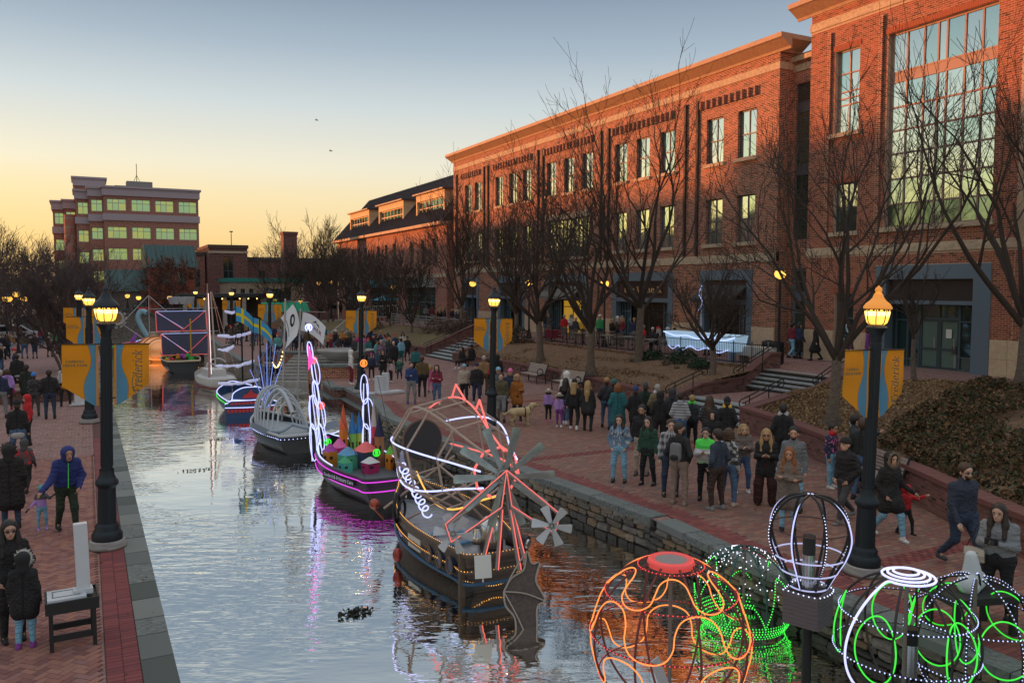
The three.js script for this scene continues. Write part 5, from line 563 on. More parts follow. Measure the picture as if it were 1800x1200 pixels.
  if (lod < 2) [0, 1].forEach((i) => { const d = wr[i].clone().sub(el[i]).normalize(), q = i ? -1 : 1, side = new THREE.Vector3().crossVectors(d, V(0, 0, 1)).normalize(); if (side.lengthSq() < .1) side.set(1, 0, 0); const pal = new THREE.Vector3().crossVectors(side, d), hp2 = [cap(wr[i], wr[i].clone().addScaledVector(d, .075), .027, .032, { k: .01 })]; if (lod === 0) { for (let f = 0; f < 4; f++) { const b0 = wr[i].clone().addScaledVector(d, .08).addScaledVector(pal, (f - 1.5) * .02), L = [.06, .072, .068, .05][f], m1 = b0.clone().addScaledVector(d, L * .55).addScaledVector(side, q * L * .15), m2 = m1.clone().addScaledVector(d, L * .4).addScaledVector(side, q * L * .4); hp2.push(cap(b0, m1, .0095, .0088, { k: .006 }), cap(m1, m2, .0088, .0075, { k: .006 })); } const tb = wr[i].clone().addScaledVector(d, .025).addScaledVector(pal, .03), tm = tb.clone().addScaledVector(d, .035).addScaledVector(pal, .03); hp2.push(cap(tb, tm, .012, .01, { k: .008 }), cap(tm, tm.clone().addScaledVector(d, .035), .01, .008, { k: .006 })); } gs.push(fieldMesh(hp2, lod ? .02 : .0105, .01)); });
  const bg = gs.length > 1 ? mergeGeometries(gs.map(asIndexed)) : gs[0]; { const p = bg.attributes.position, c = new Float32Array(p.count * 3), hcen = head, cy = Math.cos(-hy), sy = Math.sin(-hy); for (let i = 0; i < p.count; i++) { let x = (p.getX(i) - hcen.x) / hs, y = (p.getY(i) - hcen.y) / hs, z = (p.getZ(i) - hcen.z) / hs; const lx = x * cy + z * sy, lz = -x * sy + z * cy; let col = skin; if (lz > .04 && Math.abs(y) < .2) { const ex = Math.abs(lx) - .034; if (ex * ex / .00018 + (y - .003) ** 2 / .00005 < 1) col = [.1, .07, .06]; else if (ex * ex / .0006 + (y - .03) ** 2 / .00004 < 1) col = HAIR.darkbrown; else if (lx * lx / .0009 + (y + .058) ** 2 / .00012 < 1 && lz > .07) col = [skin[0] * .75, skin[1] * .42, skin[2] * .45]; else if (o.beard && y < -.045 && y > -.14) col = HAIR.darkbrown; } c.set(col, i * 3); } bg.setAttribute('color', new THREE.BufferAttribute(c, 3)); }
  const bm = new THREE.Mesh(bg, SKIN_MAT); bm.name = 'body'; bm.castShadow = bm.receiveShadow = true; t.add(bm);
  // garments
  const legW = o.wide || 0, leg = []; const lk = o.skirt ? .03 : .045;
  leg.push(cap(hip[0], hip[1], .118 * w, .118 * w)); leg.push(cap(pelvis, pelvis.clone().add(V(0, .1, 0)), .12 * w, .115 * w)); for (const i of [0, 1]) leg.push(cap(hip[i].clone().add(V(0, -.02, 0)), knee[i], .098 * w, .07 + legW), cap(knee[i], ank[i].clone().add(V(0, .02, 0)), .07 + legW, .052 + legW * 1.3));
  const cm = (c) => Array.isArray(c) && typeof c[0] === 'string' ? patternMat(...c) : clothOf(c);
  const uvOf = (g) => { const p = g.attributes.position, u = g.attributes.uv; for (let i = 0; i < p.count; i++) u.setXY(i, Math.atan2(p.getX(i), p.getZ(i)) * .45, p.getY(i) * 1.5 + .1); return g; };
  mesh('trousers', uvOf(fieldMesh(leg, cell, lk)), cm(o.legs || 'jeans'), t);
  const puff = o.style === 'puffer' ? { rib: .009, ribF: 62 } : {}, hem = o.len ?? .86, j = [], tk = o.style === 'puffer' ? .024 : .012;
  const waist = tilt(V(0, pelvis.y + .12, 0)); j.push(cap(waist.clone().add(V(.05 * w, 0, 0)), chest.clone().add(V(.06 * w, .04, 0)), .106 * w + tk, .112 * w + tk, { s: [1, 1, 1.12], ...puff }), cap(waist.clone().add(V(-.05 * w, 0, 0)), chest.clone().add(V(-.06 * w, .04, 0)), .106 * w + tk, .112 * w + tk, { s: [1, 1, 1.12], ...puff }), cap(sh[0], sh[1], .062 + tk, .062 + tk), cap(chest, neck, .1, .065 + tk));
  if (!sit) { const hb = tilt(V(0, pelvis.y + (hem - .92) + .03, .0)); hb.x = 0; const fl = hem < .7 ? .035 : 0; for (const q of [1, -1]) j.push(cap(waist.clone().add(V(.05 * w * q, 0, 0)), hb.clone().add(V(.07 * w * q, .06, 0)), .112 * w + tk, .115 * w + tk + fl, { s: [1, 1, 1.1], ...puff })); if (hem < .75) for (const i of [0, 1]) j.push(cap(hip[i], hip[i].clone().lerp(knee[i], Math.min(1, (.92 - hem) / .42)), .125 + fl * .3, .115 + fl * .6, puff)); if (hem < .75) j.push(cap(hb.clone().add(V(.05, .05, walk * .3)), hb.clone().add(V(-.05, .05, -walk * .3)), .13 + fl, .13 + fl, puff)); } else j.push(cap(hip[0], hip[1], .13, .13));
  const pr = o.style === 'puffer' ? { rib: .006, ribF: 70, ribAxis: 1 } : {}; for (const i of [0, 1]) j.push(cap(sh[i], el[i], .058 + tk, .048 + tk, pr), cap(el[i], wr[i], .046 + tk, .037 + tk * .7, pr));
  if (o.hood === 'down' || o.style === 'hoodie') j.push(cap(neck.clone().add(V(.05, .01, -.08)), neck.clone().add(V(-.05, .01, -.08)), .06, .06)); if (o.style !== 'sweater') j.push(cap(neck.clone().add(V(0, .03, .0)), neck.clone().add(V(0, -.02, 0)), .075, .08));
  const jm = mesh(o.garment || (hem < .7 ? 'coat' : 'jacket'), uvOf(fieldMesh(j, cell, .045)), cm(o.top || 'black'), t);
  const JT = o.garment || (hem < .7 ? 'coat' : 'jacket');
  if (o.zip) mesh('zip', new MB().bar(neck.clone().add(V(0, -.04, .1)), waist.clone().add(V(0, -.12, .155)), .014, .02).geo(), M(...CLOTH[o.zip], .5), jm);
  if (o.hemband) mesh('shirt_hem', fieldMesh([cap(V(.05, pelvis.y - .09, 0), V(-.05, pelvis.y - .09, 0), .14, .14)], cell), cm(o.hemband), t);
  for (const i of [0, 1]) { const a = ank[i].clone(); mesh(o.boots ? 'boot' : 'shoe', fieldMesh([cap(a.clone().add(V(0, -.045, -.035)), a.clone().add(V(0, -.055, .14)), .046, .036, { s: [1, 1, 1] }), cap(a.clone().add(V(0, .03 + (o.boots || 0), 0)), a.clone().add(V(0, -.03, 0)), .05, .048)], Math.min(cell, .022), .03), clothOf(o.shoes || 'black'), t); }
  if (o.gloves) for (const i of [0, 1]) { const d = wr[i].clone().sub(el[i]).normalize(); mesh('glove', fieldMesh([cap(wr[i], wr[i].clone().addScaledVector(d, .14), .042, .036)], .02), clothOf(o.gloves), t); }
  // hair, hats, hoods
  const hair = HAIR[o.hairc || 'brown'], hairM = M(...hair, .55);
  const hat = o.hat, hm = hat && cm(hat[1]);
  if (hat && hat[0] === 'hood') { const g = [cap(hd(0, .03, -.035), hd(0, .035, -.01), r_(.118), r_(.112), { k: .02 }), cap(hd(0, -.05, -.04), neck.clone().add(V(0, .0, -.03)), r_(.1), .1), cap(hd(0, .0, .13), hd(0, -.03, .15), r_(.082), r_(.08), { cut: 1 })]; mesh('hood', fieldMesh(g, Math.max(hc, .016)), hm, t); if (o.fur) { const f = new MB(), Rf = rng(3); for (let k = 0; k < 26; k++) { const a = k / 26 * 2 * PI; const q = hd(Math.sin(a) * .1, .0 + Math.cos(a) * .125, .06 + Math.cos(a) * .01); for (let m = 0; m < 5; m++) f.cyl(q, q.clone().add(V((Rf() - .5) * .07 + Math.sin(a) * .04, (Rf() - .5) * .07 + Math.cos(a) * .04, (Rf() - .3) * .07)), .011, .002, 4, false); f.sph(q.x, q.y, q.z, .024, 1, 1, 1, 6); } f.build('fur_trim', M(...(o.fur === 'white' ? [.55, .53, .5] : o.fur === 'black' ? [.02, .018, .016] : [.2, .16, .12]), .95), t); } }
  else { if (hat) { const kind = hat[0]; const g = [cap(hd(0, .055, -.025), hd(0, .06, .005), r_(.1), r_(.097), { s: [1.05, 1, 1], k: .01 })]; if (kind === 'beanie') g.push(cap(hd(0, .11, -.03), hd(0, .12, -.02), r_(.06), r_(.05))); g.push(cap(hd(0, -.07, .01), hd(0, -.075, .02), r_(.125), r_(.125), { cut: 1 })); const m = mesh(kind === 'cap' ? 'cap' : kind === 'sunhat' ? 'sun_hat' : kind === 'helmet' ? 'helmet' : 'beanie', fieldMesh(g, Math.max(hc, .014)), hm, t); if (kind === 'cap') mesh('brim', new MB().cyl(hd(0, .045, .1), hd(0, .052, .1), r_(.075), r_(.075), 14).geo(), hm, m); if (kind === 'sunhat') mesh('brim', new MB().lathe([[.08, .02], [.2, -.03], [.21, -.035], [.08, .01]], hd(0, .05, 0).x, hd(0, .05, 0).y, hd(0, .05, 0).z).geo(), hm, m); if (kind === 'beanie' && hat[2]) mesh('bobble', new MB().sph(hd(0, .18, -.02).x, hd(0, .18, -.02).y, hd(0, .18, -.02).z, .04).geo(), cm(hat[2]), m); }
    const style = o.hair || 'short'; if (style !== 'bald' && !(hat && style === 'short' && lod > 1)) { const g = []; if (!hat) g.push(cap(hd(0, .05, -.03), hd(0, .055, -.005), r_(.1), r_(.094), { s: [1.03, 1, 1], k: .015 }), cap(hd(0, -.0, -.06), hd(0, -.02, -.06), r_(.075), r_(.065))); else g.push(cap(hd(0, -.02, -.05), hd(0, -.03, -.05), r_(.08), r_(.075)));
      if (style === 'long') { for (const q of [1, -1]) g.push(cap(hd(.075 * q, .03, -.015), hd(.095 * q, -.16, .015), r_(.035), r_(.045)), cap(hd(.09 * q, -.14, .0), hd(.1 * q, -.33, .07), r_(.045), r_(.028))); g.push(cap(hd(.03, .0, -.08), hd(.04, -.3, -.12), r_(.07), r_(.06)), cap(hd(-.03, .0, -.08), hd(-.04, -.3, -.12), r_(.07), r_(.06))); if (o.hairLong) g.push(cap(hd(0, -.25, -.13), hd(0, -.5, -.14), r_(.075), r_(.05))); } if (style === 'bob' || style === 'curly') for (const q of [1, -1]) g.push(cap(hd(.08 * q, .04, -.02), hd(.09 * q, -.07, -.01), r_(.045), r_(.05)), cap(hd(.03 * q, .02, -.08), hd(.04 * q, -.09, -.08), r_(.06), r_(.055)));
      g.push(cap(hd(0, -.035, .125), hd(0, -.09, .14), r_(.088), r_(.1), { cut: 1 })); if (style === 'curly') g.forEach((p) => { if (!p.cut) { p.rib = .008; p.ribF = 120; } }); mesh('hair', fieldMesh(g, Math.max(hc, .013), .03), hairM, t); } }
  if (o.glasses) { const g = new MB(); for (const q of [1, -1]) g.sph(hd(.036 * q, .004, .093).x, hd(.036 * q, .004, .093).y, hd(.036 * q, .004, .093).z, r_(.021), 1, .8, .5, 8).cyl(hd(.06 * q, .006, .085), hd(.09 * q, .006, 0), .004, .004, 5); g.cyl(hd(-.02, .008, .1), hd(.02, .008, .1), .004, .004, 5); g.build('sunglasses', M(.01, .01, .012, .15, .2), t); }
  if (o.mask) mesh('face_mask', fieldMesh([cap(hd(0, -.03, .07), hd(0, -.075, .06), r_(.06), r_(.05))], .014), clothOf(o.mask), t);
  if (o.scarf) mesh('scarf', fieldMesh([cap(neck.clone().add(V(.05, .05, .02)), neck.clone().add(V(-.05, .05, .02)), .085, .085)], .02), clothOf(o.scarf), t);
  o.after?.(t, { neck, chest, waist, wr, el, head, pelvis, hd, jm, sh });
  return t;
}
const held = (t, p, name, label, cat, fill, turn = 0) => { t.updateMatrixWorld(true); const w = p.clone().applyMatrix4(t.matrixWorld), g = thing(name, label, cat, w, t.rotation.y + turn); fill(g); return g; };
const backpack = (label, m, trim) => (t, j) => held(t, V(0, j.chest.y - .1, -.23), 'backpack', label, 'backpack', (g) => { mesh('bag', fieldMesh([cap(V(.05, -.12, 0), V(.05, .14, .02), .09, .08), cap(V(-.05, -.12, 0), V(-.05, .14, .02), .09, .08)], .025), m, g); mesh('pocket', fieldMesh([cap(V(.04, -.1, -.08), V(-.04, -.1, -.08), .06, .06)], .02), trim || m, g); mesh('strap', new MB().tube([V(.1, .15, .06), V(.12, .28, .17), V(.11, .22, .3)], .018).tube([V(-.1, .15, .06), V(-.12, .28, .17), V(-.11, .22, .3)], .018).geo(), trim || m, g); });
const phone = (label) => (t, j) => held(t, V(0, j.wr[0].y + .04, j.wr[0].z + .06), 'phone', label, 'phone', (g) => { mesh('case', new MB().box(0, 0, 0, .075, .15, .012, 0, -.5).geo(), M(.02, .02, .025, .3), g); mesh('screen', new MB().box(0, .004, -.008, .066, .138, .004, 0, -.5).geo(), glow(.4, .5, .6, .3), g); });
// ---------- the people in the photograph; the two numbers are where their feet stand ----------
const at = (px, py, y = 0) => onY(px, py, y);
const P = (px, py, label, o) => person(at(px, py, o.y || 0), { ...o, label });
const LEFT = 'people on the left promenade', CROWD = 'people on the right promenade';
// left promenade, near to far
P(23, 1126, 'woman with sunglasses and long black hair in a black coat facing the camera', { h: 1.66, f: 8, top: 'black', len: .55, legs: 'black', hair: 'long', hairc: 'black', hairLong: 1, glasses: 1, boots: .2, arms: 'pocket', skin: 0, group: LEFT });
P(45, 1140, 'child in a black parka with white trimmed hood and pale jeans, seen from behind', { h: 1.3, f: 165, top: 'black', len: .66, legs: 'lightblue', hat: ['hood', 'black'], fur: 'white', shoes: 'purple', group: LEFT });
P(118, 936, 'man in a hooded blue puffer jacket with yellow zip bending to hold a toddler\'s hand', { h: 1.8, f: 12, lean: .28, top: [.02, .035, .17], style: 'puffer', legs: [.02, .035, .02], hat: ['hood', [.02, .035, .17]], zip: 'neon', arms: ['pocket', 'hold'], pose: 'walk', stride: .16, nod: 1, skin: 1, group: LEFT });
P(74, 932, 'toddler in a purple and green jacket with a mint hat and pale jeans', { h: .88, f: 5, top: ['fade', 'darkgrey', 'lilac'], legs: 'lightblue', hat: ['beanie', 'turquoise'], shoes: 'lilac', arms: ['up', 'hold'], gloves: 'black', skin: 1, group: LEFT });
P(20, 930, 'woman in a long black quilted coat with fur hood, seen from behind at left', { h: 1.7, f: 178, top: 'black', style: 'puffer', len: .5, legs: 'darkjeans', hat: ['hood', 'black'], fur: 'black', w: 1.1, group: LEFT });
P(45, 868, 'child in a grey jacket with bright red sleeves and a grey hood, walking away', { h: 1.3, f: 165, top: ['patch', 'darkgrey', 'red'], legs: 'black', hat: ['hood', 'darkgrey'], pose: 'walk', group: LEFT });
P(33, 815, 'person in a black jacket over a checked shirt tail with blue jeans, walking away', { h: 1.74, f: 175, top: 'black', hemband: ['plaid', 'white', 'grey'], legs: 'jeans', hat: ['beanie', 'black'], group: LEFT });
P(50, 782, 'teenager in a bright red hoodie with the hood up, looking left', { h: 1.55, f: -70, top: 'red', style: 'hoodie', legs: 'black', hat: ['hood', 'red'], group: LEFT });
P(88, 736, 'man in a black quilted jacket and blue jeans standing with his back to us', { h: 1.8, f: 180, top: 'black', style: 'puffer', legs: 'darkjeans', hair: 'short', hairc: 'darkbrown', arms: 'pocket', w: 1.1, group: LEFT });
P(115, 714, 'person in a light grey hoodie carrying a white backpack, seen from behind', { h: 1.75, f: 178, top: 'lightgrey', style: 'hoodie', legs: 'black', hat: ['hood', 'lightgrey'], hemband: 'orange', after: backpack('white backpack with tan straps on the grey hooded person', clothOf('white'), clothOf('tan')), group: LEFT });
P(61, 731, 'boy in a black and grey camouflage jacket with a bright blue knit hat', { h: 1.62, f: 172, top: ['camo', 'black', 'darkgrey'], legs: 'darkgrey', hat: ['beanie', [.05, .2, .6]], group: LEFT });
P(14, 720, 'girl in a lilac hooded jacket with black leggings, seen from behind', { h: 1.6, f: 180, top: 'lilac', style: 'hoodie', legs: 'black', hair: 'bob', hairc: 'brown', shoes: 'burgundy', gloves: 'magenta', group: LEFT });
P(2, 735, 'person in a dark navy coat partly cut by the left edge, walking away', { h: 1.78, f: 175, top: 'navy', legs: 'grey', hair: 'short', hairc: 'grey', group: LEFT });
P(48, 716, 'person in a long dark green coat behind the blue knit hat', { h: 1.72, f: 180, top: [.02, .03, .022], len: .6, legs: 'black', hair: 'short', hairc: 'darkbrown', group: LEFT });
P(31, 690, 'broad person in a black coat with a pale hem standing at the planter edge', { h: 1.75, f: 185, top: 'black', w: 1.3, hemband: 'lightgrey', legs: 'black', hair: 'short', hairc: 'black', group: LEFT });
P(43, 630, 'man in an olive jacket and blue jeans, seen from behind beside a figure in black', { h: 1.78, f: 180, top: 'olive', legs: 'jeans', hair: 'short', hairc: 'darkbrown', arms: 'pocket', w: 1.1, group: LEFT });
P(61, 630, 'slim person all in black with a black knit hat, right of the olive jacket', { h: 1.72, f: 180, top: 'black', legs: 'darkjeans', hat: ['beanie', 'black'], arms: 'pocket', group: LEFT });
P(87, 627, 'woman in a cream fleece with a black backpack and black trousers', { h: 1.66, f: 150, top: 'cream', legs: 'black', hat: ['beanie', 'beige'], w: 1.1, after: backpack('black backpack on the cream fleece', clothOf('black')), group: LEFT });
P(109, 626, 'person in a long black coat by the multi stemmed tree', { h: 1.74, f: 170, top: 'black', len: .6, legs: 'black', hair: 'short', hairc: 'black', w: 1.1, group: LEFT });
P(95, 622, 'person in a green jacket between the fleece and the black coat', { h: 1.7, f: 200, top: 'brightgreen', legs: 'darkgrey', hair: 'short', group: LEFT });
P(20, 626, 'person in a tan jacket and pale jeans walking on the left plaza', { h: 1.76, f: -60, top: 'tan', legs: 'lightblue', hat: ['beanie', 'darkgrey'], pose: 'walk', group: LEFT });
P(5, 632, 'person in black with a pale shirt standing at the left edge of the plaza', { h: 1.74, f: 20, top: 'black', legs: 'black', hair: 'short', hemband: 'white', group: LEFT });
P(12, 630, 'dark haired person in a charcoal jacket facing us on the left plaza', { h: 1.68, f: 15, top: 'charcoal', legs: 'black', hair: 'long', hairc: 'darkbrown', group: LEFT });
[[46, 590, 'navy', 'black', 'dark navy coat, left of the purple jacket'], [52, 588, 'purple', 'black', 'purple jacket on the far left plaza'], [66, 588, 'maroon', 'black', 'maroon coat beside the pushchair on the far plaza'], [83, 588, 'charcoal', 'darkjeans', 'charcoal jacket right of the pushchair'], [3, 600, 'red', 'black', 'small red jacket at the far left edge'], [10, 597, 'darkgrey', 'jeans', 'dark grey jacket near the white car']].forEach(([x, y, a, b, l], i) => P(x, y, 'distant person in a ' + l, { h: 1.72, f: 40 * i, top: a, legs: b, hair: i & 1 ? 'long' : 'short', hairc: 'darkbrown', group: LEFT }));
{ const G = [[2, 660, 'black', 'grey hat', ['beanie', 'grey'], 'jeans'], [27, 672, 'navy', 'red hat', ['beanie', 'red'], 'black'], [72, 612, 'burgundy', 'white hat', ['beanie', 'white'], 'jeans'], [34, 606, 'brown', 'black cap', ['cap', 'black'], 'black'], [118, 607, 'charcoal', 'teal hat', ['beanie', 'teal'], 'darkjeans'], [104, 602, 'olive', 'grey cap', ['cap', 'grey'], 'black'], [90, 600, 'black', 'pink hat', ['beanie', 'pink'], 'grey'], [24, 600, 'darkgrey', 'navy hat', ['beanie', 'navy'], 'black']]; for (const [x, y, a, l, h, b] of G) P(x, y, 'plaza visitor in a ' + word(a) + ' jacket with a ' + l, { h: 1.72, f: x * 37 % 360, top: a, legs: b, hat: h, group: LEFT }); }
// right promenade, first row
P(1088, 848, 'smiling woman in a patched denim jacket, pale jeans and black boots', { h: 1.68, f: -10, top: ['patch', 'denim', 'lightgrey'], legs: 'lightblue', hair: 'long', hairc: 'darkbrown', arms: 'pocket', boots: .12, skin: 2, w: 1.05, group: CROWD });
P(1139, 853, 'woman in a dark green sweater and black leggings with very long dark hair', { h: 1.68, f: -25, top: 'green', garment: 'sweater', style: 'sweater', len: .78, legs: 'black', hair: 'long', hairc: 'black', hairLong: 1, boots: .14, group: CROWD });
P(1128, 836, 'bearded man in a black jacket and beige trousers behind the green sweater', { h: 1.82, f: -15, top: 'black', legs: 'beige', hair: 'short', hairc: 'black', beard: 1, shoes: 'darkgrey', group: CROWD });
P(1178, 872, 'man in a grey and white checked jacket and dark jeans holding something red', { h: 1.78, f: 5, top: ['plaid', 'lightgrey', 'darkgrey'], legs: 'darkjeans', hair: 'short', hairc: 'brown', arms: ['phone', 'down'], shoes: 'black', group: CROWD });
P(1193, 888, 'man in a black jacket and black face mask with khaki trousers, looking over his shoulder', { h: 1.82, f: 160, turn: -80, top: ['patch', 'black', 'black'], legs: 'khaki', hair: 'short', hairc: 'darkbrown', mask: 'black', arms: 'pocket', shoes: 'khaki', after: backpack('black backpack with white sketchy print on the masked man', patternMat('patch', 'black', 'lightgrey'), clothOf('black')), group: CROWD });
P(1240, 880, 'woman in a white jacket fading to neon green with black trousers', { h: 1.66, f: -10, top: ['fade', 'neon', 'white'], style: 'puffer', legs: 'black', hair: 'short', hairc: 'black', arms: 'phone', boots: .1, group: CROWD });
P(1261, 897, 'man in a navy sweater and dark brown trousers standing in profile', { h: 1.76, f: -130, top: [.03, .045, .075], garment: 'sweater', style: 'sweater', legs: [.045, .03, .026], hair: 'short', hairc: 'darkbrown', arms: 'pocket', shoes: 'grey', beard: 1, group: CROWD });
P(1279, 889, 'person with long curly brown hair in a grey patterned fleece and jeans, seen from behind', { h: 1.72, f: 150, top: ['camo', 'darkgrey', 'lightgrey'], legs: 'jeans', hair: 'curly', hairc: 'curly', shoes: 'beige', group: CROWD });
P(1304, 866, 'older woman with short blonde hair in a beige quilted jacket, looking down at her hands', { h: 1.64, f: 15, top: 'taupe', style: 'puffer', legs: 'jeans', hair: 'curly', hairc: 'blonde', arms: 'phone', nod: 1, shoes: 'white', after: phone('phone in the hands of the woman in the beige quilted jacket'), group: CROWD });
P(1345, 888, 'woman with long blonde hair and glasses in a black coat and wide maroon trousers', { h: 1.7, f: 0, top: 'black', len: .72, legs: [.045, .015, .016], wide: .04, hair: 'long', hairc: 'blonde', hairLong: 1, arms: 'phone', glasses: 1, group: CROWD });
P(1385, 935, 'woman in a taupe coat with arms crossed and long light brown hair', { h: 1.68, f: -5, top: 'taupe', len: .58, legs: 'lightblue', hair: 'long', hairc: 'ginger', arms: 'cross', boots: .1, group: CROWD });
P(1393, 900, 'man in a grey button jacket standing behind the taupe coat', { h: 1.84, f: -5, top: [.14, .16, .18], legs: 'lightblue', hair: 'short', hairc: 'black', beard: 1, group: CROWD });
P(1375, 830, 'dark haired person in a black jacket with pale collar, seen from behind at the wall', { h: 1.78, f: 180, top: 'black', legs: 'black', hair: 'short', hairc: 'black', scarf: 'lightgrey', shoes: 'white', arms: 'pocket', group: CROWD });
P(1485, 918, 'walker in a black helmet and black quilted jacket with charcoal trousers', { h: 1.76, f: -45, top: 'black', style: 'puffer', legs: 'darkgrey', hat: ['helmet', 'black'], hair: 'bald', pose: 'walk', arms: 'pocket', shoes: 'grey', group: CROWD });
P(1514, 880, 'tall man in black jacket and blue jeans, back turned, next to the lamp post', { h: 1.86, f: 150, top: [.014, .018, .016], legs: 'jeans', hair: 'short', hairc: 'brown', w: 1.1, arms: 'pocket', group: CROWD });
P(1500, 864, 'man with thick black hair in a black coat raising a hand to his face', { h: 1.82, f: 100, top: 'charcoal', legs: 'black', hair: 'short', hairc: 'black', arms: ['down', 'up'], group: CROWD });
P(1461, 858, 'boy in a navy jacket with red and white pattern and pale trousers', { h: 1.56, f: 60, top: ['patch', 'navy', 'pink'], legs: 'lightblue', hair: 'short', hairc: 'darkbrown', scarf: 'red', shoes: 'white', group: CROWD });
P(1562, 948, 'woman in a black parka with grey fur hood, pale jeans and white trainers', { h: 1.7, f: 40, top: 'black', len: .66, legs: 'lightblue', hat: ['hood', 'black'], fur: 'tan', pose: 'walk', stride: .26, arms: ['hold', 'pocket'], shoes: 'white', group: CROWD });
P(1592, 940, 'toddler in a bright red hooded jacket and black trousers pointing ahead', { h: .98, f: 55, top: 'red', style: 'puffer', legs: 'black', hat: ['hood', 'red'], arms: ['up', 'hold'], pose: 'walk', stride: .18, skin: 1, group: CROWD });
P(1690, 1000, 'heavy built man in sunglasses, navy jacket and blue jeans striding to the right', { h: 1.84, f: 40, top: [.025, .035, .06], legs: 'darkjeans', hair: 'short', hairc: 'brown', glasses: 1, w: 1.22, pose: 'walk', stride: .3, beard: 1, shoes: 'darkgrey', skin: 2, group: CROWD });
P(1752, 1085, 'woman with long curly dark hair in a grey sweatshirt looking down at a camera', { h: 1.7, f: -15, top: [.21, .22, .235], style: 'hoodie', legs: 'black', hair: 'long', hairc: 'darkbrown', hairLong: 1, arms: 'phone', nod: 1, glasses: 0, w: 1.2, group: CROWD, after: (t, j) => { held(t, V(0, j.wr[0].y + .05, j.wr[0].z + .08), 'camera', 'small black camera held by the woman in the grey sweatshirt', 'camera', (g) => { mesh('camera_body', new MB().box(0, 0, 0, .17, .09, .06).geo(), BLACK, g); mesh('lens', new MB().cyl(V(.03, 0, .03), V(.03, 0, .1), .032, .03, 12).geo(), M(.03, .03, .035, .3), g); }); held(t, V(-.28, j.pelvis.y + .02, .14), 'handbag', 'cream handbag with a small black bow hanging at the grey sweatshirt', 'handbag', (g) => { mesh('bag', new MB().box(0, 0, 0, .27, .2, .09).geo(), clothOf('cream'), g); mesh('flap', new MB().box(0, .05, .05, .275, .1, .02).geo(), M(.56, .5, .42, .6), g); mesh('bow', new MB().box(0, .03, .064, .1, .012, .01, 0, 0, .2).box(0, .01, .064, .014, .05, .01).geo(), BLACK, g); mesh('strap', new MB().tube([V(-.12, .1, 0), V(.05, .5, -.14), V(.3, .58, -.12)], .008).geo(), BLACK, g); }); } });
// second row by the steps, seen from behind
[[1066, 752, 'black jacket and jeans with a tan cap', 'charcoal', 'jeans', { hat: ['cap', 'tan'] }], [1079, 756, 'black jacket with a teal baseball cap', [.02, .024, .03], 'jeans', { hat: ['cap', 'teal'] }], [1086, 768, 'long quilted teal coat with dark auburn hair', 'teal', 'teal', { style: 'puffer', len: .45, hair: 'bob', hairc: 'ginger' }], [1117, 776, 'black wool coat with a knitted blue beret', 'black', 'black', { len: .7, hat: ['beanie', [.03, .05, .16]] }], [1134, 766, 'dark green jacket with a grey knit hat', [.015, .035, .025], 'black', { hat: ['beanie', 'darkgrey'] }], [1155, 770, 'tan corduroy jacket with white collar and grey hair', [.2, .15, .08], 'black', { hairc: 'grey', scarf: 'white' }], [1160, 788, 'black hooded jacket with lettering on the back', 'black', 'black', { hat: ['hood', 'black'] }], [1181, 780, 'charcoal hood between the printed back and the striped hoodie', 'charcoal', 'black', { hat: ['hood', 'charcoal'] }], [1195, 792, 'grey hoodie with faint stripes', ['stripe', 'lightgrey', 'grey'], 'jeans', { style: 'hoodie', hairc: 'darkbrown' }], [1216, 788, 'dark jacket with a neon green collar, a fair haired boy', [.04, .05, .055], 'black', { h: 1.6, scarf: 'neon', hairc: 'blonde', shoes: 'red' }], [1246, 800, 'black vest over pale sleeves with long wavy brown hair', ['stripe', 'black', 'darkgrey'], 'black', { hair: 'long', hairc: 'curly', hairLong: 1 }], [1277, 806, 'black coat with a mustard scarf and black knit hat', 'black', 'black', { scarf: 'yellow', hat: ['beanie', 'black'] }], [1252, 830, 'dark hood and pink cheeks just behind the neon green jacket', 'black', 'darkjeans', { hat: ['hood', 'black'], f: -10, h: 1.62 }]].forEach(([x, y, l, a, b, o]) => P(x, y, 'onlooker in a ' + l, { h: 1.72, f: 176, top: a, legs: b, arms: 'pocket', ...o, group: 'onlookers in front of the lower steps' }));
// families in the middle of the promenade
P(964, 742, 'left of two little girls in lilac jackets and cream sun hats', { h: 1.18, f: 170, top: 'lilac', style: 'hoodie', legs: 'black', hat: ['sunhat', 'cream'], hair: 'bob', shoes: 'pink', group: CROWD });
P(983, 752, 'right of two little girls in lilac jackets, with purple leggings', { h: 1.2, f: 160, top: 'lilac', style: 'hoodie', legs: 'purple', hat: ['sunhat', 'cream'], hair: 'bob', shoes: 'white', pose: 'walk', stride: .12, group: CROWD });
P(1009, 756, 'woman all in black with a black knit hat over blonde hair', { h: 1.72, f: 165, top: 'black', legs: 'black', hat: ['beanie', 'black'], hair: 'long', hairc: 'blonde', pose: 'walk', stride: .18, shoes: 'white', group: CROWD });
P(996, 738, 'person in a white hooded sweatshirt between the benches', { h: 1.78, f: 170, top: 'white', style: 'hoodie', legs: 'grey', hat: ['hood', 'white'], group: CROWD });
P(994, 747, 'person with long dark hair in a black top and blue jeans', { h: 1.66, f: 160, top: 'black', legs: 'jeans', hair: 'long', hairc: 'darkbrown', pose: 'walk', stride: .18, shoes: 'white', group: CROWD });
P(1033, 758, 'woman with very long blonde hair in a black jacket and dark skirt', { h: 1.7, f: 165, top: ['patch', 'black', 'black'], len: .66, legs: 'black', hair: 'long', hairc: 'blonde', hairLong: 1, pose: 'walk', stride: .12, group: CROWD });
P(881, 742, 'man in an olive jacket and grey trousers beside the lamp post', { h: 1.78, f: -5, top: 'olive', legs: 'grey', hair: 'short', hairc: 'darkbrown', pose: 'walk', stride: .12, group: CROWD });
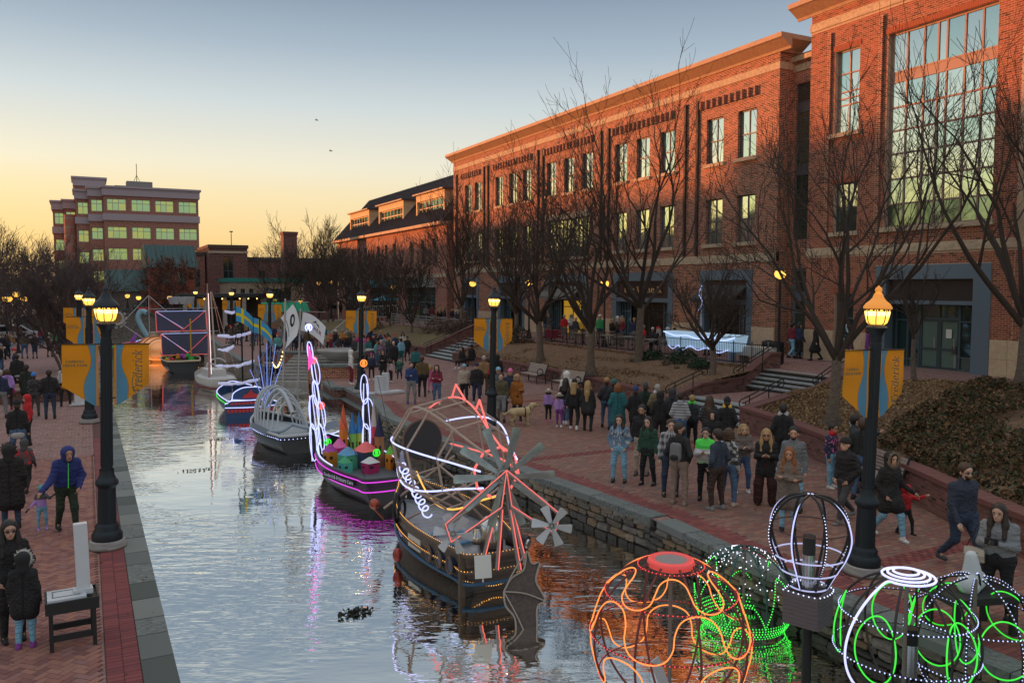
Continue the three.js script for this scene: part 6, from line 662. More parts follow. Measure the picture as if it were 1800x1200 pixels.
P(909, 740, 'woman with blonde hair in a rust orange coat holding the dog', { h: 1.7, f: 10, top: [.3, .11, .02], len: .7, legs: 'black', hair: 'bob', hairc: 'blonde', arms: ['phone', 'down'], group: CROWD });
P(897, 728, 'person in a pale knit hat and dark scarf behind the orange coat', { h: 1.72, f: 0, top: 'navy', legs: 'black', hat: ['beanie', 'pink'], scarf: 'darkgrey', group: CROWD });
P(876, 726, 'man in a blue cap and grey jacket behind the olive jacket', { h: 1.76, f: 0, top: [.08, .11, .13], legs: 'darkgrey', hat: ['cap', 'lightblue'], group: CROWD });
P(816, 710, 'woman in a white quilted jacket and blue cap walking towards us', { h: 1.66, f: 0, top: 'beige', style: 'puffer', legs: 'black', hat: ['cap', 'lightblue'], pose: 'walk', stride: .14, gloves: 'black', group: CROWD });
P(838, 712, 'man in a black quilted jacket with dark blue cap, walking towards us', { h: 1.74, f: 0, top: 'black', style: 'puffer', legs: 'navy', hat: ['cap', 'navy'], pose: 'walk', stride: .14, shoes: 'lightgrey', group: CROWD });
P(851, 694, 'broad person in a tan jacket with white hair, seen from behind', { h: 1.76, f: 175, top: [.26, .16, .08], legs: 'brown', hairc: 'grey', w: 1.15, group: CROWD });
P(860, 694, 'person in a red coat half hidden by the second lamp post', { h: 1.68, f: 160, top: 'red', legs: 'black', hairc: 'brown', group: CROWD });
P(874, 690, 'person in a dark hooded jacket to the right of the second lamp post', { h: 1.76, f: 180, top: 'black', legs: 'black', hat: ['hood', 'black'], group: CROWD });
P(723, 710, 'man in a blue jacket and grey trousers looking at his phone', { h: 1.76, f: 5, top: [.02, .05, .16], legs: 'grey', hair: 'short', hairc: 'darkbrown', arms: ['down', 'phone'], nod: 1, shoes: 'blue', beard: 1, group: CROWD });
P(768, 712, 'woman in a burgundy sweater and jeans with long dark hair', { h: 1.66, f: -5, top: 'burgundy', garment: 'sweater', style: 'sweater', legs: 'jeans', hair: 'long', hairc: 'darkbrown', hairLong: 1, arms: 'cross', shoes: 'white', group: CROWD });
P(742, 697, 'large person in a brown jacket and black trousers, seen from behind', { h: 1.78, f: 180, top: [.11, .07, .03], legs: 'black', hair: 'short', hairc: 'brown', w: 1.25, group: CROWD });
P(757, 690, 'child in pink behind the burgundy sweater', { h: 1.25, f: 180, top: 'pink', legs: 'pink', hair: 'bob', hairc: 'blonde', group: CROWD });
P(731, 668, 'person in a teal jacket seen from behind, carrying a child in a turquoise hat', { h: 1.74, f: 180, top: 'teal', legs: 'black', hairc: 'black', w: 1.1, group: CROWD });
P(617, 676, 'person in a white hoodie and maroon trousers standing before the parapet', { h: 1.74, f: 100, top: 'white', style: 'hoodie', legs: 'maroon', hat: ['hood', 'white'], shoes: 'white', group: CROWD });
P(653, 669, 'child in a navy jacket with lilac trim and a pink bobble hat', { h: 1.42, f: 0, top: ['stripe', 'navy', 'navy'], legs: 'black', hat: ['beanie', 'magenta'], shoes: 'white', group: CROWD });
P(674, 672, 'woman in a black coat looking at her phone among the children', { h: 1.66, f: -10, top: 'black', legs: 'black', hair: 'long', hairc: 'black', arms: 'phone', nod: 1, shoes: 'lightgrey', group: CROWD });
P(687, 672, 'small child in a pale grey and pink jacket turning away', { h: 1.15, f: 120, top: ['patch', 'lightgrey', 'pink'], legs: 'black', hair: 'bob', hairc: 'darkbrown', shoes: 'white', group: CROWD });
P(702, 670, 'small child in a green and navy jacket beside the pink and grey one', { h: 1.2, f: 20, top: ['camo', 'navy', 'brightgreen'], legs: 'darkjeans', hat: ['beanie', 'navy'], shoes: 'lightgrey', group: CROWD });
P(670, 650, 'man in an open brown jacket over a pale shirt', { h: 1.76, f: 5, top: ['patch', 'brown', 'lilac'], legs: 'jeans', hair: 'short', hairc: 'grey', group: CROWD });
P(692, 655, 'bald man in a loose black jacket behind the children', { h: 1.8, f: 10, top: 'black', legs: 'black', hair: 'bald', w: 1.15, group: CROWD });
P(705, 642, 'person in a light blue jacket with a strap, near the far stairs', { h: 1.68, f: 200, top: 'lightblue', legs: 'teal', hairc: 'black', group: CROWD });
P(812, 648, 'woman in black sitting low on the far stairs wall', { h: 1.66, f: -40, pose: 'sit', top: 'black', legs: 'black', hair: 'long', hairc: 'black', shoes: 'white', y: .18, group: CROWD });
P(829, 646, 'man in a black jacket sitting at the foot of the far stairs', { h: 1.78, f: -140, pose: 'sit', top: [.02, .021, .023], legs: 'black', hair: 'short', hairc: 'black', y: .2, group: CROWD });
// the far crowd and the people on the terrace: each his own colours, told apart by them
{ const R = rng(99), tops = ['black', 'navy', 'charcoal', 'olive', 'maroon', 'red', 'teal', 'grey', 'brown', 'cream', 'pink', 'green', 'tan', 'lightblue', 'purple', 'orange', 'white', 'yellow', 'darkgrey', 'burgundy'], legs = ['black', 'jeans', 'darkjeans', 'grey', 'khaki', 'navy'], hats = [null, null, null, ['beanie', 'black'], ['beanie', 'grey'], ['cap', 'navy'], ['beanie', 'red'], ['cap', 'white']], used = new Set();
  const one = (pos, place, group, o = {}) => { let l, a, b, h, n = 0; do { a = n ? tops[Math.floor(R() * tops.length)] : o.top || tops[Math.floor(R() * R() * tops.length)]; b = legs[Math.floor(R() * legs.length)]; h = hats[Math.floor(R() * hats.length)]; l = 'person in ' + word(a) + ', ' + word(b) + (b.includes('jeans') ? '' : ' trousers') + (h ? ', ' + word(h[1]) + ' ' + h[0] : '') + ', ' + place; n++; } while (used.has(l) && n < 60); used.add(l); person(pos, { label: l, h: 1.62 + R() * .2, f: o.f ?? R() * 360, top: a, legs: b, hat: h || undefined, hair: R() < .45 ? 'long' : 'short', hairc: ['darkbrown', 'brown', 'black', 'blonde', 'grey'][R() * 5 | 0], arms: R() < .5 ? 'pocket' : R() < .5 ? 'down' : 'phone', pose: o.sit ? 'sit' : R() < .2 ? 'walk' : 'stand', stride: .15, group }); };
  const far = 'far crowd on the right promenade';
  [[408, 598], [418, 597], [430, 594], [440, 597, 'cream'], [452, 600], [462, 606], [474, 612], [482, 606, 'navy'], [405, 612], [415, 606], [398, 603], [424, 607], [443, 608, 'red'], [450, 606], [433, 600]].forEach(([x, y, t]) => one(at(x, y), 'beyond the sailboats', far, { top: t }));
  [[488, 634, 'turquoise'], [492, 612, 'grey'], [507, 621], [516, 619], [524, 622], [531, 617], [540, 622], [547, 616], [556, 620, 'maroon'], [566, 618], [578, 622, 'tan'], [501, 610], [512, 608], [536, 607], [549, 604], [560, 608], [571, 609]].forEach(([x, y, t]) => one(at(x, y), 'in the crowd above the water steps', far, { top: t, f: R() * 120 - 60 }));
  [[582, 634, 'maroon'], [596, 632], [610, 630], [623, 640, 'charcoal'], [628, 628, 'magenta'], [635, 645, 'grey'], [641, 632, 'pink'], [648, 640, 'teal'], [656, 636], [663, 630], [645, 622], [676, 634], [685, 640], [662, 645, 'turquoise'], [590, 622], [602, 620], [614, 621], [626, 616], [638, 614, 'tan'], [650, 612], [660, 620], [670, 622, 'navy'], [681, 628], [695, 632], [708, 628, 'cream'], [716, 634], [632, 622, 'olive']].forEach(([x, y, t]) => one(at(x, y), 'near the lamp by the parapet', far, { top: t, f: R() * 140 - 70 }));
  const ter = 'people on the terrace by the shops', tz = (px, x) => V(x, TERRACE_Y, onX(px, 560, x).z);
  [[958, 28.4, 'black'], [966, 28, 'darkgrey'], [992, 28.6, 'red'], [1004, 29.4, 'white'], [1012, 27.6, 'charcoal'], [1024, 28, 'yellow'], [1040, 29, 'brown'], [1055, 28.2, 'brightgreen'], [1076, 28.4, 'black'], [1086, 29.2, 'olive'], [1094, 28.6, 'maroon'], [1115, 29, 'navy']].forEach(([px, x, t]) => one(tz(px, x), 'standing behind the terrace fence', ter, { top: t, f: R() * 360 }));
  [[1132, 28.2, 'red'], [1148, 28.6, 'charcoal'], [1158, 27.6, 'black'], [1175, 28, 'brown'], [1186, 28.3, 'darkgrey'], [1250, 29, 'black'], [1270, 29.2, 'navy']].forEach(([px, x, t]) => one(tz(px, x), 'seated behind the terrace fence', ter, { top: t, sit: 1, f: R() * 360 }));
  for (let i = 0; i < 22; i++) { const px = 585 + i * 11.5 + R() * 4, x = 27.4 + R() * 2.5; one(tz(px, x), i < 8 ? 'on the far terrace under parasols' : i < 15 ? 'on the far terrace behind the rails' : 'on the far terrace by the stairs', ter, { top: ['black', 'charcoal', 'navy', 'darkgrey', 'brown', 'olive', 'grey', 'maroon'][i % 8] }); }
}
person(onY(1392, 630, 1.4), { label: 'walker in a maroon top and pale jeans passing the dark link doorway', h: 1.74, f: 120, top: 'maroon', legs: 'lightblue', hairc: 'black', pose: 'walk', stride: .24 });
person(onY(1404, 631, 1.4), { label: 'walker in a dark navy jacket just right of the maroon top', h: 1.76, f: 130, top: 'navy', legs: 'black', hat: ['beanie', 'charcoal'], pose: 'walk', stride: .2 });
person(onY(1434, 634, 1.4), { label: 'person in a long black coat walking past the ground floor window', h: 1.8, f: -100, top: 'black', len: .45, legs: 'black', hairc: 'black', pose: 'walk', stride: .2 });
person(onY(1525, 640, 1.4), { label: 'person in a bright purple coat behind the orange topped lamp', h: 1.66, f: 90, top: [.2, .05, .25], len: .7, legs: 'black', hair: 'bob', hairc: 'brown' });
person(onY(1580, 632, 1.4), { label: 'man in a light grey top and dark cap by the entrance doors', h: 1.8, f: 120, top: 'lightgrey', legs: 'black', hat: ['cap', 'charcoal'] });
person(onY(1494, 664, 1.15), { label: 'woman in a dark plum jacket with long hair on the upper steps', h: 1.66, f: 100, top: [.09, .02, .05], legs: 'darkgrey', hair: 'long', hairc: 'darkbrown', arms: 'hold' });
// ---------- boats in the canal; their own axes: z towards the stern, which faces the camera ----------
const NEON_W = glow(.5, .55, 1, .85), NEON_P = glow(.6, .02, .6, .75), NEON_R = glow(.95, .14, .12, .62), NEON_O = glow(1, .25, .03, .8), NEON_G = glow(.02, .8, .02, .62), NEON_Y = glow(1, .5, .06, .7), LED_B = glow(.45, .52, 1, 1.2), LED_R = glow(1, .03, .03, .7), LED_G = glow(.04, 1, .06, .75), LED_GOLD = glow(1, .45, .08, .9), PATINA = noiseMat([.26, .3, .29], .4, 1.4, .42, .0004, 123), ROD = noiseMat([.42, .33, .27], .3, .5, .6, .004, 119), WOOD = noiseMat([.12, .085, .06], .4, .6, .8, .006, 111), RUST = noiseMat([.16, .1, .07], .5, .5, .7, .006, 113), STEEL = M(.32, .36, .35, .4, .75), CHROME = M(.6, .6, .6, .22, .95), DECKG = noiseMat([.3, .32, .34], .3, 1.2, .7, .004, 115), DARKHULL = M(.025, .027, .03, .35, .1);
function hullGeo(L, B, H, o = {}) { const { stern = .8, sheer = .3, rake = .12 } = o, n = 18, m = 7, P = [], I = [], at = (t, s) => { const half = B / 2 * (t < .45 ? stern + (1 - stern) * Math.sin(t / .45 * PI / 2) : Math.max(.02, Math.pow(Math.cos((t - .45) / .55 * PI / 2), .75))), ys = H + sheer * t * t, f = s; const w = half * (1 - Math.pow(f, 2.6) * .75), y = ys * (1 - f) + -.25 * f; return [w, y, L / 2 - L * t + rake * (1 - f) * (t < .02 ? 1 : t > .9 ? -1 : 0)]; };
  for (let i = 0; i <= n; i++) for (let k = -m; k <= m; k++) { const q = at(i / n, 1 - Math.abs(k) / m); P.push(Math.sign(k) * q[0], q[1], q[2]); } const w = 2 * m + 1; for (let i = 0; i < n; i++) for (let k = 0; k < w - 1; k++) { const a = i * w + k, b = a + 1, c = a + w, d = c + 1; I.push(a, c, b, b, c, d); }
  for (let k = 1; k < w - 1; k++) I.push(0, k, k + 1); const g = new THREE.BufferGeometry(); g.setAttribute('position', new THREE.Float32BufferAttribute(P, 3)); g.setIndex(I); g.computeVertexNormals(); g.setAttribute('uv', new THREE.Float32BufferAttribute(new Float32Array(P.length / 3 * 2), 2)); const u = g.attributes.uv; for (let i = 0; i < P.length / 3; i++) u.setXY(i, P[i * 3 + 2], P[i * 3 + 1]);
  const rail = (dy = 0, dx = 0, s = 0) => { const R = []; for (let i = 0; i <= n; i++) { const q = at(i / n, s); R.push(V(-q[0] - dx, q[1] + dy, q[2])); } for (let i = n - 1; i >= 0; i--) { const q = at(i / n, s); R.push(V(q[0] + dx, q[1] + dy, q[2])); } return R; };
  const deck = (y) => { const s = new THREE.Shape(rail().map((p) => new THREE.Vector2(p.x * .96, -p.z * .985))); const d = new THREE.ShapeGeometry(s); d.rotateX(-PI / 2); d.translate(0, y, 0); return boxUV(d); };
  return { g, rail, deck }; }
function dots(b, pts, step, r, closed) { const c = new THREE.CatmullRomCurve3(pts, !!closed, 'centripetal'), n = Math.max(2, Math.round(c.getLength() / step)); for (const p of c.getSpacedPoints(n)) b.add(new THREE.OctahedronGeometry(r, 0), new THREE.Matrix4().makeTranslation(p.x, p.y, p.z)); return b; }
PATINA.metalness = .6;
const boat = (name, label, x, z, turn = 0) => thing(name, label, 'boat', [x, WATER_Y, z], turn);
const BOATS = 'decorated boats moored along the canal';
{ // A: the fish airship boat with a big fan
  const b = boat('airship_boat', 'steampunk fish airship boat with wire cage, big fan of metal blades and brown fish tail', 6.8, -16.35, -.04), L = 5.3, h = hullGeo(L, 1.9, .74, { stern: .62, sheer: .25 });
  const W = (px, py, d) => b.worldToLocal(atDepth(px, py, d)); b.updateMatrixWorld(true);
  mesh('hull', h.g, noiseMat([.11, .09, .08], .6, .5, .6, .008, 127), b); mesh('keel_band', new MB().tube(h.rail(-.5, .012, .0), .04, 6, true, 120).geo(), M(.03, .09, .17, .5), b); mesh('deck', h.deck(.5), DECKG, b);
  mesh('gunwale', new MB().tube(h.rail(.02), .05, 6, true, 120).geo(), WOOD, b); mesh('rubbing_strake', new MB().tube(h.rail(-.28, .02), .035, 6, true, 120).geo(), WOOD, b); { const g = new MB(); dots(g, h.rail(.07), .07, .013, true); dots(g, h.rail(-.25, .05), .07, .012, true); g.build('gold_lights', LED_GOLD, b, 'stuff'); }
  { const t = new MB(); t.span(-.64, .64, .05, .74, L / 2 - .02, L / 2 + .03); t.build('stern_panel', M(.05, .05, .055, .6), b); const g = new MB(); dots(g, [V(-.64, .74, L / 2 + .05), V(0, .7, L / 2 + .07), V(.64, .74, L / 2 + .05)], .05, .013); dots(g, [V(-.64, .3, L / 2 + .05), V(0, .12, L / 2 + .07), V(.64, .3, L / 2 + .05)], .05, .013); for (let i = 0; i < 40; i++) g.add(new THREE.OctahedronGeometry(.016, 0), T(.46 + ((i * 37) % 10) * .008, .3 + i * .01, L / 2 + .06)); g.build('gold_lights', LED_GOLD, b, 'stuff'); for (const x of [-.65, .65]) mesh('stern_post', new MB().span(x - .05, x + .05, -.1, .8, L / 2 - .04, L / 2 + .06).geo(), WOOD, b); }
  for (let k = 0; k < 3; k++) { const z = L / 2 - .35 - k * .42, x = -.7 - k * .06; mesh('porthole', new MB().cyl(V(x - .06, .48, z), V(x + .04, .48, z), .14, .14, 18).geo(), M(.02, .04, .09, .3), b).add(mesh('rim', new MB().add(new THREE.TorusGeometry(.15, .022, 6, 20), T(x - .06, .48, z, PI / 2)).geo(), RUST, b)); }
  mesh('side_sign', new MB().box(-.93, .5, L / 2 - 1.9, .03, .26, .6, .1).geo(), M(.5, .5, .48, .6), b);
  // fish tail
  { const o = W(885, 1062, 14.1), X = RIGHT.clone().applyAxisAngle(YAX, .05), Yv = V(0, .82, 0).addScaledVector(FWD.clone().setY(0), .57).normalize(), Z = new THREE.Vector3().crossVectors(X, Yv), m = new THREE.Matrix4().makeBasis(X, Yv, Z).setPosition(o), k = 1 / 102; const pts = [[0, 20], [14, 44], [34, 58], [40, 92], [50, 68], [62, 72], [56, 40], [72, 4], [60, -4], [58, -48], [50, -76], [44, -44], [26, -62], [20, -24], [4, -4]].map(([x, y]) => [x * k, y * k]); mesh('tail_fin', new MB().prism(pts, .05, m, .008).geo(), noiseMat([.06, .04, .032], .5, .5, .55, .006, 117), b); const e = pts.map(([x, y]) => V(x, y, .07).applyMatrix4(m)); const g = new MB(); g.tube([...e, e[0]], .018, 5, false, 90); for (const i of [3, 7, 10]) g.tube([e[0], e[0].clone().lerp(e[i], .5).add(V(0, .05, 0)), e[i]], .014); g.build('tail_ribs', M(.3, .26, .22, .6), b); }
  // wire cage
  const A0 = W(748, 776, 18.9), A1 = W(888, 836, 15.5), ax = A1.clone().sub(A0), len = ax.length(); ax.normalize(); const ux = new THREE.Vector3().crossVectors(ax, YAX).normalize(), uy = new THREE.Vector3().crossVectors(ux, ax); const pt = (t, a) => { const r = .5 + .68 * Math.sin(Math.min(1, t * 1.05 + .12) * PI * .93), e = t > .85 ? 1 - (t - .85) * 2.2 : 1; return A0.clone().addScaledVector(ax, t * len - .2).addScaledVector(ux, Math.cos(a) * r * e).addScaledVector(uy, Math.sin(a) * r * e); };
  for (let k = 0; k < 5; k++) { const R = []; for (let i = 0; i < 8; i++) R.push(pt(.02 + k * .235, i / 8 * 2 * PI + .2)); mesh('cage_ring', new MB().poly(R, .026, 5, true).geo(), k === 4 ? NEON_R : ROD, b); }
  const cols = [NEON_W, ROD, NEON_R, NEON_W, NEON_R, ROD, NEON_Y, NEON_W]; for (let i = 0; i < 8; i++) { const R = []; for (let s = 0; s <= 10; s++) R.push(pt(s / 10, i / 8 * 2 * PI + .2)); mesh('cage_rib', new MB().tube(R, cols[i] === ROD ? .027 : .02, 5, false, 24).geo(), cols[i], b); }
  for (const [t, s] of [[.3, 1], [.62, 1.1]]) { const a = PI / 2 + .2, p = pt(t, a), q = pt(t + .18, a), c = p.clone().lerp(q, .3).addScaledVector(uy, .3 * s); mesh('back_spine', new MB().poly([p, c, q], .022, 5).geo(), NEON_R, b); }
  mesh('tail_disc', new MB().cyl(A0.clone().addScaledVector(ax, -.25), A0.clone().addScaledVector(ax, -.17), .46, .46, 28).geo(), M(.035, .036, .04, .7), b); mesh('disc_rim', new MB().add(new THREE.TorusGeometry(.47, .035, 6, 28), new THREE.Matrix4().compose(A0.clone().addScaledVector(ax, -.21), new THREE.Quaternion().setFromUnitVectors(V(0, 0, 1), ax), V(1, 1, 1))).geo(), RUST, b);
  for (let i = 0; i < 6; i++) { const p = pt([.05, .05, .4, .4, .8, .8][i], i & 1 ? -.5 : PI + .5), q = V(Math.sign(i & 1 ? 1 : -1) * .8, .55, [-1.9, -1.9, -.6, -.6, 1, 1][i]); mesh('cage_post', new MB().cyl(p, q, .026, .03, 6).geo(), ROD, b); }
  // the fans
  const blade = (c, n, r0, r1, w0, w1, name, tilt, mat = PATINA) => { const f = new THREE.Group(); f.name = name; b.add(f); f.position.copy(c); f.quaternion.setFromUnitVectors(V(0, 0, 1), FWD.clone().multiplyScalar(-1).add(V(0, tilt, 0)).normalize()); mesh('hub', new MB().add(new THREE.TorusGeometry(r0 * .8, r0 * .18, 6, 16)).cyl(V(0, 0, -.04), V(0, 0, .05), r0 * .4, r0 * .4, 12).geo(), STEEL, f); for (let i = 0; i < n; i++) { const a = i / n * 2 * PI + .35; mesh('blade', new MB().prism([[-w0, r0], [w0, r0], [w1, r1 * .96], [w1 * .7, r1], [-w1 * .7, r1], [-w1, r1 * .96]], .012, new THREE.Matrix4().makeRotationZ(a).multiply(new THREE.Matrix4().makeRotationY(.5)), .003).geo(), mat, f); } return f; };
  const hub = W(886, 838, 15.1); blade(hub, 10, .14, .93, .04, .088, 'fan', .05); const e1 = W(797, 938, 14.9), e2 = W(970, 924, 14.7); blade(e1, 6, .06, .36, .03, .09, 'small_fan', .1, M(.45, .47, .5, .5, .3)); blade(e2, 6, .06, .36, .03, .09, 'small_fan', .1, M(.45, .47, .5, .5, .3));
  for (const [e, s] of [[e1, -1], [e2, 1]]) { const up = V(0, .17, 0), p = [hub.clone().add(V(0, .12, .1)), e.clone().add(up).add(V(s * .16, 0, 0)), e.clone().sub(up).add(V(s * .05, 0, 0)), hub.clone().add(V(s * .1, -.55, .1))]; mesh('fan_arm', new MB().poly(p, .022, 5, true).geo(), M(.3, .28, .27, .5, .4), b); const g = new MB(); for (let i = 0; i < 4; i++) g.cyl(p[i].clone().add(V(0, .03, .02)), p[(i + 1) % 4].clone().add(V(0, .03, .02)), .009, .009, 5); g.build('red_rope_light', NEON_R, b); mesh('arm_plate', new MB().box(0, 0, 0, .02, .02, .02).geo(), STEEL, b).position.copy(e); }
  for (const [px, py] of [[843, 1012], [872, 985], [912, 985], [925, 1010]]) { const q = W(px, py, 15.2); q.y = .52; mesh('fan_leg', new MB().cyl(hub, q, .026, .03, 6).geo(), STEEL, b); mesh('red_rope_light', new MB().cyl(hub.clone().add(V(.03, 0, .04)).lerp(q, .35), q.clone().add(V(.03, 0, .04)), .012, .012, 5).geo(), NEON_R, b); }
  { const q = W(862, 985, 15.9); q.y = .5; mesh('tank', new MB().lathe([[.24, 0], [.25, .05], [.25, .5], [.24, .62], [.2, .74], [.1, .82], [0, .84]], q.x, q.y, q.z, 20).geo(), CHROME, b); mesh('tank_drum', new MB().cyl(V(q.x + .3, q.y + .42, q.z + .2), V(q.x + .55, q.y + .36, q.z + .5), .15, .15, 16).geo(), M(.04, .04, .045, .3, .6), b); mesh('tank_cap', new MB().cyl(V(q.x + .55, q.y + .36, q.z + .5), V(q.x + .57, q.y + .355, q.z + .53), .1, .08, 14).geo(), CHROME, b); mesh('tank_nozzle', new MB().lathe([[.1, 0], [.13, .1], [.09, .14], [.06, .3]], q.x - .3, q.y + .35, q.z + .05, 12).geo(), CHROME, b); }
  mesh('hose', new MB().tube([V(-.7, .56, .9), V(-.3, .62, .5), V(.1, .6, .8), V(.1, .58, 1.3), V(-.4, .57, 1.4), V(-.7, .57, 1.1)], .05, 8, true, 40).tube([V(.1, .6, 1), V(.3, .6, 1.6), V(.2, .58, 2)], .05, 8).geo(), M(.1, .26, .42, .4), b);
  mesh('copper_ball', new MB().sph(-1.3, .95, -.9, .12).cyl(V(-1.3, .83, -.9), V(-1.1, .6, -.9), .02).geo(), M(.35, .08, .05, .25, .6), b); mesh('copper_ball', new MB().sph(-1.25, .25, .6, .1, 1, 1.5, 1).geo(), M(.35, .06, .05, .3, .5), b); mesh('wheel', new MB().add(new THREE.TorusGeometry(.3, .04, 8, 24), T(-.95, .95, -.4, 1.1)).add(new THREE.TorusGeometry(.2, .03, 8, 20), T(-.85, .9, -.35, .9)).geo(), BLACK, b);
  { const R = [], p0 = W(706, 818, 19), p1 = W(752, 905, 17.6); for (let i = 0; i <= 60; i++) { const t = i / 60, a = t * 2 * PI * 8; R.push(p0.clone().lerp(p1, t).add(V(Math.cos(a) * .09, Math.sin(a) * .09, 0))); } mesh('coil_light', new MB().tube(R, .018, 5, false, 160).geo(), NEON_W, b); }
  mesh('blank_sign', new MB().box(W(849, 1000, 14.6).x, .78, W(849, 1000, 14.6).z, .3, .4, .02, -.2, -.2).cyl(V(W(849, 1000, 14.6).x, .5, W(849, 1000, 14.6).z), V(W(849, 1000, 14.6).x, .62, W(849, 1000, 14.6).z), .015).geo(), M(.6, .6, .58, .6), b);
}
{ // B: pink outlined boat with a small painted town and neon masts
  const b = boat('town_boat', 'boat outlined in pink light carrying a small colourful model town and white neon masts', 6.82, -23.15, .04), L = 5.2, h = hullGeo(L, 2.05, .74, { stern: .6, sheer: .28 });
  mesh('hull', h.g, DARKHULL, b); mesh('deck', h.deck(.42), M(.1, .11, .13, .6), b); mesh('gunwale', new MB().tube(h.rail(.02), .035, 6, true, 120).geo(), M(.05, .05, .055, .4), b); mesh('pink_light', new MB().tube(h.rail(-.06, .03), .017, 6, true, 140).tube(h.rail(-.32, .02), .017, 6, true, 140).geo(), NEON_P, b); mesh('white_light', new MB().tube(h.rail(.05, -.05).slice(6, 31), .02, 6, false, 80).geo(), NEON_W, b);
  { const cv = document.createElement('canvas'); cv.width = 512; cv.height = 64; const c = cv.getContext('2d'); c.fillStyle = '#0d0c1c'; c.fillRect(0, 0, 512, 64); c.fillStyle = '#dfe3f2'; c.font = 'bold 44px serif'; c.textAlign = 'center'; c.textBaseline = 'middle'; c.fillText('Frederick Primary Care', 256, 34, 480); const t = new THREE.CanvasTexture(cv); t.colorSpace = THREE.SRGBColorSpace; const p = mesh('name_panel', new THREE.PlaneGeometry(1.7, .2), new THREE.MeshStandardMaterial({ map: t, roughness: .5, side: THREE.DoubleSide }), b); p.position.set(-.93, .56, 1.35); p.rotation.y = -PI / 2 + .2; }
  const house = (x, z, w, d, hh, c, roof, rc, name = 'model_house') => { const m = mesh(name, new MB().box(x, .42 + hh / 2, z, w, hh, d, .3).geo(), M(...c, .7), b); mesh('model_roof', new MB().add(roof === 'spire' ? new THREE.ConeGeometry(w * .75, hh * .8, 4) : new THREE.CylinderGeometry(w * .12, w * .72, hh * .5, 4), T(x, .42 + hh + hh * (roof === 'spire' ? .4 : .25), z, .3 + PI / 4)).geo(), M(...rc, .6), m); mesh('model_window', new MB().box(x - .02, .42 + hh * .6, z + d / 2 + .01, w * .35, hh * .2, .02, .3).box(x - w / 2, .42 + hh * .6, z, .02, hh * .2, d * .35, .3).geo(), M(.02, .02, .03), m); };
  house(-.45, -.9, .3, .3, .45, [.7, .25, .02], 'gable', [.4, .05, .35]); house(-.1, -1.1, .35, .3, .5, [.7, .05, .25], 'gable', [.75, .15, .4]); house(.1, -1.3, .18, .18, 1, [.75, .2, .02], 'spire', [.75, .12, .03], 'model_tower'); house(.36, -1.25, .17, .17, .85, [.25, .6, .1], 'spire', [.03, .2, .45], 'model_tower'); house(.58, -1.25, .17, .17, .85, [.55, .6, .08], 'spire', [.03, .2, .45], 'model_tower'); house(-.1, -.3, .45, .4, .42, [.1, .45, .25], 'gable', [.1, .3, .5]); house(.42, -.2, .55, .45, .5, [.04, .05, .12], 'gable', [.85, .15, .15]); house(.8, -.1, .2, .2, .9, [.4, .16, .08], 'spire', [.015, .02, .07], 'model_tower'); house(.28, .55, .4, .3, .3, [.5, .03, .15], 'gable', [.6, .6, .6]); house(-.35, .2, .3, .3, .3, [.1, .5, .4], 'gable', [.05, .35, .15]); house(.95, .4, .2, .25, .45, [.75, .22, .02], 'gable', [.15, .5, .05]); house(.85, -.7, .12, .12, 1.1, [.7, .06, .12], 'spire', [.6, .5, .5], 'model_tower');
  const mast = (x, z, top, lx, lz, loops, w) => { const p = V(x, .4, z), q = V(x + lx, top, z + lz); mesh('mast', new MB().cyl(p, q, .045, .03, 8).geo(), BLACK, b); const g = new MB(); for (const k of [-1, 1]) g.cyl(p.clone().add(V(k * w, .2, .02)), p.clone().lerp(q, .86).add(V(k * w * .3, 0, .02)), .014, .014, 5); let y = .08; loops.forEach((n, i) => { const c0 = p.clone().lerp(q, y), c1 = p.clone().lerp(q, y + n), R = []; for (let s = 0; s < 16; s++) { const a = s / 16 * 2 * PI; R.push(c0.clone().lerp(c1, .5 + .5 * Math.sin(a)).add(V(Math.cos(a) * w * (i & 1 ? 1.2 : .8) + (i & 1 ? .05 : -.04), 0, .05))); } g.tube(R, .017, 5, true, 40); y += n * .82; }); g.build('neon_loops', NEON_W, b); return [p, q]; };
  mast(.75, -1.0, 3.2, -.05, -.05, [.34, .34, .32], .15); mast(-.3, -1.9, 4.5, -.45, -.1, [.2, .2, .2, .2, .16], .1); mast(-.85, -1.0, 2.9, -.15, 0, [.45, .42], .12);
  const ball = (x, y, z, m) => mesh('neon_flower', new MB().add(new THREE.TorusGeometry(.1, .02, 6, 14), T(x, y, z)).add(new THREE.TorusGeometry(.06, .02, 6, 12), T(x, y, z, .8)).sph(x, y, z, .05).geo(), m, b); ball(.68, 3.42, -1.05, NEON_O); ball(-.6, 3.5, -1.95, NEON_R); ball(-.4, 2.1, -1.9, NEON_R); ball(-.72, 4.5, -2, LED_B); ball(.6, .9, .2, NEON_G); ball(-.3, 1, -1.6, NEON_G); mesh('pennant', new MB().prism([[0, 0], [.16, .3], [0, .8]], .02, T(-.78, 3.2, -1.9)).geo(), glow(1, .05, .4, .8), b);
  mesh('stay', new MB().cyl(V(-.6, 4, -1.9), V(-.4, .5, 2.2), .008, .008, 5).cyl(V(1.1, 3, -1), V(.5, .5, 2.2), .008, .008, 5).geo(), BLACK, b); mesh('figure', new MB().lathe([[.06, 0], [.09, .3], [.05, .55], [.06, .62], [0, .72]], .95, .42, 1.3, 10).geo(), M(.4, .4, .6, .5), b);
}
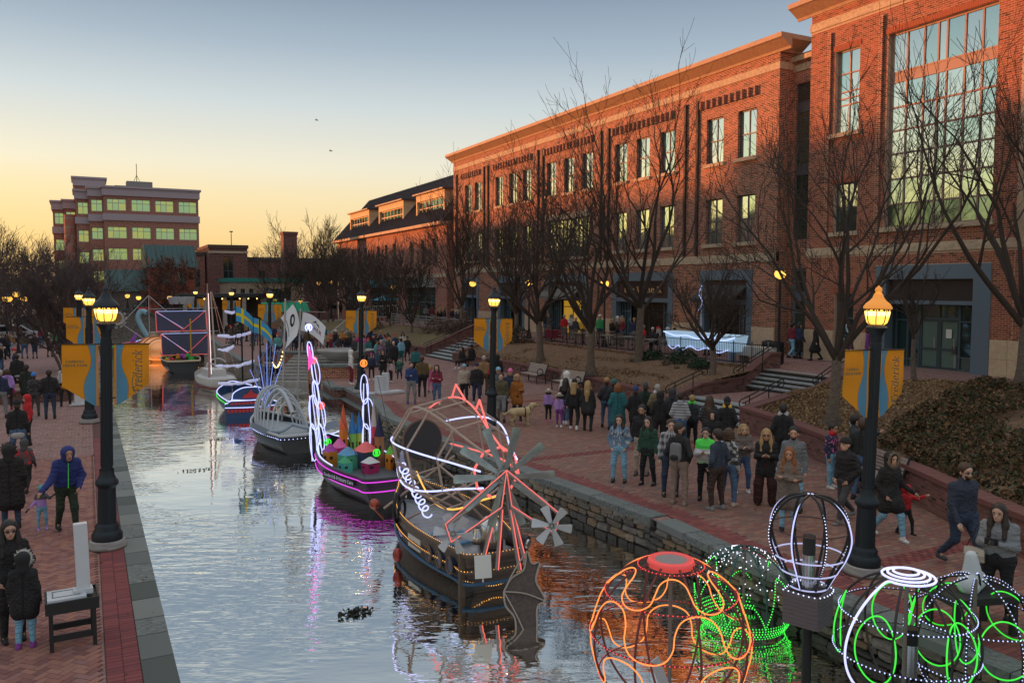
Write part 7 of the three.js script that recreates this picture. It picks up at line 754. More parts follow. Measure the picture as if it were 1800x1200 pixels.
{ // C: whale skeleton boat with two flags
  const b = boat('whale_boat', 'dark boat carrying white whale ribs and blue lit tail rods, with two white flags', 6.2, -30.6, .12), L = 4.4, h = hullGeo(L, 1.9, .66, { stern: .75, sheer: .25 });
  mesh('hull', h.g, DARKHULL, b); mesh('deck', h.deck(.6), M(.4, .45, .48, .5), b); mesh('gunwale', new MB().tube(h.rail(.02), .05, 6, true, 100).geo(), M(.45, .48, .5, .5), b); { const g = new MB(); dots(g, h.rail(-.1, .02), .14, .02, true); g.build('blue_lights', LED_B, b, 'stuff'); }
  const BONE = M(.42, .46, .5, .6); for (let k = 0; k < 8; k++) { const z = 1.3 - k * .3, s = .7 + Math.sin((k + 1) / 9 * PI * .8) * .55; for (const q of [-1, 1]) { const R = []; for (let i = 0; i <= 8; i++) { const a = i / 8 * PI * .62; R.push(V(q * Math.sin(a) * .62 * s, .65 + Math.cos(a) * 1.15 * s, z - .6 * Math.cos(a) + .25)); } mesh('rib', new MB().tube(R, .036, 6, false, 16).geo(), BONE, b); } }
  mesh('backbone', new MB().tube([V(0, 1.3, 1.5), V(0, 1.9, .6), V(0, 1.95, -.3), V(0, 1.5, -1.1), V(0, 1.1, -1.8)], .07, 7).geo(), BONE, b); for (const q of [-1, 1]) mesh('jaw', new MB().tube([V(0, .9, 1.4), V(q * .5, .75, 1.7), V(q * .8, .7, 1.2)], .07, 7).geo(), M(.3, .36, .42, .5), b); mesh('fin', new MB().prism([[0, 0], [.9, .25], [.75, .5], [0, .25]], .06, T(.8, .5, 1.5, -.6)).geo(), M(.25, .3, .36, .4), b); mesh('fin_light', new MB().tube([V(.8, .5, 1.6), V(1.2, .55, 2.1), V(1.5, .7, 2.3)], .018).geo(), NEON_W, b); mesh('fin', new MB().prism([[0, 0], [-.9, .5], [-.8, .65], [0, .25]], .06, T(-.8, .5, 1.2, .5)).geo(), M(.25, .3, .36, .4), b);
  for (let k = 0; k < 9; k++) { const a = (k - 4) * .09; mesh('tail_rod', new MB().cyl(V(.1, 1.1, -1.7), V(.1 + Math.sin(a) * 1.9 + .1, 1.1 + Math.cos(a) * (2.7 - Math.abs(k - 5) * .22), -1.9), .02, .012, 6).geo(), k % 2 ? M(.2, .28, .5, .4) : glow(.2, .3, .9, .5), b); }
  for (let j = 0; j < 5; j++) { const R = []; for (let k = 0; k < 9; k++) { const a = (k - 4) * .09, f = .25 + j * .16; R.push(V(.1 + (Math.sin(a) * 1.9 + .1) * f, 1.1 + Math.cos(a) * (2.7 - Math.abs(k - 5) * .22) * f, -1.7 - .2 * f)); } mesh('tail_net', new MB().tube(R, .014, 5, false, 24).geo(), M(.16, .22, .4, .5), b); }
  const FLAGT = (draw) => { const cv = document.createElement('canvas'); cv.width = 256; cv.height = 160; const c = cv.getContext('2d'); c.fillStyle = '#d8dce2'; c.fillRect(0, 0, 256, 160); draw(c); const t = new THREE.CanvasTexture(cv); t.colorSpace = THREE.SRGBColorSpace; return new THREE.MeshStandardMaterial({ map: t, roughness: .8, side: THREE.DoubleSide }); };
  const flagGeo = (w, h, droop) => { const g = new THREE.PlaneGeometry(w, h, 12, 8), p = g.attributes.position; for (let i = 0; i < p.count; i++) { const t = (p.getX(i) + w / 2) / w; p.setXYZ(i, t * w * .85, p.getY(i) - t * t * droop, Math.sin(t * 7) * .08 * t); } g.computeVertexNormals(); return g; };
  const fm = FLAGT((c) => { c.fillStyle = '#2b2f36'; c.beginPath(); c.moveTo(110, 62); c.lineTo(150, 26); c.lineTo(166, 46); c.lineTo(178, 38); c.lineTo(200, 62); c.lineTo(180, 58); c.lineTo(150, 44); c.fill(); c.fillStyle = '#7b1446'; c.font = 'bold 46px sans-serif'; c.textAlign = 'center'; c.fillText('MUSHER', 128, 112, 220); }), fm2 = FLAGT((c) => { c.fillStyle = '#23272c'; c.beginPath(); c.ellipse(110, 70, 46, 30, .5, 0, 7); c.fill(); c.fillStyle = '#d8dce2'; c.beginPath(); c.ellipse(112, 68, 26, 12, .5, 0, 7); c.fill(); c.strokeStyle = '#3a3f46'; c.lineWidth = 6; c.beginPath(); c.moveTo(60, 130); c.lineTo(190, 138); c.stroke(); });
  for (const [x, z, lean, m, top, l, ry] of [[.5, -1.2, .22, fm2, 5.3, 'white flag with a dark oval badge on the left pole of the whale boat', -.75], [1.1, -1.2, .2, fm, 4.9, 'white flag with dark mountain and magenta letters above the whale boat', -.2]]) { mesh('flag_pole', new MB().cyl(V(x, .6, z), V(x + lean, top, z), .045, .035, 8).geo(), M(.4, .4, .42, .4, .5), b); const w = b.localToWorld(V(x + lean, top - .1, z)), f = thing('flag', l, 'flag', w, b.rotation.y + ry); const c = mesh('cloth', flagGeo(1.1, .72, m === fm ? .45 : .75), m, f); c.position.set(.04, -.38, 0); c.rotation.z = m === fm ? -.15 : -.75; mesh('flag_rod', new MB().cyl(V(0, 0, 0), V(.95, -.04, 0), .012, .012, 6).geo(), M(.3, .3, .3), f); }
}
{ // D: blue and red boat with black masts, white furled sails and blue yellow flags
  const b = boat('longship', 'blue and red sterned boat with black masts and bunched white sails', 6.35, -39.9, 0), L = 5, h = hullGeo(L, 2.15, .75, { stern: .9, sheer: .3 });
  mesh('hull', h.g, M(.02, .06, .14, .4), b); mesh('deck', h.deck(.55), M(.3, .3, .3, .7), b); mesh('white_light', new MB().tube(h.rail(.05), .02, 6, true, 100).geo(), NEON_W, b); mesh('green_light', new MB().tube(h.rail(-.1, .02).slice(0, 19), .018, 6, false, 60).geo(), NEON_G, b);
  { const s = new THREE.Shape(); s.moveTo(-1.05, 0); s.lineTo(1.05, 0); s.lineTo(1.1, .7); s.quadraticCurveTo(.85, .8, .8, 1.1); s.quadraticCurveTo(.55, 1.42, 0, 1.42); s.quadraticCurveTo(-.55, 1.42, -.8, 1.1); s.quadraticCurveTo(-.85, .8, -1.1, .7); s.lineTo(-1.05, 0); const g = new THREE.ExtrudeGeometry(s, { depth: .08, bevelEnabled: false, curveSegments: 8 }); g.translate(0, -.05, L / 2); mesh('stern_board', g, M(.02, .06, .16, .5), b);
    const n = new MB(); n.tube([V(-1.1, .66, L / 2 + .1), V(-.82, .82, L / 2 + .1), V(-.75, 1.1, L / 2 + .1), V(-.4, 1.32, L / 2 + .1), V(0, 1.36, L / 2 + .1), V(.4, 1.32, L / 2 + .1), V(.75, 1.1, L / 2 + .1), V(.82, .82, L / 2 + .1), V(1.1, .66, L / 2 + .1)], .022, 6, false, 50).tube([V(-.8, .84, L / 2 + .1), V(0, .78, L / 2 + .1), V(.8, .84, L / 2 + .1)], .018).tube([V(-1.1, .5, L / 2 + .1), V(0, .46, L / 2 + .1), V(1.1, .5, L / 2 + .1)], .02); n.build('white_light', NEON_W, b);
    const RED = M(.5, .03, .03, .5); for (let i = 0; i < 13; i++) mesh('ornament', new MB().box(-.96 + i * .16, .34, L / 2 + .1, .11, .16, .04).geo(), RED, b); for (let i = 0; i < 11; i++) mesh('ornament', new MB().box(-.8 + i * .16, .66, L / 2 + .1, .12, .1, .04).geo(), RED, b); mesh('crest', new MB().prism([[-.35, .88], [.35, .88], [.3, 1.02], [.12, 1.08], [0, 1.25], [-.12, 1.08], [-.3, 1.02]], .04, T(0, 0, L / 2 + .09)).geo(), RED, b); mesh('steering_oar', new MB().prism([[0, 0], [.2, .1], [.1, -1.1], [-.02, -1.2], [-.1, -.5]], .05, T(.5, 1.3, L / 2 + .15, 0, 0, .1)).geo(), M(.4, .42, .45, .6), b); }
  const ms = [[.15, -.4], [.5, .3], [.75, .9]]; ms.forEach(([x, z], i) => { mesh('mast', new MB().cyl(V(x, .5, z), V(x, 4.85 - i * .3, z), .045, .035, 8).geo(), BLACK, b); });
  const LIT_SAILCLOTH = new THREE.MeshStandardMaterial({ color: new THREE.Color().setRGB(.6, .62, .72), emissive: new THREE.Color().setRGB(.4, .42, .75), emissiveIntensity: .25, roughness: .8 }); const sail = (x0, x1, y, z, s) => { const c = [], R = rng(y * 100 | 0); for (let i = 0; i < 7; i++) { const f = (t) => V(x0 + (x1 - x0) * t, y - Math.sin(t * PI) * .16 * s + t * .12 + (R() - .5) * .05, z + (R() - .5) * .12); c.push(cap(f(i / 7), f((i + 1) / 7), .045 + .05 * R(), .045 + .05 * R(), { k: .02 })); } mesh('furled_sail', fieldMesh(c, .05), LIT_SAILCLOTH, b); mesh('yard', new MB().cyl(V(x0, y + .06, z), V(x1, y + .16, z), .02, .02, 6).geo(), BLACK, b); };  // LED light on the cloth is put into the material as a faint glow
  sail(-.5, .1, 4.6, -.6, .8); sail(-.9, .6, 3.5, -.4, .8); sail(-1, -.35, 2.9, .2, .7); sail(-1.1, .55, 2.15, .1, .8); sail(-1.05, .85, 1.4, .7, .8);
  for (const [k, l, x, y, ry] of [[0, 'upper left blue and yellow cross flag above the black masts', -.2, 4.5, -.3], [1, 'lower right blue and yellow cross flag above the black masts',   .5, 4.0, -.5]]) { const cv = document.createElement('canvas'); cv.width = 128; cv.height = 80; const c = cv.getContext('2d'); c.fillStyle = '#3f93c4'; c.fillRect(0, 0, 128, 80); c.fillStyle = '#d6c21e'; c.fillRect(40, 0, 16, 80); c.fillRect(0, 32, 128, 16); const t = new THREE.CanvasTexture(cv); t.colorSpace = THREE.SRGBColorSpace; const f = thing('flag', l, 'flag', b.localToWorld(V(x, y, .2 + k * .5)), ry), g = new THREE.PlaneGeometry(1.0, .68, 10, 6), p = g.attributes.position; for (let i = 0; i < p.count; i++) { const s = p.getX(i) + .5; p.setXYZ(i, s * .85, p.getY(i) - s * s * .65, Math.sin(s * 6) * .08); } g.computeVertexNormals(); mesh('cloth', g, new THREE.MeshStandardMaterial({ map: t, roughness: .8, side: THREE.DoubleSide }), f); mesh('staff', new MB().cyl(V(0, -1.2, 0), V(0, .55, 0), .02).geo(), BLACK, f); }
}
{ // E: white sailboat
  const b = boat('sailboat', 'small white sailboat with two tall red and white masts', 6.35, -49.3, .1), L = 4.4, h = hullGeo(L, 2, .75, { stern: .7, sheer: .3 }); mesh('hull', h.g, M(.5, .49, .46, .5), b); mesh('red_band', new MB().tube(h.rail(-.5, -.02), .06, 6, true, 90).geo(), M(.15, .02, .02, .5), b); mesh('deck', h.deck(.72), M(.5, .5, .5, .6), b); mesh('cabin', new MB().box(.1, .9, -.3, 1, .4, 1.6).geo(), M(.55, .55, .54, .5), b); mesh('mast', new MB().cyl(V(-.4, .7, .8), V(-.4, 5.95, .8), .055, .04, 8).geo(), M(.4, .2, .2, .4), b); mesh('mast_light', new MB().cyl(V(-.3, .9, .85), V(-.36, 5.4, .85), .016, .016, 5).geo(), glow(.9, .7, .7, 1), b); mesh('mast', new MB().cyl(V(.3, .7, -.6), V(.15, 5.5, -.8), .06, .04, 8).geo(), M(.45, .38, .34, .4), b); mesh('stay', new MB().cyl(V(.2, 5.5, -.8), V(1.1, 1, .6), .02, .02, 5).cyl(V(.2, 5.5, -.8), V(.75, 1, .2), .02, .02, 5).geo(), M(.5, .25, .2, .5), b); mesh('canopy', new MB().add(new THREE.TorusGeometry(.6, .05, 6, 16, PI), T(.5, 1, -1.2)).geo(), M(.5, .5, .5), b); mesh('boom', new MB().cyl(V(-.4, 1.5, .8), V(.4, 1.4, 1.9), .04).geo(), M(.4, .4, .4), b);
}
{ // F: flower dinghy with crow's nest mast and netted sails
  const b = boat('flower_boat', 'dark dinghy heaped with coloured flowers under a crow\'s nest mast and two net sails', 5.75, -61.5, 0), L = 4.6, h = hullGeo(L, 2.5, .8, { stern: .8, sheer: .2 }); mesh('hull', h.g, DARKHULL, b); mesh('gunwale', new MB().tube(h.rail(.02), .06, 6, true, 90).geo(), M(.5, .42, .28, .6), b); mesh('deck', h.deck(.6), M(.1, .09, .08), b);
  const R = rng(61), fc = [[.5, .03, .04], [.02, .4, .06], [.5, .3, .03], [.4, .35, .4], [.3, .05, .3], [.03, .12, .03], [.6, .2, .02], [.08, .25, .1]]; for (let i = 0; i < 48; i++) mesh('flower_clump', new MB().sph((R() - .5) * 1.9, .75 + R() * .35, (R() - .5) * 3.4, .1 + R() * .12, 1, 1, 1, 7).geo(), M(...fc[i % 8], .7), b);
  mesh('mast', new MB().cyl(V(.2, .6, -.2), V(.2, 5.2, -.2), .09, .08, 10).geo(), BLACK, b); { const S = []; for (let i = 0; i <= 90; i++) { const t = i / 90, a = t * 2 * PI * 16; S.push(V(.2 + Math.cos(a) * .13,   .8 + t * 4, -.2 + Math.sin(a) * .13)); } mesh('rope', new MB().tube(S, .03, 5, false, 240).geo(), M(.05, .05, .05), b); }
  for (let i = 0; i < 12; i++) { const a = i / 12 * 2 * PI; mesh('nest_plank', new MB().prism([[-.14, 0], [.14, 0], [.2, .5], [-.2, .5]], .05, T(.2 + Math.sin(a) * .72, 4.6, -.2 + Math.cos(a) * .72, a, .2)).geo(), M(.34, .36, .38, .7), b); } mesh('yard', new MB().cyl(V(-1.9, 4.25, -.1), V(2.6, 4.3, -.1), .035).cyl(V(-1.9, 2.6, -.1), V(2.6, 2.65, -.1), .035).geo(), M(.25, .25, .26), b);
  const NET = new THREE.MeshPhysicalMaterial({ color: new THREE.Color().setRGB(.12, .14, .24), roughness: .9, transmission: .5, thickness: 0, side: THREE.DoubleSide }); for (const [x0, x1, y0, y1, i] of [[-1.45, 1.75, 2.72, 4.1, 0], [-1.15, 1.95, 1.05, 2.55, 1]]) { mesh('net_sail', new MB().span(x0, x1, y0, y1, -.06, -.045).geo(), NET, b); const c = (x0 + x1) / 2 + .1; mesh('red_edge', new MB().poly([V(x0, y0, .02), V(x0 - .05, y1, .02)], .02, 5).poly([V(x1, y1, .02), V(x1 + .1, y0, .02)], .02, 5).poly([V(x0, y0, .02), V(x1, y0, .02)], .018, 5).poly([V(x0, y1, .03), V(c, y0 + .1, .03), V(x1, y1, .03)], .016, 5).geo(), glow(.9, .1, .1, .42), b); mesh('blue_edge', new MB().poly([V(x0, y1, .03), V(x1, y1, .03)], .02, 5).poly([V(x0, y1 - .05, .05), V(c, y0 + .18, .05)], .016, 5).geo(), glow(.42, .5, .95, .42), b); }
  mesh('green_bucket', new MB().lathe([[.16, .6], [.2, 1], [0, 1]], .55, 0, 1.6, 12).geo(), M(.03, .4, .04, .5), b); mesh('yellow_pole', new MB().cyl(V(.6, .6, 1.2), V(.6, 3.6, 1.2), .05).geo(), M(.5, .3, .05), b);
}
{ // H: copper submarine; I: serpent boats
  const b = boat('submarine_boat', 'round copper submarine boat glowing orange with a red porthole', 4.75, -70.5, .2), s = new MB().sph(0, .8, 0, 1.15, 1, .95, 1.7, 24).geo(); mesh('hull', s, new THREE.MeshStandardMaterial({ color: new THREE.Color().setRGB(.75, .4, .2), metalness: .6, roughness: .35, emissive: new THREE.Color().setRGB(.8, .25, .04), emissiveIntensity: .18 }), b); mesh('porthole', new MB().cyl(V(.5, 1, 1.62), V(.55, 1.05, 1.8), .4, .38, 18).geo(), M(.4, .05, .04, .4), b).add(mesh('porthole_glass', new MB().cyl(V(.55, 1.05, 1.78), V(.56, 1.06, 1.83), .28, .28, 16).geo(), glow(1, .12, .05, .7), b)); for (let k = 0; k < 4; k++) mesh('hull_band', new MB().add(new THREE.TorusGeometry(1.13 * Math.sqrt(1 - ((k - 1.5) * .55) ** 2 / 2.9), .04, 6, 28), T(0, .8, (k - 1.5) * .9, 0, 0, 0)).geo(), M(.4, .18, .08, .4, .7), b); mesh('hatch', new MB().cyl(V(0, 1.8, -.2), V(0, 2.25, -.2), .4, .35, 16).geo(), M(.6, .45, .3, .4, .6), b); mesh('orange_light', new MB().tube([V(-1, .25, 1.2), V(0, .2, 2), V(1, .25, 1.2)], .04).geo(), NEON_O, b);
  const d = boat('serpent_boat', 'pale blue sea serpent boat with curved neck at the far end', 4.6, -80, 0), hd = hullGeo(4, 1.8, .7); mesh('hull', hd.g, M(.1, .2, .26, .5), d); mesh('neck', new MB().tube([V(1.2, .6, 0), V(.4, 1.2, .2), V(-.2, 2.2, .2), V(-.5, 3.2, .2), V(-.2, 3.7, .3), V(.2, 3.5, .5)], .22, 8).geo(), M(.25, .45, .52, .5), d); mesh('tail', new MB().tube([V(1.2, .6, -.3), V(2, 1.2, -.2), V(2.4, 2, -.2), V(2.2, 2.6, -.2)], .16, 8).geo(), M(.3, .5, .6, .5), d); mesh('head_crest', new MB().span(-.5, .35, 3.75, 4, 0, .3).geo(), M(.5, .04, .04), d); mesh('dome', new MB().sph(2.6, 1.9, -.4, .55).geo(), M(.35, .45, .52, .3, .3), d); mesh('white_lights', dots(new MB(), hd.rail(.05), .25, .04, true).geo(), LED_B, d, 'stuff');
  const r = boat('rocket_boat', 'red cigar shaped boat with green nose at the far left end', 3.4, -79, .5); mesh('hull', new MB().sph(0, .6, 0, .5, 2.6, .9, 1, 18).geo(), M(.35, .02, .04, .35), r); mesh('nose', new MB().cyl(V(-1.2, .6, 0), V(-1.9, .7, 0), .18, .03, 12).geo(), M(.05, .4, .1), r); mesh('stripe', new MB().box(.9, .75, .45, .8, .18, .05).geo(), M(.5, .52, .55), r); mesh('fin', new MB().prism([[0, 0], [.7, .9], [.9, .9], [.5, 0]], .05, T(-.2, .9, 0)).geo(), M(.3, .1, .5), r);
  const mfig = thing('light_figure', 'bright magenta neon figure standing on the left bank by the lamp', 'light sculpture', [.2, 0, -62]); mesh('skirt', new MB().lathe([[.5, 0], [.42, .4], [.25, .9], [.1, 1.1]], 0, 0, 0, 14).geo(), glow(.75, .03, .6, 1.2), mfig); mesh('torso', new MB().lathe([[.12, 1.05], [.4, 1.4], [.3, 1.7], [.1, 1.8]], 0, 0, 0, 14).geo(), M(.03, .02, .08), mfig); mesh('hat', new MB().lathe([[.28, 1.85], [.15, 2.1], [.02, 2.4], [0, 2.4]], 0, 0, 0, 12).geo(), glow(.8, .04, .6, 1.2), mfig);
  const wf = boat('frame_boat', 'thin white wire frame shaped like a kite standing on a raft at the far end', 4.5, -72, 0); mesh('raft', new MB().span(-1.6, 1.6, -.1, .35, -1.2, 1.2).geo(), M(.06, .06, .065), wf); mesh('wire_frame', new MB().poly([V(-2, 2.9, 0), V(0, 5.1, 0), V(2.3, 2.9, 0), V(0, 1.3, 0)], .03, 5, true).poly([V(0, 5.1, 0), V(0, .3, 0)], .03, 5).geo(), M(.45, .45, .48), wf);
}
// ---------- balloon frames in the foreground: rings and ribs of pipe wound with lights ----------
function sphPt(c, r, th, ph, sy = 1) { return V(c.x + r * Math.sin(ph) * Math.cos(th), c.y + r * Math.cos(ph) * sy, c.z + r * Math.sin(ph) * Math.sin(th)); }
const PIPE = M(.035, .03, .03, .45, .3), PIPE_G = M(.01, .09, .075, .4, .2);
function balloon(name, label, pos, r, o) {
  const b = thing(name, label, 'light sculpture', pos, 0, 'hot air balloon frames of light'), c = V(0, 0, 0), sy = o.sy || 1;
  for (const ph of o.rings) { const R = []; for (let i = 0; i < 28; i++) R.push(sphPt(c, r, i / 28 * 2 * PI, ph, sy)); mesh('ring', new MB().tube(R, o.ringR || .009, 5, true, 84).geo(), o.pipe || PIPE, b); if (o.ringDots) mesh('ring_lights', dots(new MB(), R.map((p) => p.clone().multiplyScalar(1.012)), .055, .011, true).geo(), o.ringDots, b, 'stuff'); }
  for (let k = 0; k < o.ribs; k++) { const R = [], th = k / o.ribs * 2 * PI + .3; for (let i = 0; i <= 14; i++) R.push(sphPt(c, r * .99, th, o.p0 + (o.p1 - o.p0) * i / 14, sy)); mesh('rib', new MB().tube(R, .016, 5, false, 28).geo(), o.pipe || PIPE, b); if (o.ribDots) mesh('rib_lights', dots(new MB(), R.map((p) => p.clone().multiplyScalar(1.015)), .05, .011).geo(), o.ribDots, b, 'stuff'); }
  mesh('pole', new MB().cyl(V(0, -r * sy - 1.2, 0), V(0, r * sy * .95, 0), .025).geo(), M(.2, .17, .16, .5, .4), b);
  return b;
}
function ovals(b, r, n, ph, rw, rh, mat, off) { for (let k = 0; k < n; k++) { const R = []; for (let i = 0; i < 20; i++) { const a = i / 20 * 2 * PI; R.push(sphPt(V(0, 0, 0), r * 1.01, k / n * 2 * PI + off + Math.cos(a) * rw, ph + Math.sin(a) * rh)); } mesh('green_loop', new MB().tube(R, .0095, 6, true, 60).geo(), mat, b); } }
function wavy(b, r, ph, amp, n, mat, rad = .016, sy = 1, phase = 0) { const R = []; for (let i = 0; i < n * 10; i++) { const t = i / (n * 10); R.push(sphPt(V(0, 0, 0), r * 1.01, t * 2 * PI + Math.sin((t * 2 * PI * n + phase) * 2) * -.085 * 5 / n, ph + Math.sin(t * 2 * PI * n + phase) * amp, sy)); } mesh('wavy_light', new MB().tube(R, rad, 6, true, n * 40).geo(), mat, b); }
{
  const r = 1.0, b = balloon('balloon_frame', 'large balloon frame with wavy orange neon and red rings in the foreground', atDepth(1178, 1118, 10.4), r, { rings: [.42, .95, 1.5, 2.05], ribs: 8, p0: .3, p1: 2.8, ringDots: LED_R, pipe: M(.16, .03, .03, .5) }); wavy(b, r, .72, .24, 5, NEON_O, .009); wavy(b, r, 1.24, .28, 5, NEON_O, .009, 1, 1.6); wavy(b, r, 1.82, .26, 5, NEON_O, .009, 1, 3); mesh('crown_light', new MB().add(new THREE.TorusGeometry(.24, .06, 8, 30), T(0, r * .95, 0, 0, PI / 2)).geo(), glow(.9, .03, .02, .22), b); mesh('crown_plate', new MB().cyl(V(0, r * .96, 0), V(0, r * .99, 0), .2, .2, 24).geo(), M(.3, .26, .25, .6), b); mesh('crown_lights', dots(new MB(), [...Array(24)].map((_, i) => V(Math.cos(i / 24 * 2 * PI) * .27, r * .99, Math.sin(i / 24 * 2 * PI) * .27)), .03, .014, true).geo(), LED_R, b, 'stuff'); mesh('side_plate', new MB().box(-.35, -.35, .3, .12, .6, .03, 0, 0, .4).geo(), M(.4, .42, .45, .5), b);
  const r2 = .82, c2 = atDepth(1308, 1046, 13.9), g = balloon('balloon_frame', 'dark green balloon frame with green and white dotted lights behind the orange one', c2, r2, { rings: [.2, 1.9, 2.15], ribs: 8, p0: .12, p1: 2.5, pipe: PIPE_G }); { const R = rng(5), w = new MB(); for (let i = 0; i < 150; i++) { const p = sphPt(V(0, 0, 0), r2, R() * 2 * PI, .25 + R() * 1.1); w.add(new THREE.OctahedronGeometry(.013, 0), T(p.x, p.y, p.z)); } w.build('white_lights', glow(.8, .85, 1, 1), g, 'stuff'); const n = new MB(); for (let k = 0; k < 60; k++) { const th = R() * 2 * PI, ph = .25 + R() * 1.1, p = sphPt(V(0, 0, 0), r2 * .99, th, ph), q = sphPt(V(0, 0, 0), r2 * .99, th + (R() - .5) * .7, ph + (R() - .5) * .5); n.cyl(p, q, .006, .006, 4, false); } n.build('net', M(.02, .025, .02), g, 'stuff'); const gl = new MB(); for (let k = 0; k < 8; k++) { const P2 = []; for (let i = 0; i <= 8; i++) P2.push(sphPt(V(0, 0, 0), r2 * 1.01, k / 8 * 2 * PI + .3 + i / 8 * .78, 1.9 - Math.sin(i / 8 * PI) * (k & 1 ? .95 : .5))); dots(gl, P2, .045, .014); } for (const ph of [1.9, 1.97, 2.04, 2.11, 2.18]) { const P2 = []; for (let i = 0; i < 20; i++) P2.push(sphPt(V(0, 0, 0), r2, i / 20 * 2 * PI, ph)); dots(gl, P2, .05, .015, true); } gl.build('green_lights', LED_G, g, 'stuff'); mesh('basket', new MB().lathe([[.22, -1.55], [.28, -1.05], [.24, -1.05], [.2, -1.5], [0, -1.5]], 0, 0, 0, 4).geo(), WOOD, g); }
  const c3 = atDepth(1423, 950, 12), b3 = thing('balloon_frame', 'tall dark balloon frame with dotted white lights above a woven basket on a post', 'light sculpture', c3, 0, 'hot air balloon frames of light'); { const prof = [[.05, .68], [.3, .62], [.5, .42], [.58, .12], [.52, -.15], [.38, -.42], [.26, -.66]], rib = (th, s = 1) => prof.map(([x, y]) => V(Math.cos(th) * x * s, y, Math.sin(th) * x * s)); for (let k = 0; k < 8; k++) { mesh('rib', new MB().tube(rib(k / 8 * 2 * PI), .022, 6, false, 30).geo(), M(.015, .015, .018, .4, .2), b3); if (k & 1) mesh('rib_lights', dots(new MB(), rib(k / 8 * 2 * PI, 1.04), .045, .011).geo(), glow(.65, .7, 1, 1.2), b3, 'stuff'); else mesh('rib_light', new MB().tube(rib(k / 8 * 2 * PI, 1.05), .011, 5, false, 30).geo(), glow(.4, .42, .75, .9), b3); } for (const [rr, y] of [[.5, -.2], [.4, -.42], [.56, .2], [.27, -.66]]) mesh('ring', new MB().add(new THREE.TorusGeometry(rr, .012, 5, 30), T(0, y, 0, 0, PI / 2)).geo(), y === .2 ? M(.1, .06, .05) : glow(.35, .37, .6, .7), b3); mesh('burner', new MB().cyl(V(0, -.7, 0), V(0, -.2, 0), .09, .09, 16).geo(), CHROME, b3); mesh('burner_top', new MB().cyl(V(0, -.2, 0), V(0, .08, 0), .09, .09, 16).geo(), M(.02, .02, .02, .6), b3); mesh('flame', new MB().cyl(V(.06, -.22, -.08), V(.05, -.06, -.08), .03, .004, 8).geo(), glow(1, .2, .02, 1), b3);
    const bk = new MB(); for (let k = 0; k < 16; k++) for (const [dx, dz, ry] of [[0, .25, 0], [0, -.25, 0], [.25, 0, PI / 2], [-.25, 0, PI / 2]]) bk.box(dx, -.74 - k * .03, dz, .52, .028, .03 + (k & 1) * .012, ry); bk.build('basket', M(.13, .11, .12, .85), b3); mesh('basket_lights', dots(new MB(), [V(-.26, -.72, -.26), V(.26, -.72, -.26), V(.26, -.72, .26), V(-.26, -.72, .26), V(-.26, -.72, -.26)], .08, .013).geo(), glow(.65, .7, 1, 1.2), b3, 'stuff'); mesh('post', new MB().cyl(V(0, -3, 0), V(0, -1.2, 0), .07, .07, 10).geo(), BLACK, b3); b3.rotation.y = .35; }
  const r4 = .84, b4 = balloon('balloon_frame', 'balloon frame with white neon spiral crown and green neon loops at lower right', atDepth(1592, 1120, 10.2), r4, { rings: [1.15, 1.75], ribs: 8, p0: .3, p1: 2.7, ringDots: LED_B, sy: .98 }); { const S = []; for (let i = 0; i <= 80; i++) { const t = i / 80, a = t * 2 * PI * 3.5, q = .12 + t * .22; S.push(V(Math.cos(a) * q, r4 * (1 - t * .09), Math.sin(a) * q)); } const last = S[S.length - 1]; for (let i = 1; i <= 10; i++) S.push(sphPt(V(0, 0, 0), r4 * 1.02, Math.atan2(last.z, last.x) + i * .04, .45 + i * .21)); mesh('spiral_light', new MB().tube(S, .015, 6, false, 240).geo(), glow(.6, .62, 1, .75), b4); ovals(b4, r4 * .98, 5, 1.5, .3, .5, NEON_G, .4); mesh('burner', new MB().cyl(V(.1, -.5, 0), V(.1, -.1, 0), .09, .09, 14).geo(), CHROME, b4); mesh('burner_top', new MB().cyl(V(.1, -.1, 0), V(.1, .1, 0), .09, .09, 14).geo(), BLACK, b4); }
  const r5 = .86, b5 = balloon('balloon_frame', 'rightmost balloon frame with dotted blue white ribs and green neon arches', atDepth(1712, 1122, 11.1), r5, { rings: [1.2, 1.9], ribs: 8, p0: .15, p1: 2.7, ringDots: LED_B, ribDots: glow(.5, .6, 1, 1), sy: 1 }); ovals(b5, r5 * .99, 6, 1.35, .4, .42, NEON_G, 0);
  const raft = thing('pontoon', 'dark floating pontoon carrying the balloon frames near the quay', 'pontoon', [8.3, WATER_Y - .12, -5.4]); mesh('deck', new MB().span(-1.2, 1.4, -.1, .2, -1.6, 1.6).geo(), M(.03, .03, .032, .7), raft); mesh('rail', new MB().span(-1.2, -1.1, .2, .28, -1.6, 1.6).geo(), BLACK, raft);
}
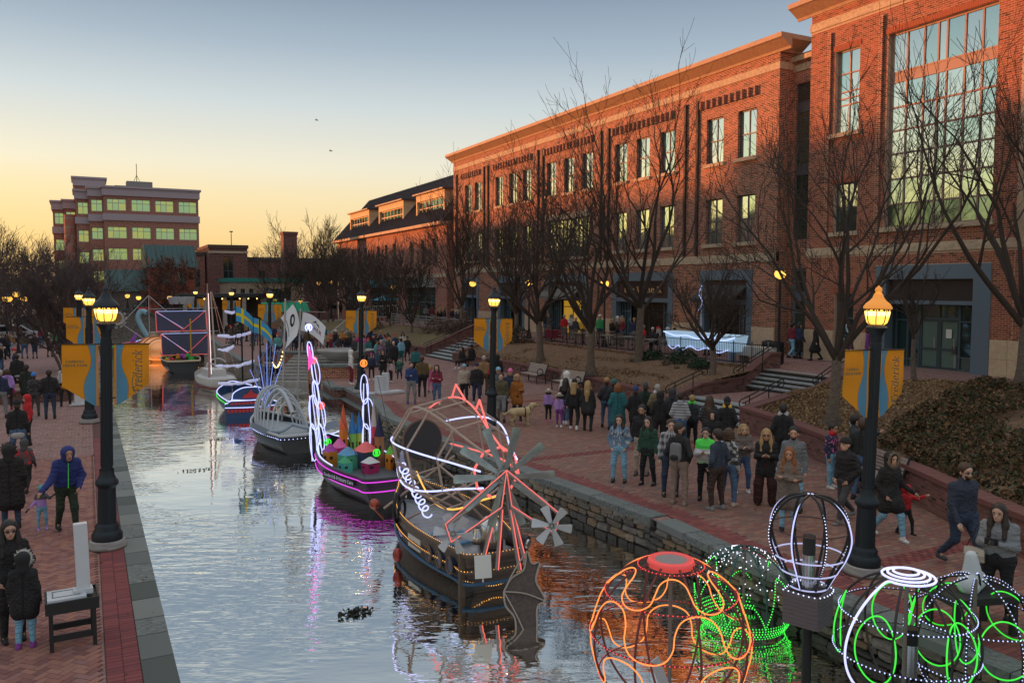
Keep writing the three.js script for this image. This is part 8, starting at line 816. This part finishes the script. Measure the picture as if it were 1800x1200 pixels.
// ---------- furniture and small things ----------
const ICE = new THREE.MeshPhysicalMaterial({ color: new THREE.Color().setRGB(.72, .76, .8), roughness: .35, transmission: .25, thickness: .3, ior: 1.31 });
{ const p = onY(128, 1130), t = thing('ice_table', 'black wooden table with a slab of carved ice beside the nearest left lamp', 'table', [p.x, 0, p.z], .05); mesh('top', new MB().box(0, .62, 0, .9, .12, .72).box(0, .7, .35, .9, .06, .03).box(0, .7, -.35, .9, .06, .03).box(.44, .7, 0, .03, .06, .7).box(-.44, .7, 0, .03, .06, .7).geo(), M(.02, .021, .022, .6), t); for (const [x, z] of [[-.36, .3], [.36, .3], [-.36, -.3], [.36, -.3]]) mesh('leg', new MB().box(x, .29, z, .07, .58, .07).geo(), M(.018, .019, .02, .6), t); for (const z of [.3, -.3]) mesh('stretcher', new MB().box(0, .2, z, .7, .09, .04).geo(), M(.018, .019, .02, .6), t); t.scale.set(.72, .95, .75);
  const s = thing('ice_slab', 'flat slab of ice with a carved frame lying on the black table', 'ice sculpture', [p.x, .655, p.z], .05); s.scale.setScalar(.76); mesh('slab', new MB().box(-.08, .04, 0, .62, .07, .56).geo(), ICE, s); mesh('groove', new MB().box(-.08, .078, -.18, .44, .008, .02).box(-.08, .078, .14, .44, .008, .02).box(-.3, .078, -.02, .02, .008, .34).box(.12, .078, -.02, .02, .008, .34).geo(), M(.12, .13, .14, .5), s);
  const c = thing('ice_column', 'tall white ice pillar standing on the black table', 'ice sculpture', [p.x + .14, .69, p.z - .02], .08); c.scale.set(.8, .86, .8); mesh('pillar', new MB().box(0, .58, 0, .21, 1.1, .15, 0, 0, .02).geo(), ICE, c); mesh('foot', new MB().box(0, .04, .02, .3, .08, .22).geo(), ICE, c); }
{ const p = onY(140, 712); const c = thing('ice_block', 'upright white ice block standing behind the left hand banner', 'ice sculpture', p); mesh('block', new MB().box(0, .36, 0, .42, .72, .25, .1).geo(), ICE, c); mesh('foot', new MB().box(0, .05, 0, .8, .06, .5).geo(), ICE, c);
  const q = onY(672, 691), d = thing('ice_block', 'pair of pale ice blocks with flat slabs at the quay near the children', 'ice sculpture', q); mesh('block', new MB().box(-.15, .42, 0, .32, .8, .3, .2).geo(), ICE, d); mesh('block', new MB().box(.18, .48, -.1, .28, .92, .26, -.1).geo(), ICE, d); mesh('slab', new MB().box(.3, .06, .2, 1.3, .1, .6, .3).box(-.7, .05, .1, .6, .08, .4, -.3).geo(), ICE, d);
  const r = onY(1706, 1108), t = thing('ice_table', 'low black table with ice behind the rightmost balloon frame', 'table', [r.x, 0, r.z], -.3); mesh('top', new MB().box(0, .55, 0, 1.1, .1, .7).geo(), M(.02, .02, .021, .6), t); for (const [x, z] of [[-.45, .28], [.45, .28], [-.45, -.28], [.45, -.28]]) mesh('leg', new MB().box(x, .26, z, .08, .52, .08).geo(), M(.018, .019, .02, .6), t); const k = thing('ice_block', 'rounded white ice carving standing on the low black table', 'ice sculpture', [r.x, .6, r.z], .2); mesh('carving', fieldMesh([cap(V(-.1, .1, 0), V(.15, .12, 0), .16, .14), cap(V(.0, .2, 0), V(-.05, .5, 0), .14, .08)], .03), ICE, k); }
function bench(label, pos, turn) { const b = thing('bench', label, 'bench', pos, turn, 'slatted benches along the brick wall'), SL = noiseMat([.36, .3, .25], .3, .5, .75, .004, 121); for (let k = 0; k < 5; k++) mesh('seat_slat', new MB().box(0, .45 + k * .004, .22 - k * .1, 1.8, .03, .085).geo(), SL, b); for (let k = 0; k < 6; k++) mesh('back_slat', new MB().box(0, .55 + k * .075, -.24 - k * .028, 1.8, .062, .028, 0, -.3).geo(), SL, b); for (const x of [-.92, .92]) { mesh('end_frame', new MB().tube([V(x, 0, .25), V(x, .42, .24), V(x, .44, -.2), V(x, 0, -.28)], .028, 6).tube([V(x, .42, -.2), V(x, .75, -.32), V(x, 1.02, -.42)], .026, 6).geo(), IRON, b); mesh('arm_ring', new MB().add(new THREE.TorusGeometry(.17, .024, 6, 20), T(x, .6, .06, PI / 2)).geo(), IRON, b); } return b; }
bench('slatted bench against the brick wall between the parka woman and the navy jacket man', [16.75, 0, -13.5], -PI / 2 - .35); bench('left of the two slatted benches behind the lilac jackets', [20.6, 0, -37.5], -PI / 2); bench('right of the two slatted benches behind the lilac jackets', [20.3, 0, -33.5], -PI / 2 + .08);
{ const p = onY(1547, 765, 0), s = thing('notice_board', 'blank grey back of a small sign strapped to the orange topped lamp', 'sign', onY(1518, 1008).add(V(.22, 2.35, -.1)), .2); s.quaternion.multiply(LAMP_TILT); mesh('board', new MB().box(0, 0, 0, .26, .5, .02).geo(), M(.36, .37, .38, .5), s); mesh('strap', new MB().cyl(V(-.2, .2, 0), V(-.1, .2, 0), .012).cyl(V(-.2, -.2, 0), V(-.1, -.2, 0), .012).geo(), M(.3, .3, .3, .4, .6), s); }
{ const u = thing('utility_box', 'small grey utility box on the mulch behind the brick wall', 'utility box', [18.3, .8, -15.2]); mesh('cabinet', new MB().box(0, .3, 0, .3, .36, .25).box(0, .5, 0, .34, .06, .29).geo(), M(.3, .34, .34, .5), u); mesh('post', new MB().box(0, .08, 0, .12, .2, .12).geo(), M(.2, .22, .22), u);
  const e = thing('bollard', 'grey post with a dark control box before the entrance doors', 'bollard', onY(1680, 655, 1.3)); mesh('post', new MB().span(-.07, .07, 0, 1.05, -.05, .05).geo(), M(.25, .26, .27, .5, .3), e); mesh('box', new MB().span(-.16, .16, .8, 1.12, -.1, .1).geo(), M(.05, .05, .055), e);
  const f = thing('metal_fence', 'grey metal pipe fence at the right edge beside the large tree', 'fence', [31, 1.4, -16.6], -PI / 2); for (let k = 0; k < 3; k++) mesh('post', new MB().span(k * 1.4 - .06, k * 1.4 + .06, 0, 1.1, -.06, .06).geo(), M(.2, .21, .22, .5, .3), f); mesh('rail', new MB().span(0, 2.8, 1, 1.08, -.04, .04).geo(), M(.2, .21, .22, .5, .3), f); }
const FPOST = new THREE.CylinderGeometry(.028, .028, 1.1, 6);
{ // iron terrace fence: each picket a part
  const f = thing('iron_fence', 'black iron picket fence along the café terrace', 'fence'), g = new THREE.CylinderGeometry(.011, .011, .95, 5), pts = [[26.6, -27.2], [26.5, -31], [26.4, -36], [26.5, -43], [26.5, -47.5]]; let n = 0; along(pts, (x0, z0, x1, z1, L) => { const k = Math.round(L / .115); for (let i = 0; i < k; i++) { const t = i / k, big = n++ % 16 === 0, m = mesh(big ? 'post' : 'picket', big ? FPOST : g, BLACK, f); m.position.set(x0 + (x1 - x0) * t, TERRACE_Y + .52, z0 + (z1 - z0) * t); } mesh('rail', new MB().bar(V(x0, TERRACE_Y + .97, z0), V(x1, TERRACE_Y + .97, z1), .03).bar(V(x0, TERRACE_Y + .12, z0), V(x1, TERRACE_Y + .12, z1), .03).geo(), BLACK, f); });
  const d = thing('slat_fence', 'grey horizontal rail fence before the far terrace', 'fence'); const q = [[26.5, -57.5], [26.6, -64], [26.7, -72], [26.7, -78]]; along(q, (x0, z0, x1, z1, L) => { for (let k = 0; k < 4; k++) mesh('rail', new MB().bar(V(x0, TERRACE_Y + .25 + k * .24, z0), V(x1, TERRACE_Y + .25 + k * .24, z1), .05, .09).geo(), M(.28, .27, .26, .8), d); for (let i = 0; i < L; i += 2) mesh('post', new MB().box(x0 + (x1 - x0) * i / L, TERRACE_Y + .55, z0 + (z1 - z0) * i / L, .1, 1.15, .1).geo(), M(.26, .25, .24, .8), d); });
  const w = thing('ramp_railing', 'white metal railing rising along the ramp behind the white flags', 'railing'), a = V(17.6, .3, -66), b = V(22, 2.2, -72), c = V(26, 2.3, -73); for (const [p, s] of [[a, b], [b, c]]) { mesh('rail', new MB().cyl(p.clone().setY(p.y + 1), s.clone().setY(s.y + 1), .035).cyl(p, s, .03).geo(), M(.45, .45, .44, .6), w); for (let i = 0; i <= 18; i++) { const t = p.clone().lerp(s, i / 18); mesh('baluster', new MB().cyl(t, t.clone().setY(t.y + 1), .018, .018, 5).geo(), M(.42, .42, .41, .6), w); } } }
{ // café furniture
  const TB = M(.3, .28, .25, .6), CH = M(.3, .27, .25, .7), tz = (px, x) => [x, TERRACE_Y, onX(px, 560, x).z];
  const table = (label, pos, cloth) => { const t = thing('cafe_table', label, 'table', pos, 0, 'café tables on the terrace'); mesh('top', new MB().box(0, .73, 0, .9, .04, .9).geo(), cloth || TB, t); if (cloth) mesh('cloth_skirt', new MB().span(-.45, .45, .25, .72, .44, .46).span(-.45, .45, .25, .72, -.46, -.44).span(.44, .46, .25, .72, -.44, .44).span(-.46, -.44, .25, .72, -.44, .44).geo(), cloth, t); mesh('pedestal', new MB().lathe([[.28, 0], [.26, .03], [.04, .06], [.035, .7]], 0, 0, 0, 12).geo(), M(.2, .2, .2, .5, .3), t); return t; };
  const chair = (label, pos, turn) => { const t = thing('cafe_chair', label, 'chair', pos, turn, 'café chairs on the terrace'); mesh('seat', new MB().box(0, .45, 0, .42, .03, .42).geo(), CH, t); mesh('backrest', new MB().box(0, .7, -.2, .42, .4, .03).geo(), M(.25, .2, .17, .8), t); for (const [x, z] of [[-.19, .19], [.19, .19], [-.19, -.19], [.19, -.19]]) mesh('leg', new MB().cyl(V(x, 0, z), V(x, .45, z), .014, .014, 6).geo(), M(.45, .45, .45, .4, .5), t); for (const x of [-.21, .21]) mesh('arm', new MB().tube([V(x, .45, .18), V(x, .66, .16), V(x, .66, -.2)], .014, 6).geo(), M(.45, .45, .45, .4, .5), t); return t; };
  [[975, 27.3, 'with a red cloth behind the leaning tree', 'red cloth', M(.3, .02, .05, .8)], [1022, 27.2, 'beside the pale tree trunk', 0], [1070, 27.2, 'in front of the green jacket', 0], [1105, 27.4, 'in front of the wine shop window', 0], [1150, 27.2, 'next to the tallest bare tree', 0], [1185, 27.4, 'left of the lit white display', 0]].forEach(([px, x, w, c, m]) => { const p = tz(px, x); table('café table ' + w, p, m); chair('café chair to the left of the table ' + w, [p[0], p[1], p[2] - .85], 0); chair('café chair to the right of the table ' + w, [p[0] + .1, p[1], p[2] + .85], PI); });
  const u = thing('light_boat', 'white cloth boat shape with blue white light strings behind the fence', 'light sculpture', [27.2, TERRACE_Y, -31.8], PI / 2); mesh('cloth_body', new MB().prism([[-2.4, .55], [2.4, .55], [2.7, 1.25], [-2.6, 1.25]], .7, T(0, 0, -.35), .04).geo(), new THREE.MeshStandardMaterial({ color: new THREE.Color().setRGB(.5, .62, .7), emissive: new THREE.Color().setRGB(.3, .5, .7), emissiveIntensity: .3, roughness: .8 }), u); mesh('light_string', new MB().tube([V(2.7, 1.25, -.45), V(1.8, 1.08, -.46), V(.8, 1.12, -.46), V(0, 1.0, -.46), V(-1, 1.14, -.46), V(-1.8, 1.0, -.46), V(-2.6, 1.2, -.46)], .028, 5).tube([V(2.3, .55, -.46), V(1.9, .4, -.46), V(1.5, .6, -.46), V(1.1, .4, -.46), V(.6, .62, -.46), V(0, .45, -.46), V(-.7, .6, -.46), V(-1.5, .42, -.46), V(-2.2, .6, -.46)], .024, 5).geo(), glow(.45, .55, 1, .9), u); mesh('mast', new MB().cyl(V(.3, 1.2, 0), V(.3, 3.6, 0), .04, .03).geo(), M(.4, .45, .55, .6), u); mesh('mast_light', dots(new MB(), [V(.3, 3.6, 0), V(.6, 3.2, .1), V(.1, 2.8, -.1), V(.5, 2.4, 0)], .12, .03).geo(), LED_B, u); mesh('stand', new MB().span(-2, -1.9, 0, .55, -.2, .2).span(1.9, 2, 0, .55, -.2, .2).geo(), M(.3, .35, .4), u);
  const wt = thing('serving_table', 'long table with a white cloth to the right of the lit display', 'table', [27.8, TERRACE_Y, -28.9], PI / 2); mesh('cloth', new MB().box(0, .55, 0, 1.9, .42, .8).geo(), M(.5, .5, .48, .85), wt); for (const x of [-.8, .8]) mesh('leg', new MB().box(x, .17, 0, .05, .34, .6).geo(), M(.4, .4, .4), wt);
  for (const [i, px] of [[0, 1352], [1, 1368]]) { const b = thing('rubbish_bin', (i ? 'right' : 'left') + ' one of two black rubbish bins beside the terrace lamp', 'bin', tz(px, 28.6), 0, 'black bins on the terrace'); mesh('drum', new MB().lathe([[.28, 0], [.3, .05], [.3, .85], [.26, .92], [0, .92]], 0, 0, 0, 16).geo(), BLACK, b); mesh('lid', new MB().lathe([[.32, .86], [.3, .98], [.15, 1.04], [0, 1.05]], 0, 0, 0, 16).geo(), BLACK, b); }
  [[1323, 'left'], [1352, 'right']].forEach(([px, w]) => { const s = thing('barrier_post', w + ' of two slim grey barrier posts by the end of the terrace fence', 'barrier post', tz(px, 27.2), 0, 'slim barrier posts'); mesh('post', new MB().cyl(V(0, 0, 0), V(0, 1, 0), .03).sph(0, 1.03, 0, .045).geo(), M(.2, .2, .21, .4, .5), s); mesh('foot', new MB().lathe([[.2, 0], [.2, .02], [.05, .06]], 0, 0, 0, 14).geo(), M(.35, .35, .35, .5), s); });
  const um = (label, px, x, c) => { const p = tz(px, x), t = thing('parasol', label, 'parasol', p); mesh('pole', new MB().cyl(V(0, 0, 0), V(0, 2.6, 0), .03).geo(), M(.2, .18, .16), t); mesh('canopy', new MB().add(new THREE.ConeGeometry(1.7, .65, 8, 1, true), T(0, 2.5, 0)).geo(), M(...c, .8), t); mesh('finial', new MB().sph(0, 2.86, 0, .05).geo(), BLACK, t); }; um('open black parasol on the far terrace behind the third banners', 612, 29, [.015, .015, .017]); um('open turquoise parasol in front of the turquoise shop front', 680, 29, [.03, .25, .32]);
}
{ // left plaza: planter, parked cars, bins
  const p = thing('planter', 'low square brick planter with dry soil behind the people on the left promenade', 'planter', [-2.1, 0, -43]); mesh('wall', boxUV(new MB().span(-1.5, 1.5, 0, .5, -2.4, -2.1).span(-1.5, 1.5, 0, .5, 2.1, 2.4).span(-1.5, -1.2, 0, .5, -2.1, 2.1).span(1.2, 1.5, 0, .5, -2.1, 2.1).geo()), BRICK_DARK, p); mesh('coping', new MB().span(-1.6, 1.6, .5, .58, -2.5, -2).span(-1.6, 1.6, .5, .58, 2, 2.5).span(-1.6, -1.1, .5, .58, -2, 2).span(1.1, 1.6, .5, .58, -2, 2).geo(), M(.25, .14, .13, .85), p); mesh('soil', new MB().span(-1.2, 1.2, .3, .42, -2.1, 2.1).geo(), MULCH, p);
  const car = (label, pos, turn, col) => { const c = thing('parked_car', label, 'car', pos, turn, 'cars parked beyond the plaza'), side = [[-2.2, .35], [2.2, .35], [2.25, .8], [1.4, .95], [.7, 1.48], [-1.5, 1.5], [-2.1, 1], [-2.25, .8]]; mesh('body', new MB().prism(side, 1.6, T(0, 0, -.8), .06).geo(), M(...col, .3, .1, { clearcoat: .6 }), c); mesh('window', new MB().prism([[.55, 1], [1.2, 1], [.65, 1.4], [-1.4, 1.42], [-1.85, 1], [.5, 1]], 1.74, T(0, 0, -.87)).geo(), M(.02, .025, .03, .1, .4), c); for (const [x, z] of [[-1.35, .8], [1.4, .8], [-1.35, -.8], [1.4, -.8]]) { const w = mesh('wheel', new MB().cyl(V(x, .33, z - .1), V(x, .33, z + .1), .33, .33, 16).geo(), M(.02, .02, .02, .8), c); mesh('rim', new MB().cyl(V(x, .33, z - .11), V(x, .33, z + .11), .2, .2, 12).geo(), M(.4, .4, .42, .3, .8), w); } for (const z of [-.6, .6]) { mesh('headlight', new MB().box(2.24, .7, z, .06, .12, .3).geo(), M(.6, .6, .6, .2), c); mesh('tail_light', new MB().box(-2.24, .8, z, .06, .14, .2).geo(), M(.4, .02, .02, .3), c); } };
  car('white van like car parked at the left edge beyond the plaza', [-10.6, 0, -84], .1, [.6, .6, .6]); car('silver car parked to the right of the white one, behind bare branches', [-6, 0, -88], .1, [.45, .46, .48]);
  const g = thing('rubbish_bin', 'grey green square bin near the far left people', 'bin', [-5.6, 0, -66]); mesh('body', new MB().span(-.4, .4, 0, 1.1, -.4, .4).geo(), M(.1, .16, .16, .6), g); mesh('lid', new MB().span(-.45, .45, 1.1, 1.2, -.45, .45).geo(), M(.06, .08, .08, .6), g);
  const st = thing('pushchair', 'pushchair with a pale cover on the far left plaza', 'pushchair', onY(73, 590)); mesh('seat', fieldMesh([cap(V(0, .6, 0), V(0, .95, -.15), .2, .18)], .05), M(.4, .42, .45, .8), st); mesh('frame', new MB().cyl(V(-.2, .15, .3), V(-.2, 1.05, -.4), .02).cyl(V(.2, .15, .3), V(.2, 1.05, -.4), .02).cyl(V(-.2, 1.05, -.4), V(.2, 1.05, -.4), .02).geo(), BLACK, st); for (const [x, z] of [[-.22, .32], [.22, .32], [-.22, -.25], [.22, -.25]]) mesh('wheel', new MB().cyl(V(x - .02, .12, z), V(x + .02, .12, z), .12, .12, 12).geo(), BLACK, st);
}
{ // the golden dog
  const p = onY(916, 748), t = thing('dog', 'cream golden retriever in a dark harness standing beside the rust orange coat', 'dog', p, YAW * -1 + .25), F = noiseMat([.5, .38, .23], .3, .3, .9, .01, 131); const f = [cap(V(-.3, .5, 0), V(.22, .5, 0), .14, .165), cap(V(.22, .5, 0), V(.4, .7, 0), .12, .09), cap(V(.4, .72, 0), V(.5, .74, 0), .09, .08), cap(V(.52, .72, 0), V(.64, .69, 0), .05, .038), cap(V(.4, .76, .07), V(.38, .63, .1), .03, .025), cap(V(.4, .76, -.07), V(.38, .63, -.1), .03, .025), cap(V(-.38, .55, 0), V(-.62, .42, 0), .05, .03), cap(V(-.62, .42, 0), V(-.72, .5, 0), .045, .02)]; for (const z of [.09, -.09]) f.push(cap(V(.22, .45, z), V(.22, .22, z), .075, .045), cap(V(.22, .22, z), V(.23, .05, z), .042, .036), cap(V(.23, .035, z), V(.29, .03, z), .035, .03), cap(V(-.3, .46, z), V(-.24, .3, z), .1, .06), cap(V(-.24, .3, z), V(-.36, .2, z), .05, .04), cap(V(-.36, .2, z), V(-.33, .05, z), .038, .034), cap(V(-.33, .035, z), V(-.27, .03, z), .035, .03)); mesh('body', fieldMesh(f, .022, .05), F, t); mesh('nose', new MB().sph(.68, .7, 0, .02).geo(), BLACK, t); for (const z of [.055, -.055]) mesh('eye', new MB().sph(.54, .78, z, .014).geo(), BLACK, t); mesh('harness', new MB().add(new THREE.TorusGeometry(.175, .018, 6, 24), T(.12, .5, 0, PI / 2)).add(new THREE.TorusGeometry(.12, .016, 6, 20), T(.31, .6, 0, PI / 2 , 0, 0)).geo(), BLACK, t);
}
{ // things afloat and in the air, and crumbs on the paving
  const w = thing('water_weeds', 'dark clump of floating weeds in front of the pink boat', 'water weeds', onY(625, 1077, WATER_Y + .01)); w.userData.kind = 'stuff'; mesh('leaves', leafCloud(501, 160, (R) => V((R() + R() - 1) * .35, R() * .05, (R() + R() - 1) * .18), .09), M(.02, .025, .018, .8), w, 'stuff'); for (const [i, px, py, l] of [[0, 345, 826, 'thin dark weeds floating below the blue reflection'], [1, 385, 772, 'thin dark weeds floating nearer the blue stern']]) { const g = thing('water_weeds', l, 'water weeds', onY(px, py, WATER_Y + .01)); g.userData.kind = 'stuff'; mesh('leaves', leafCloud(510 + i, 60, (R) => V((R() + R() - 1) * .6, R() * .03, (R() + R() - 1) * .2), .07), M(.02, .025, .018, .8), g, 'stuff'); }
  for (const [px, py, d, l] of [[556, 211, 120, 'small dark bird high in the sky'], [581, 265, 120, 'tiny dark bird just below the higher bird']]) { const b = thing('bird', l, 'bird', atDepth(px, py, d)); mesh('body', fieldMesh([cap(V(-.2, 0, 0), V(.2, 0, 0), .05, .07), cap(V(0, 0, 0), V(-.1, .25, .25), .05, .02), cap(V(0, 0, 0), V(-.1, .25, -.25), .05, .02)], .04), BLACK, b); }
  const s = thing('ice_melt', 'wet scraps of melting ice on the paving beside the man in the blue puffer jacket', 'ice scraps', onY(105, 880)); s.userData.kind = 'stuff'; const R = rng(8), m = new MB(); for (let i = 0; i < 60; i++) m.sph((R() + R() - 1) * .45, .004, (R() + R() - 1) * 1.6, .03 + R() * .06, 1, .12, 1, 6); m.build('scraps', ICE, s, 'stuff');
  const l = thing('fallen_leaves', 'dry leaves and crumbs scattered over the brick paving', 'leaves'); l.userData.kind = 'stuff'; mesh('leaves', leafCloud(520, 1500, (R) => { const a = R() < .4, z = -9 - R() * 24; return a ? V(-5 + R() * 5.8, .012, z) : V(10.6 + R() * 6.5, .012, z); }, .06), M(.16, .1, .05, .9), l, 'stuff');
  const st = thing('light_string', 'string of small amber bulbs sagging from the flag poles to the water steps', 'light string'), pts = []; const a = onY(505, 700, 1.2), b2 = V(9.9, 1.6, -52), c2 = V(8.2, -.2, -45); for (let i = 0; i <= 8; i++) { const t = i / 8; pts.push(V(6.7 + (10.2 - 6.7) * t, 2.6 - 2.2 * t + (t * t - t) * 2, -32 - 20 * t)); } mesh('wire', new MB().tube(pts, .008, 4).geo(), BLACK, st); for (let i = 0; i < 14; i++) { const q = new THREE.CatmullRomCurve3(pts).getPoint((i + .5) / 14); mesh('bulb', new MB().sph(q.x, q.y - .06, q.z, .04, 1, 1, 1, 6).geo(), glow(1, .6, .2, 2.5), st); }
}
renderer.render(scene, camera);
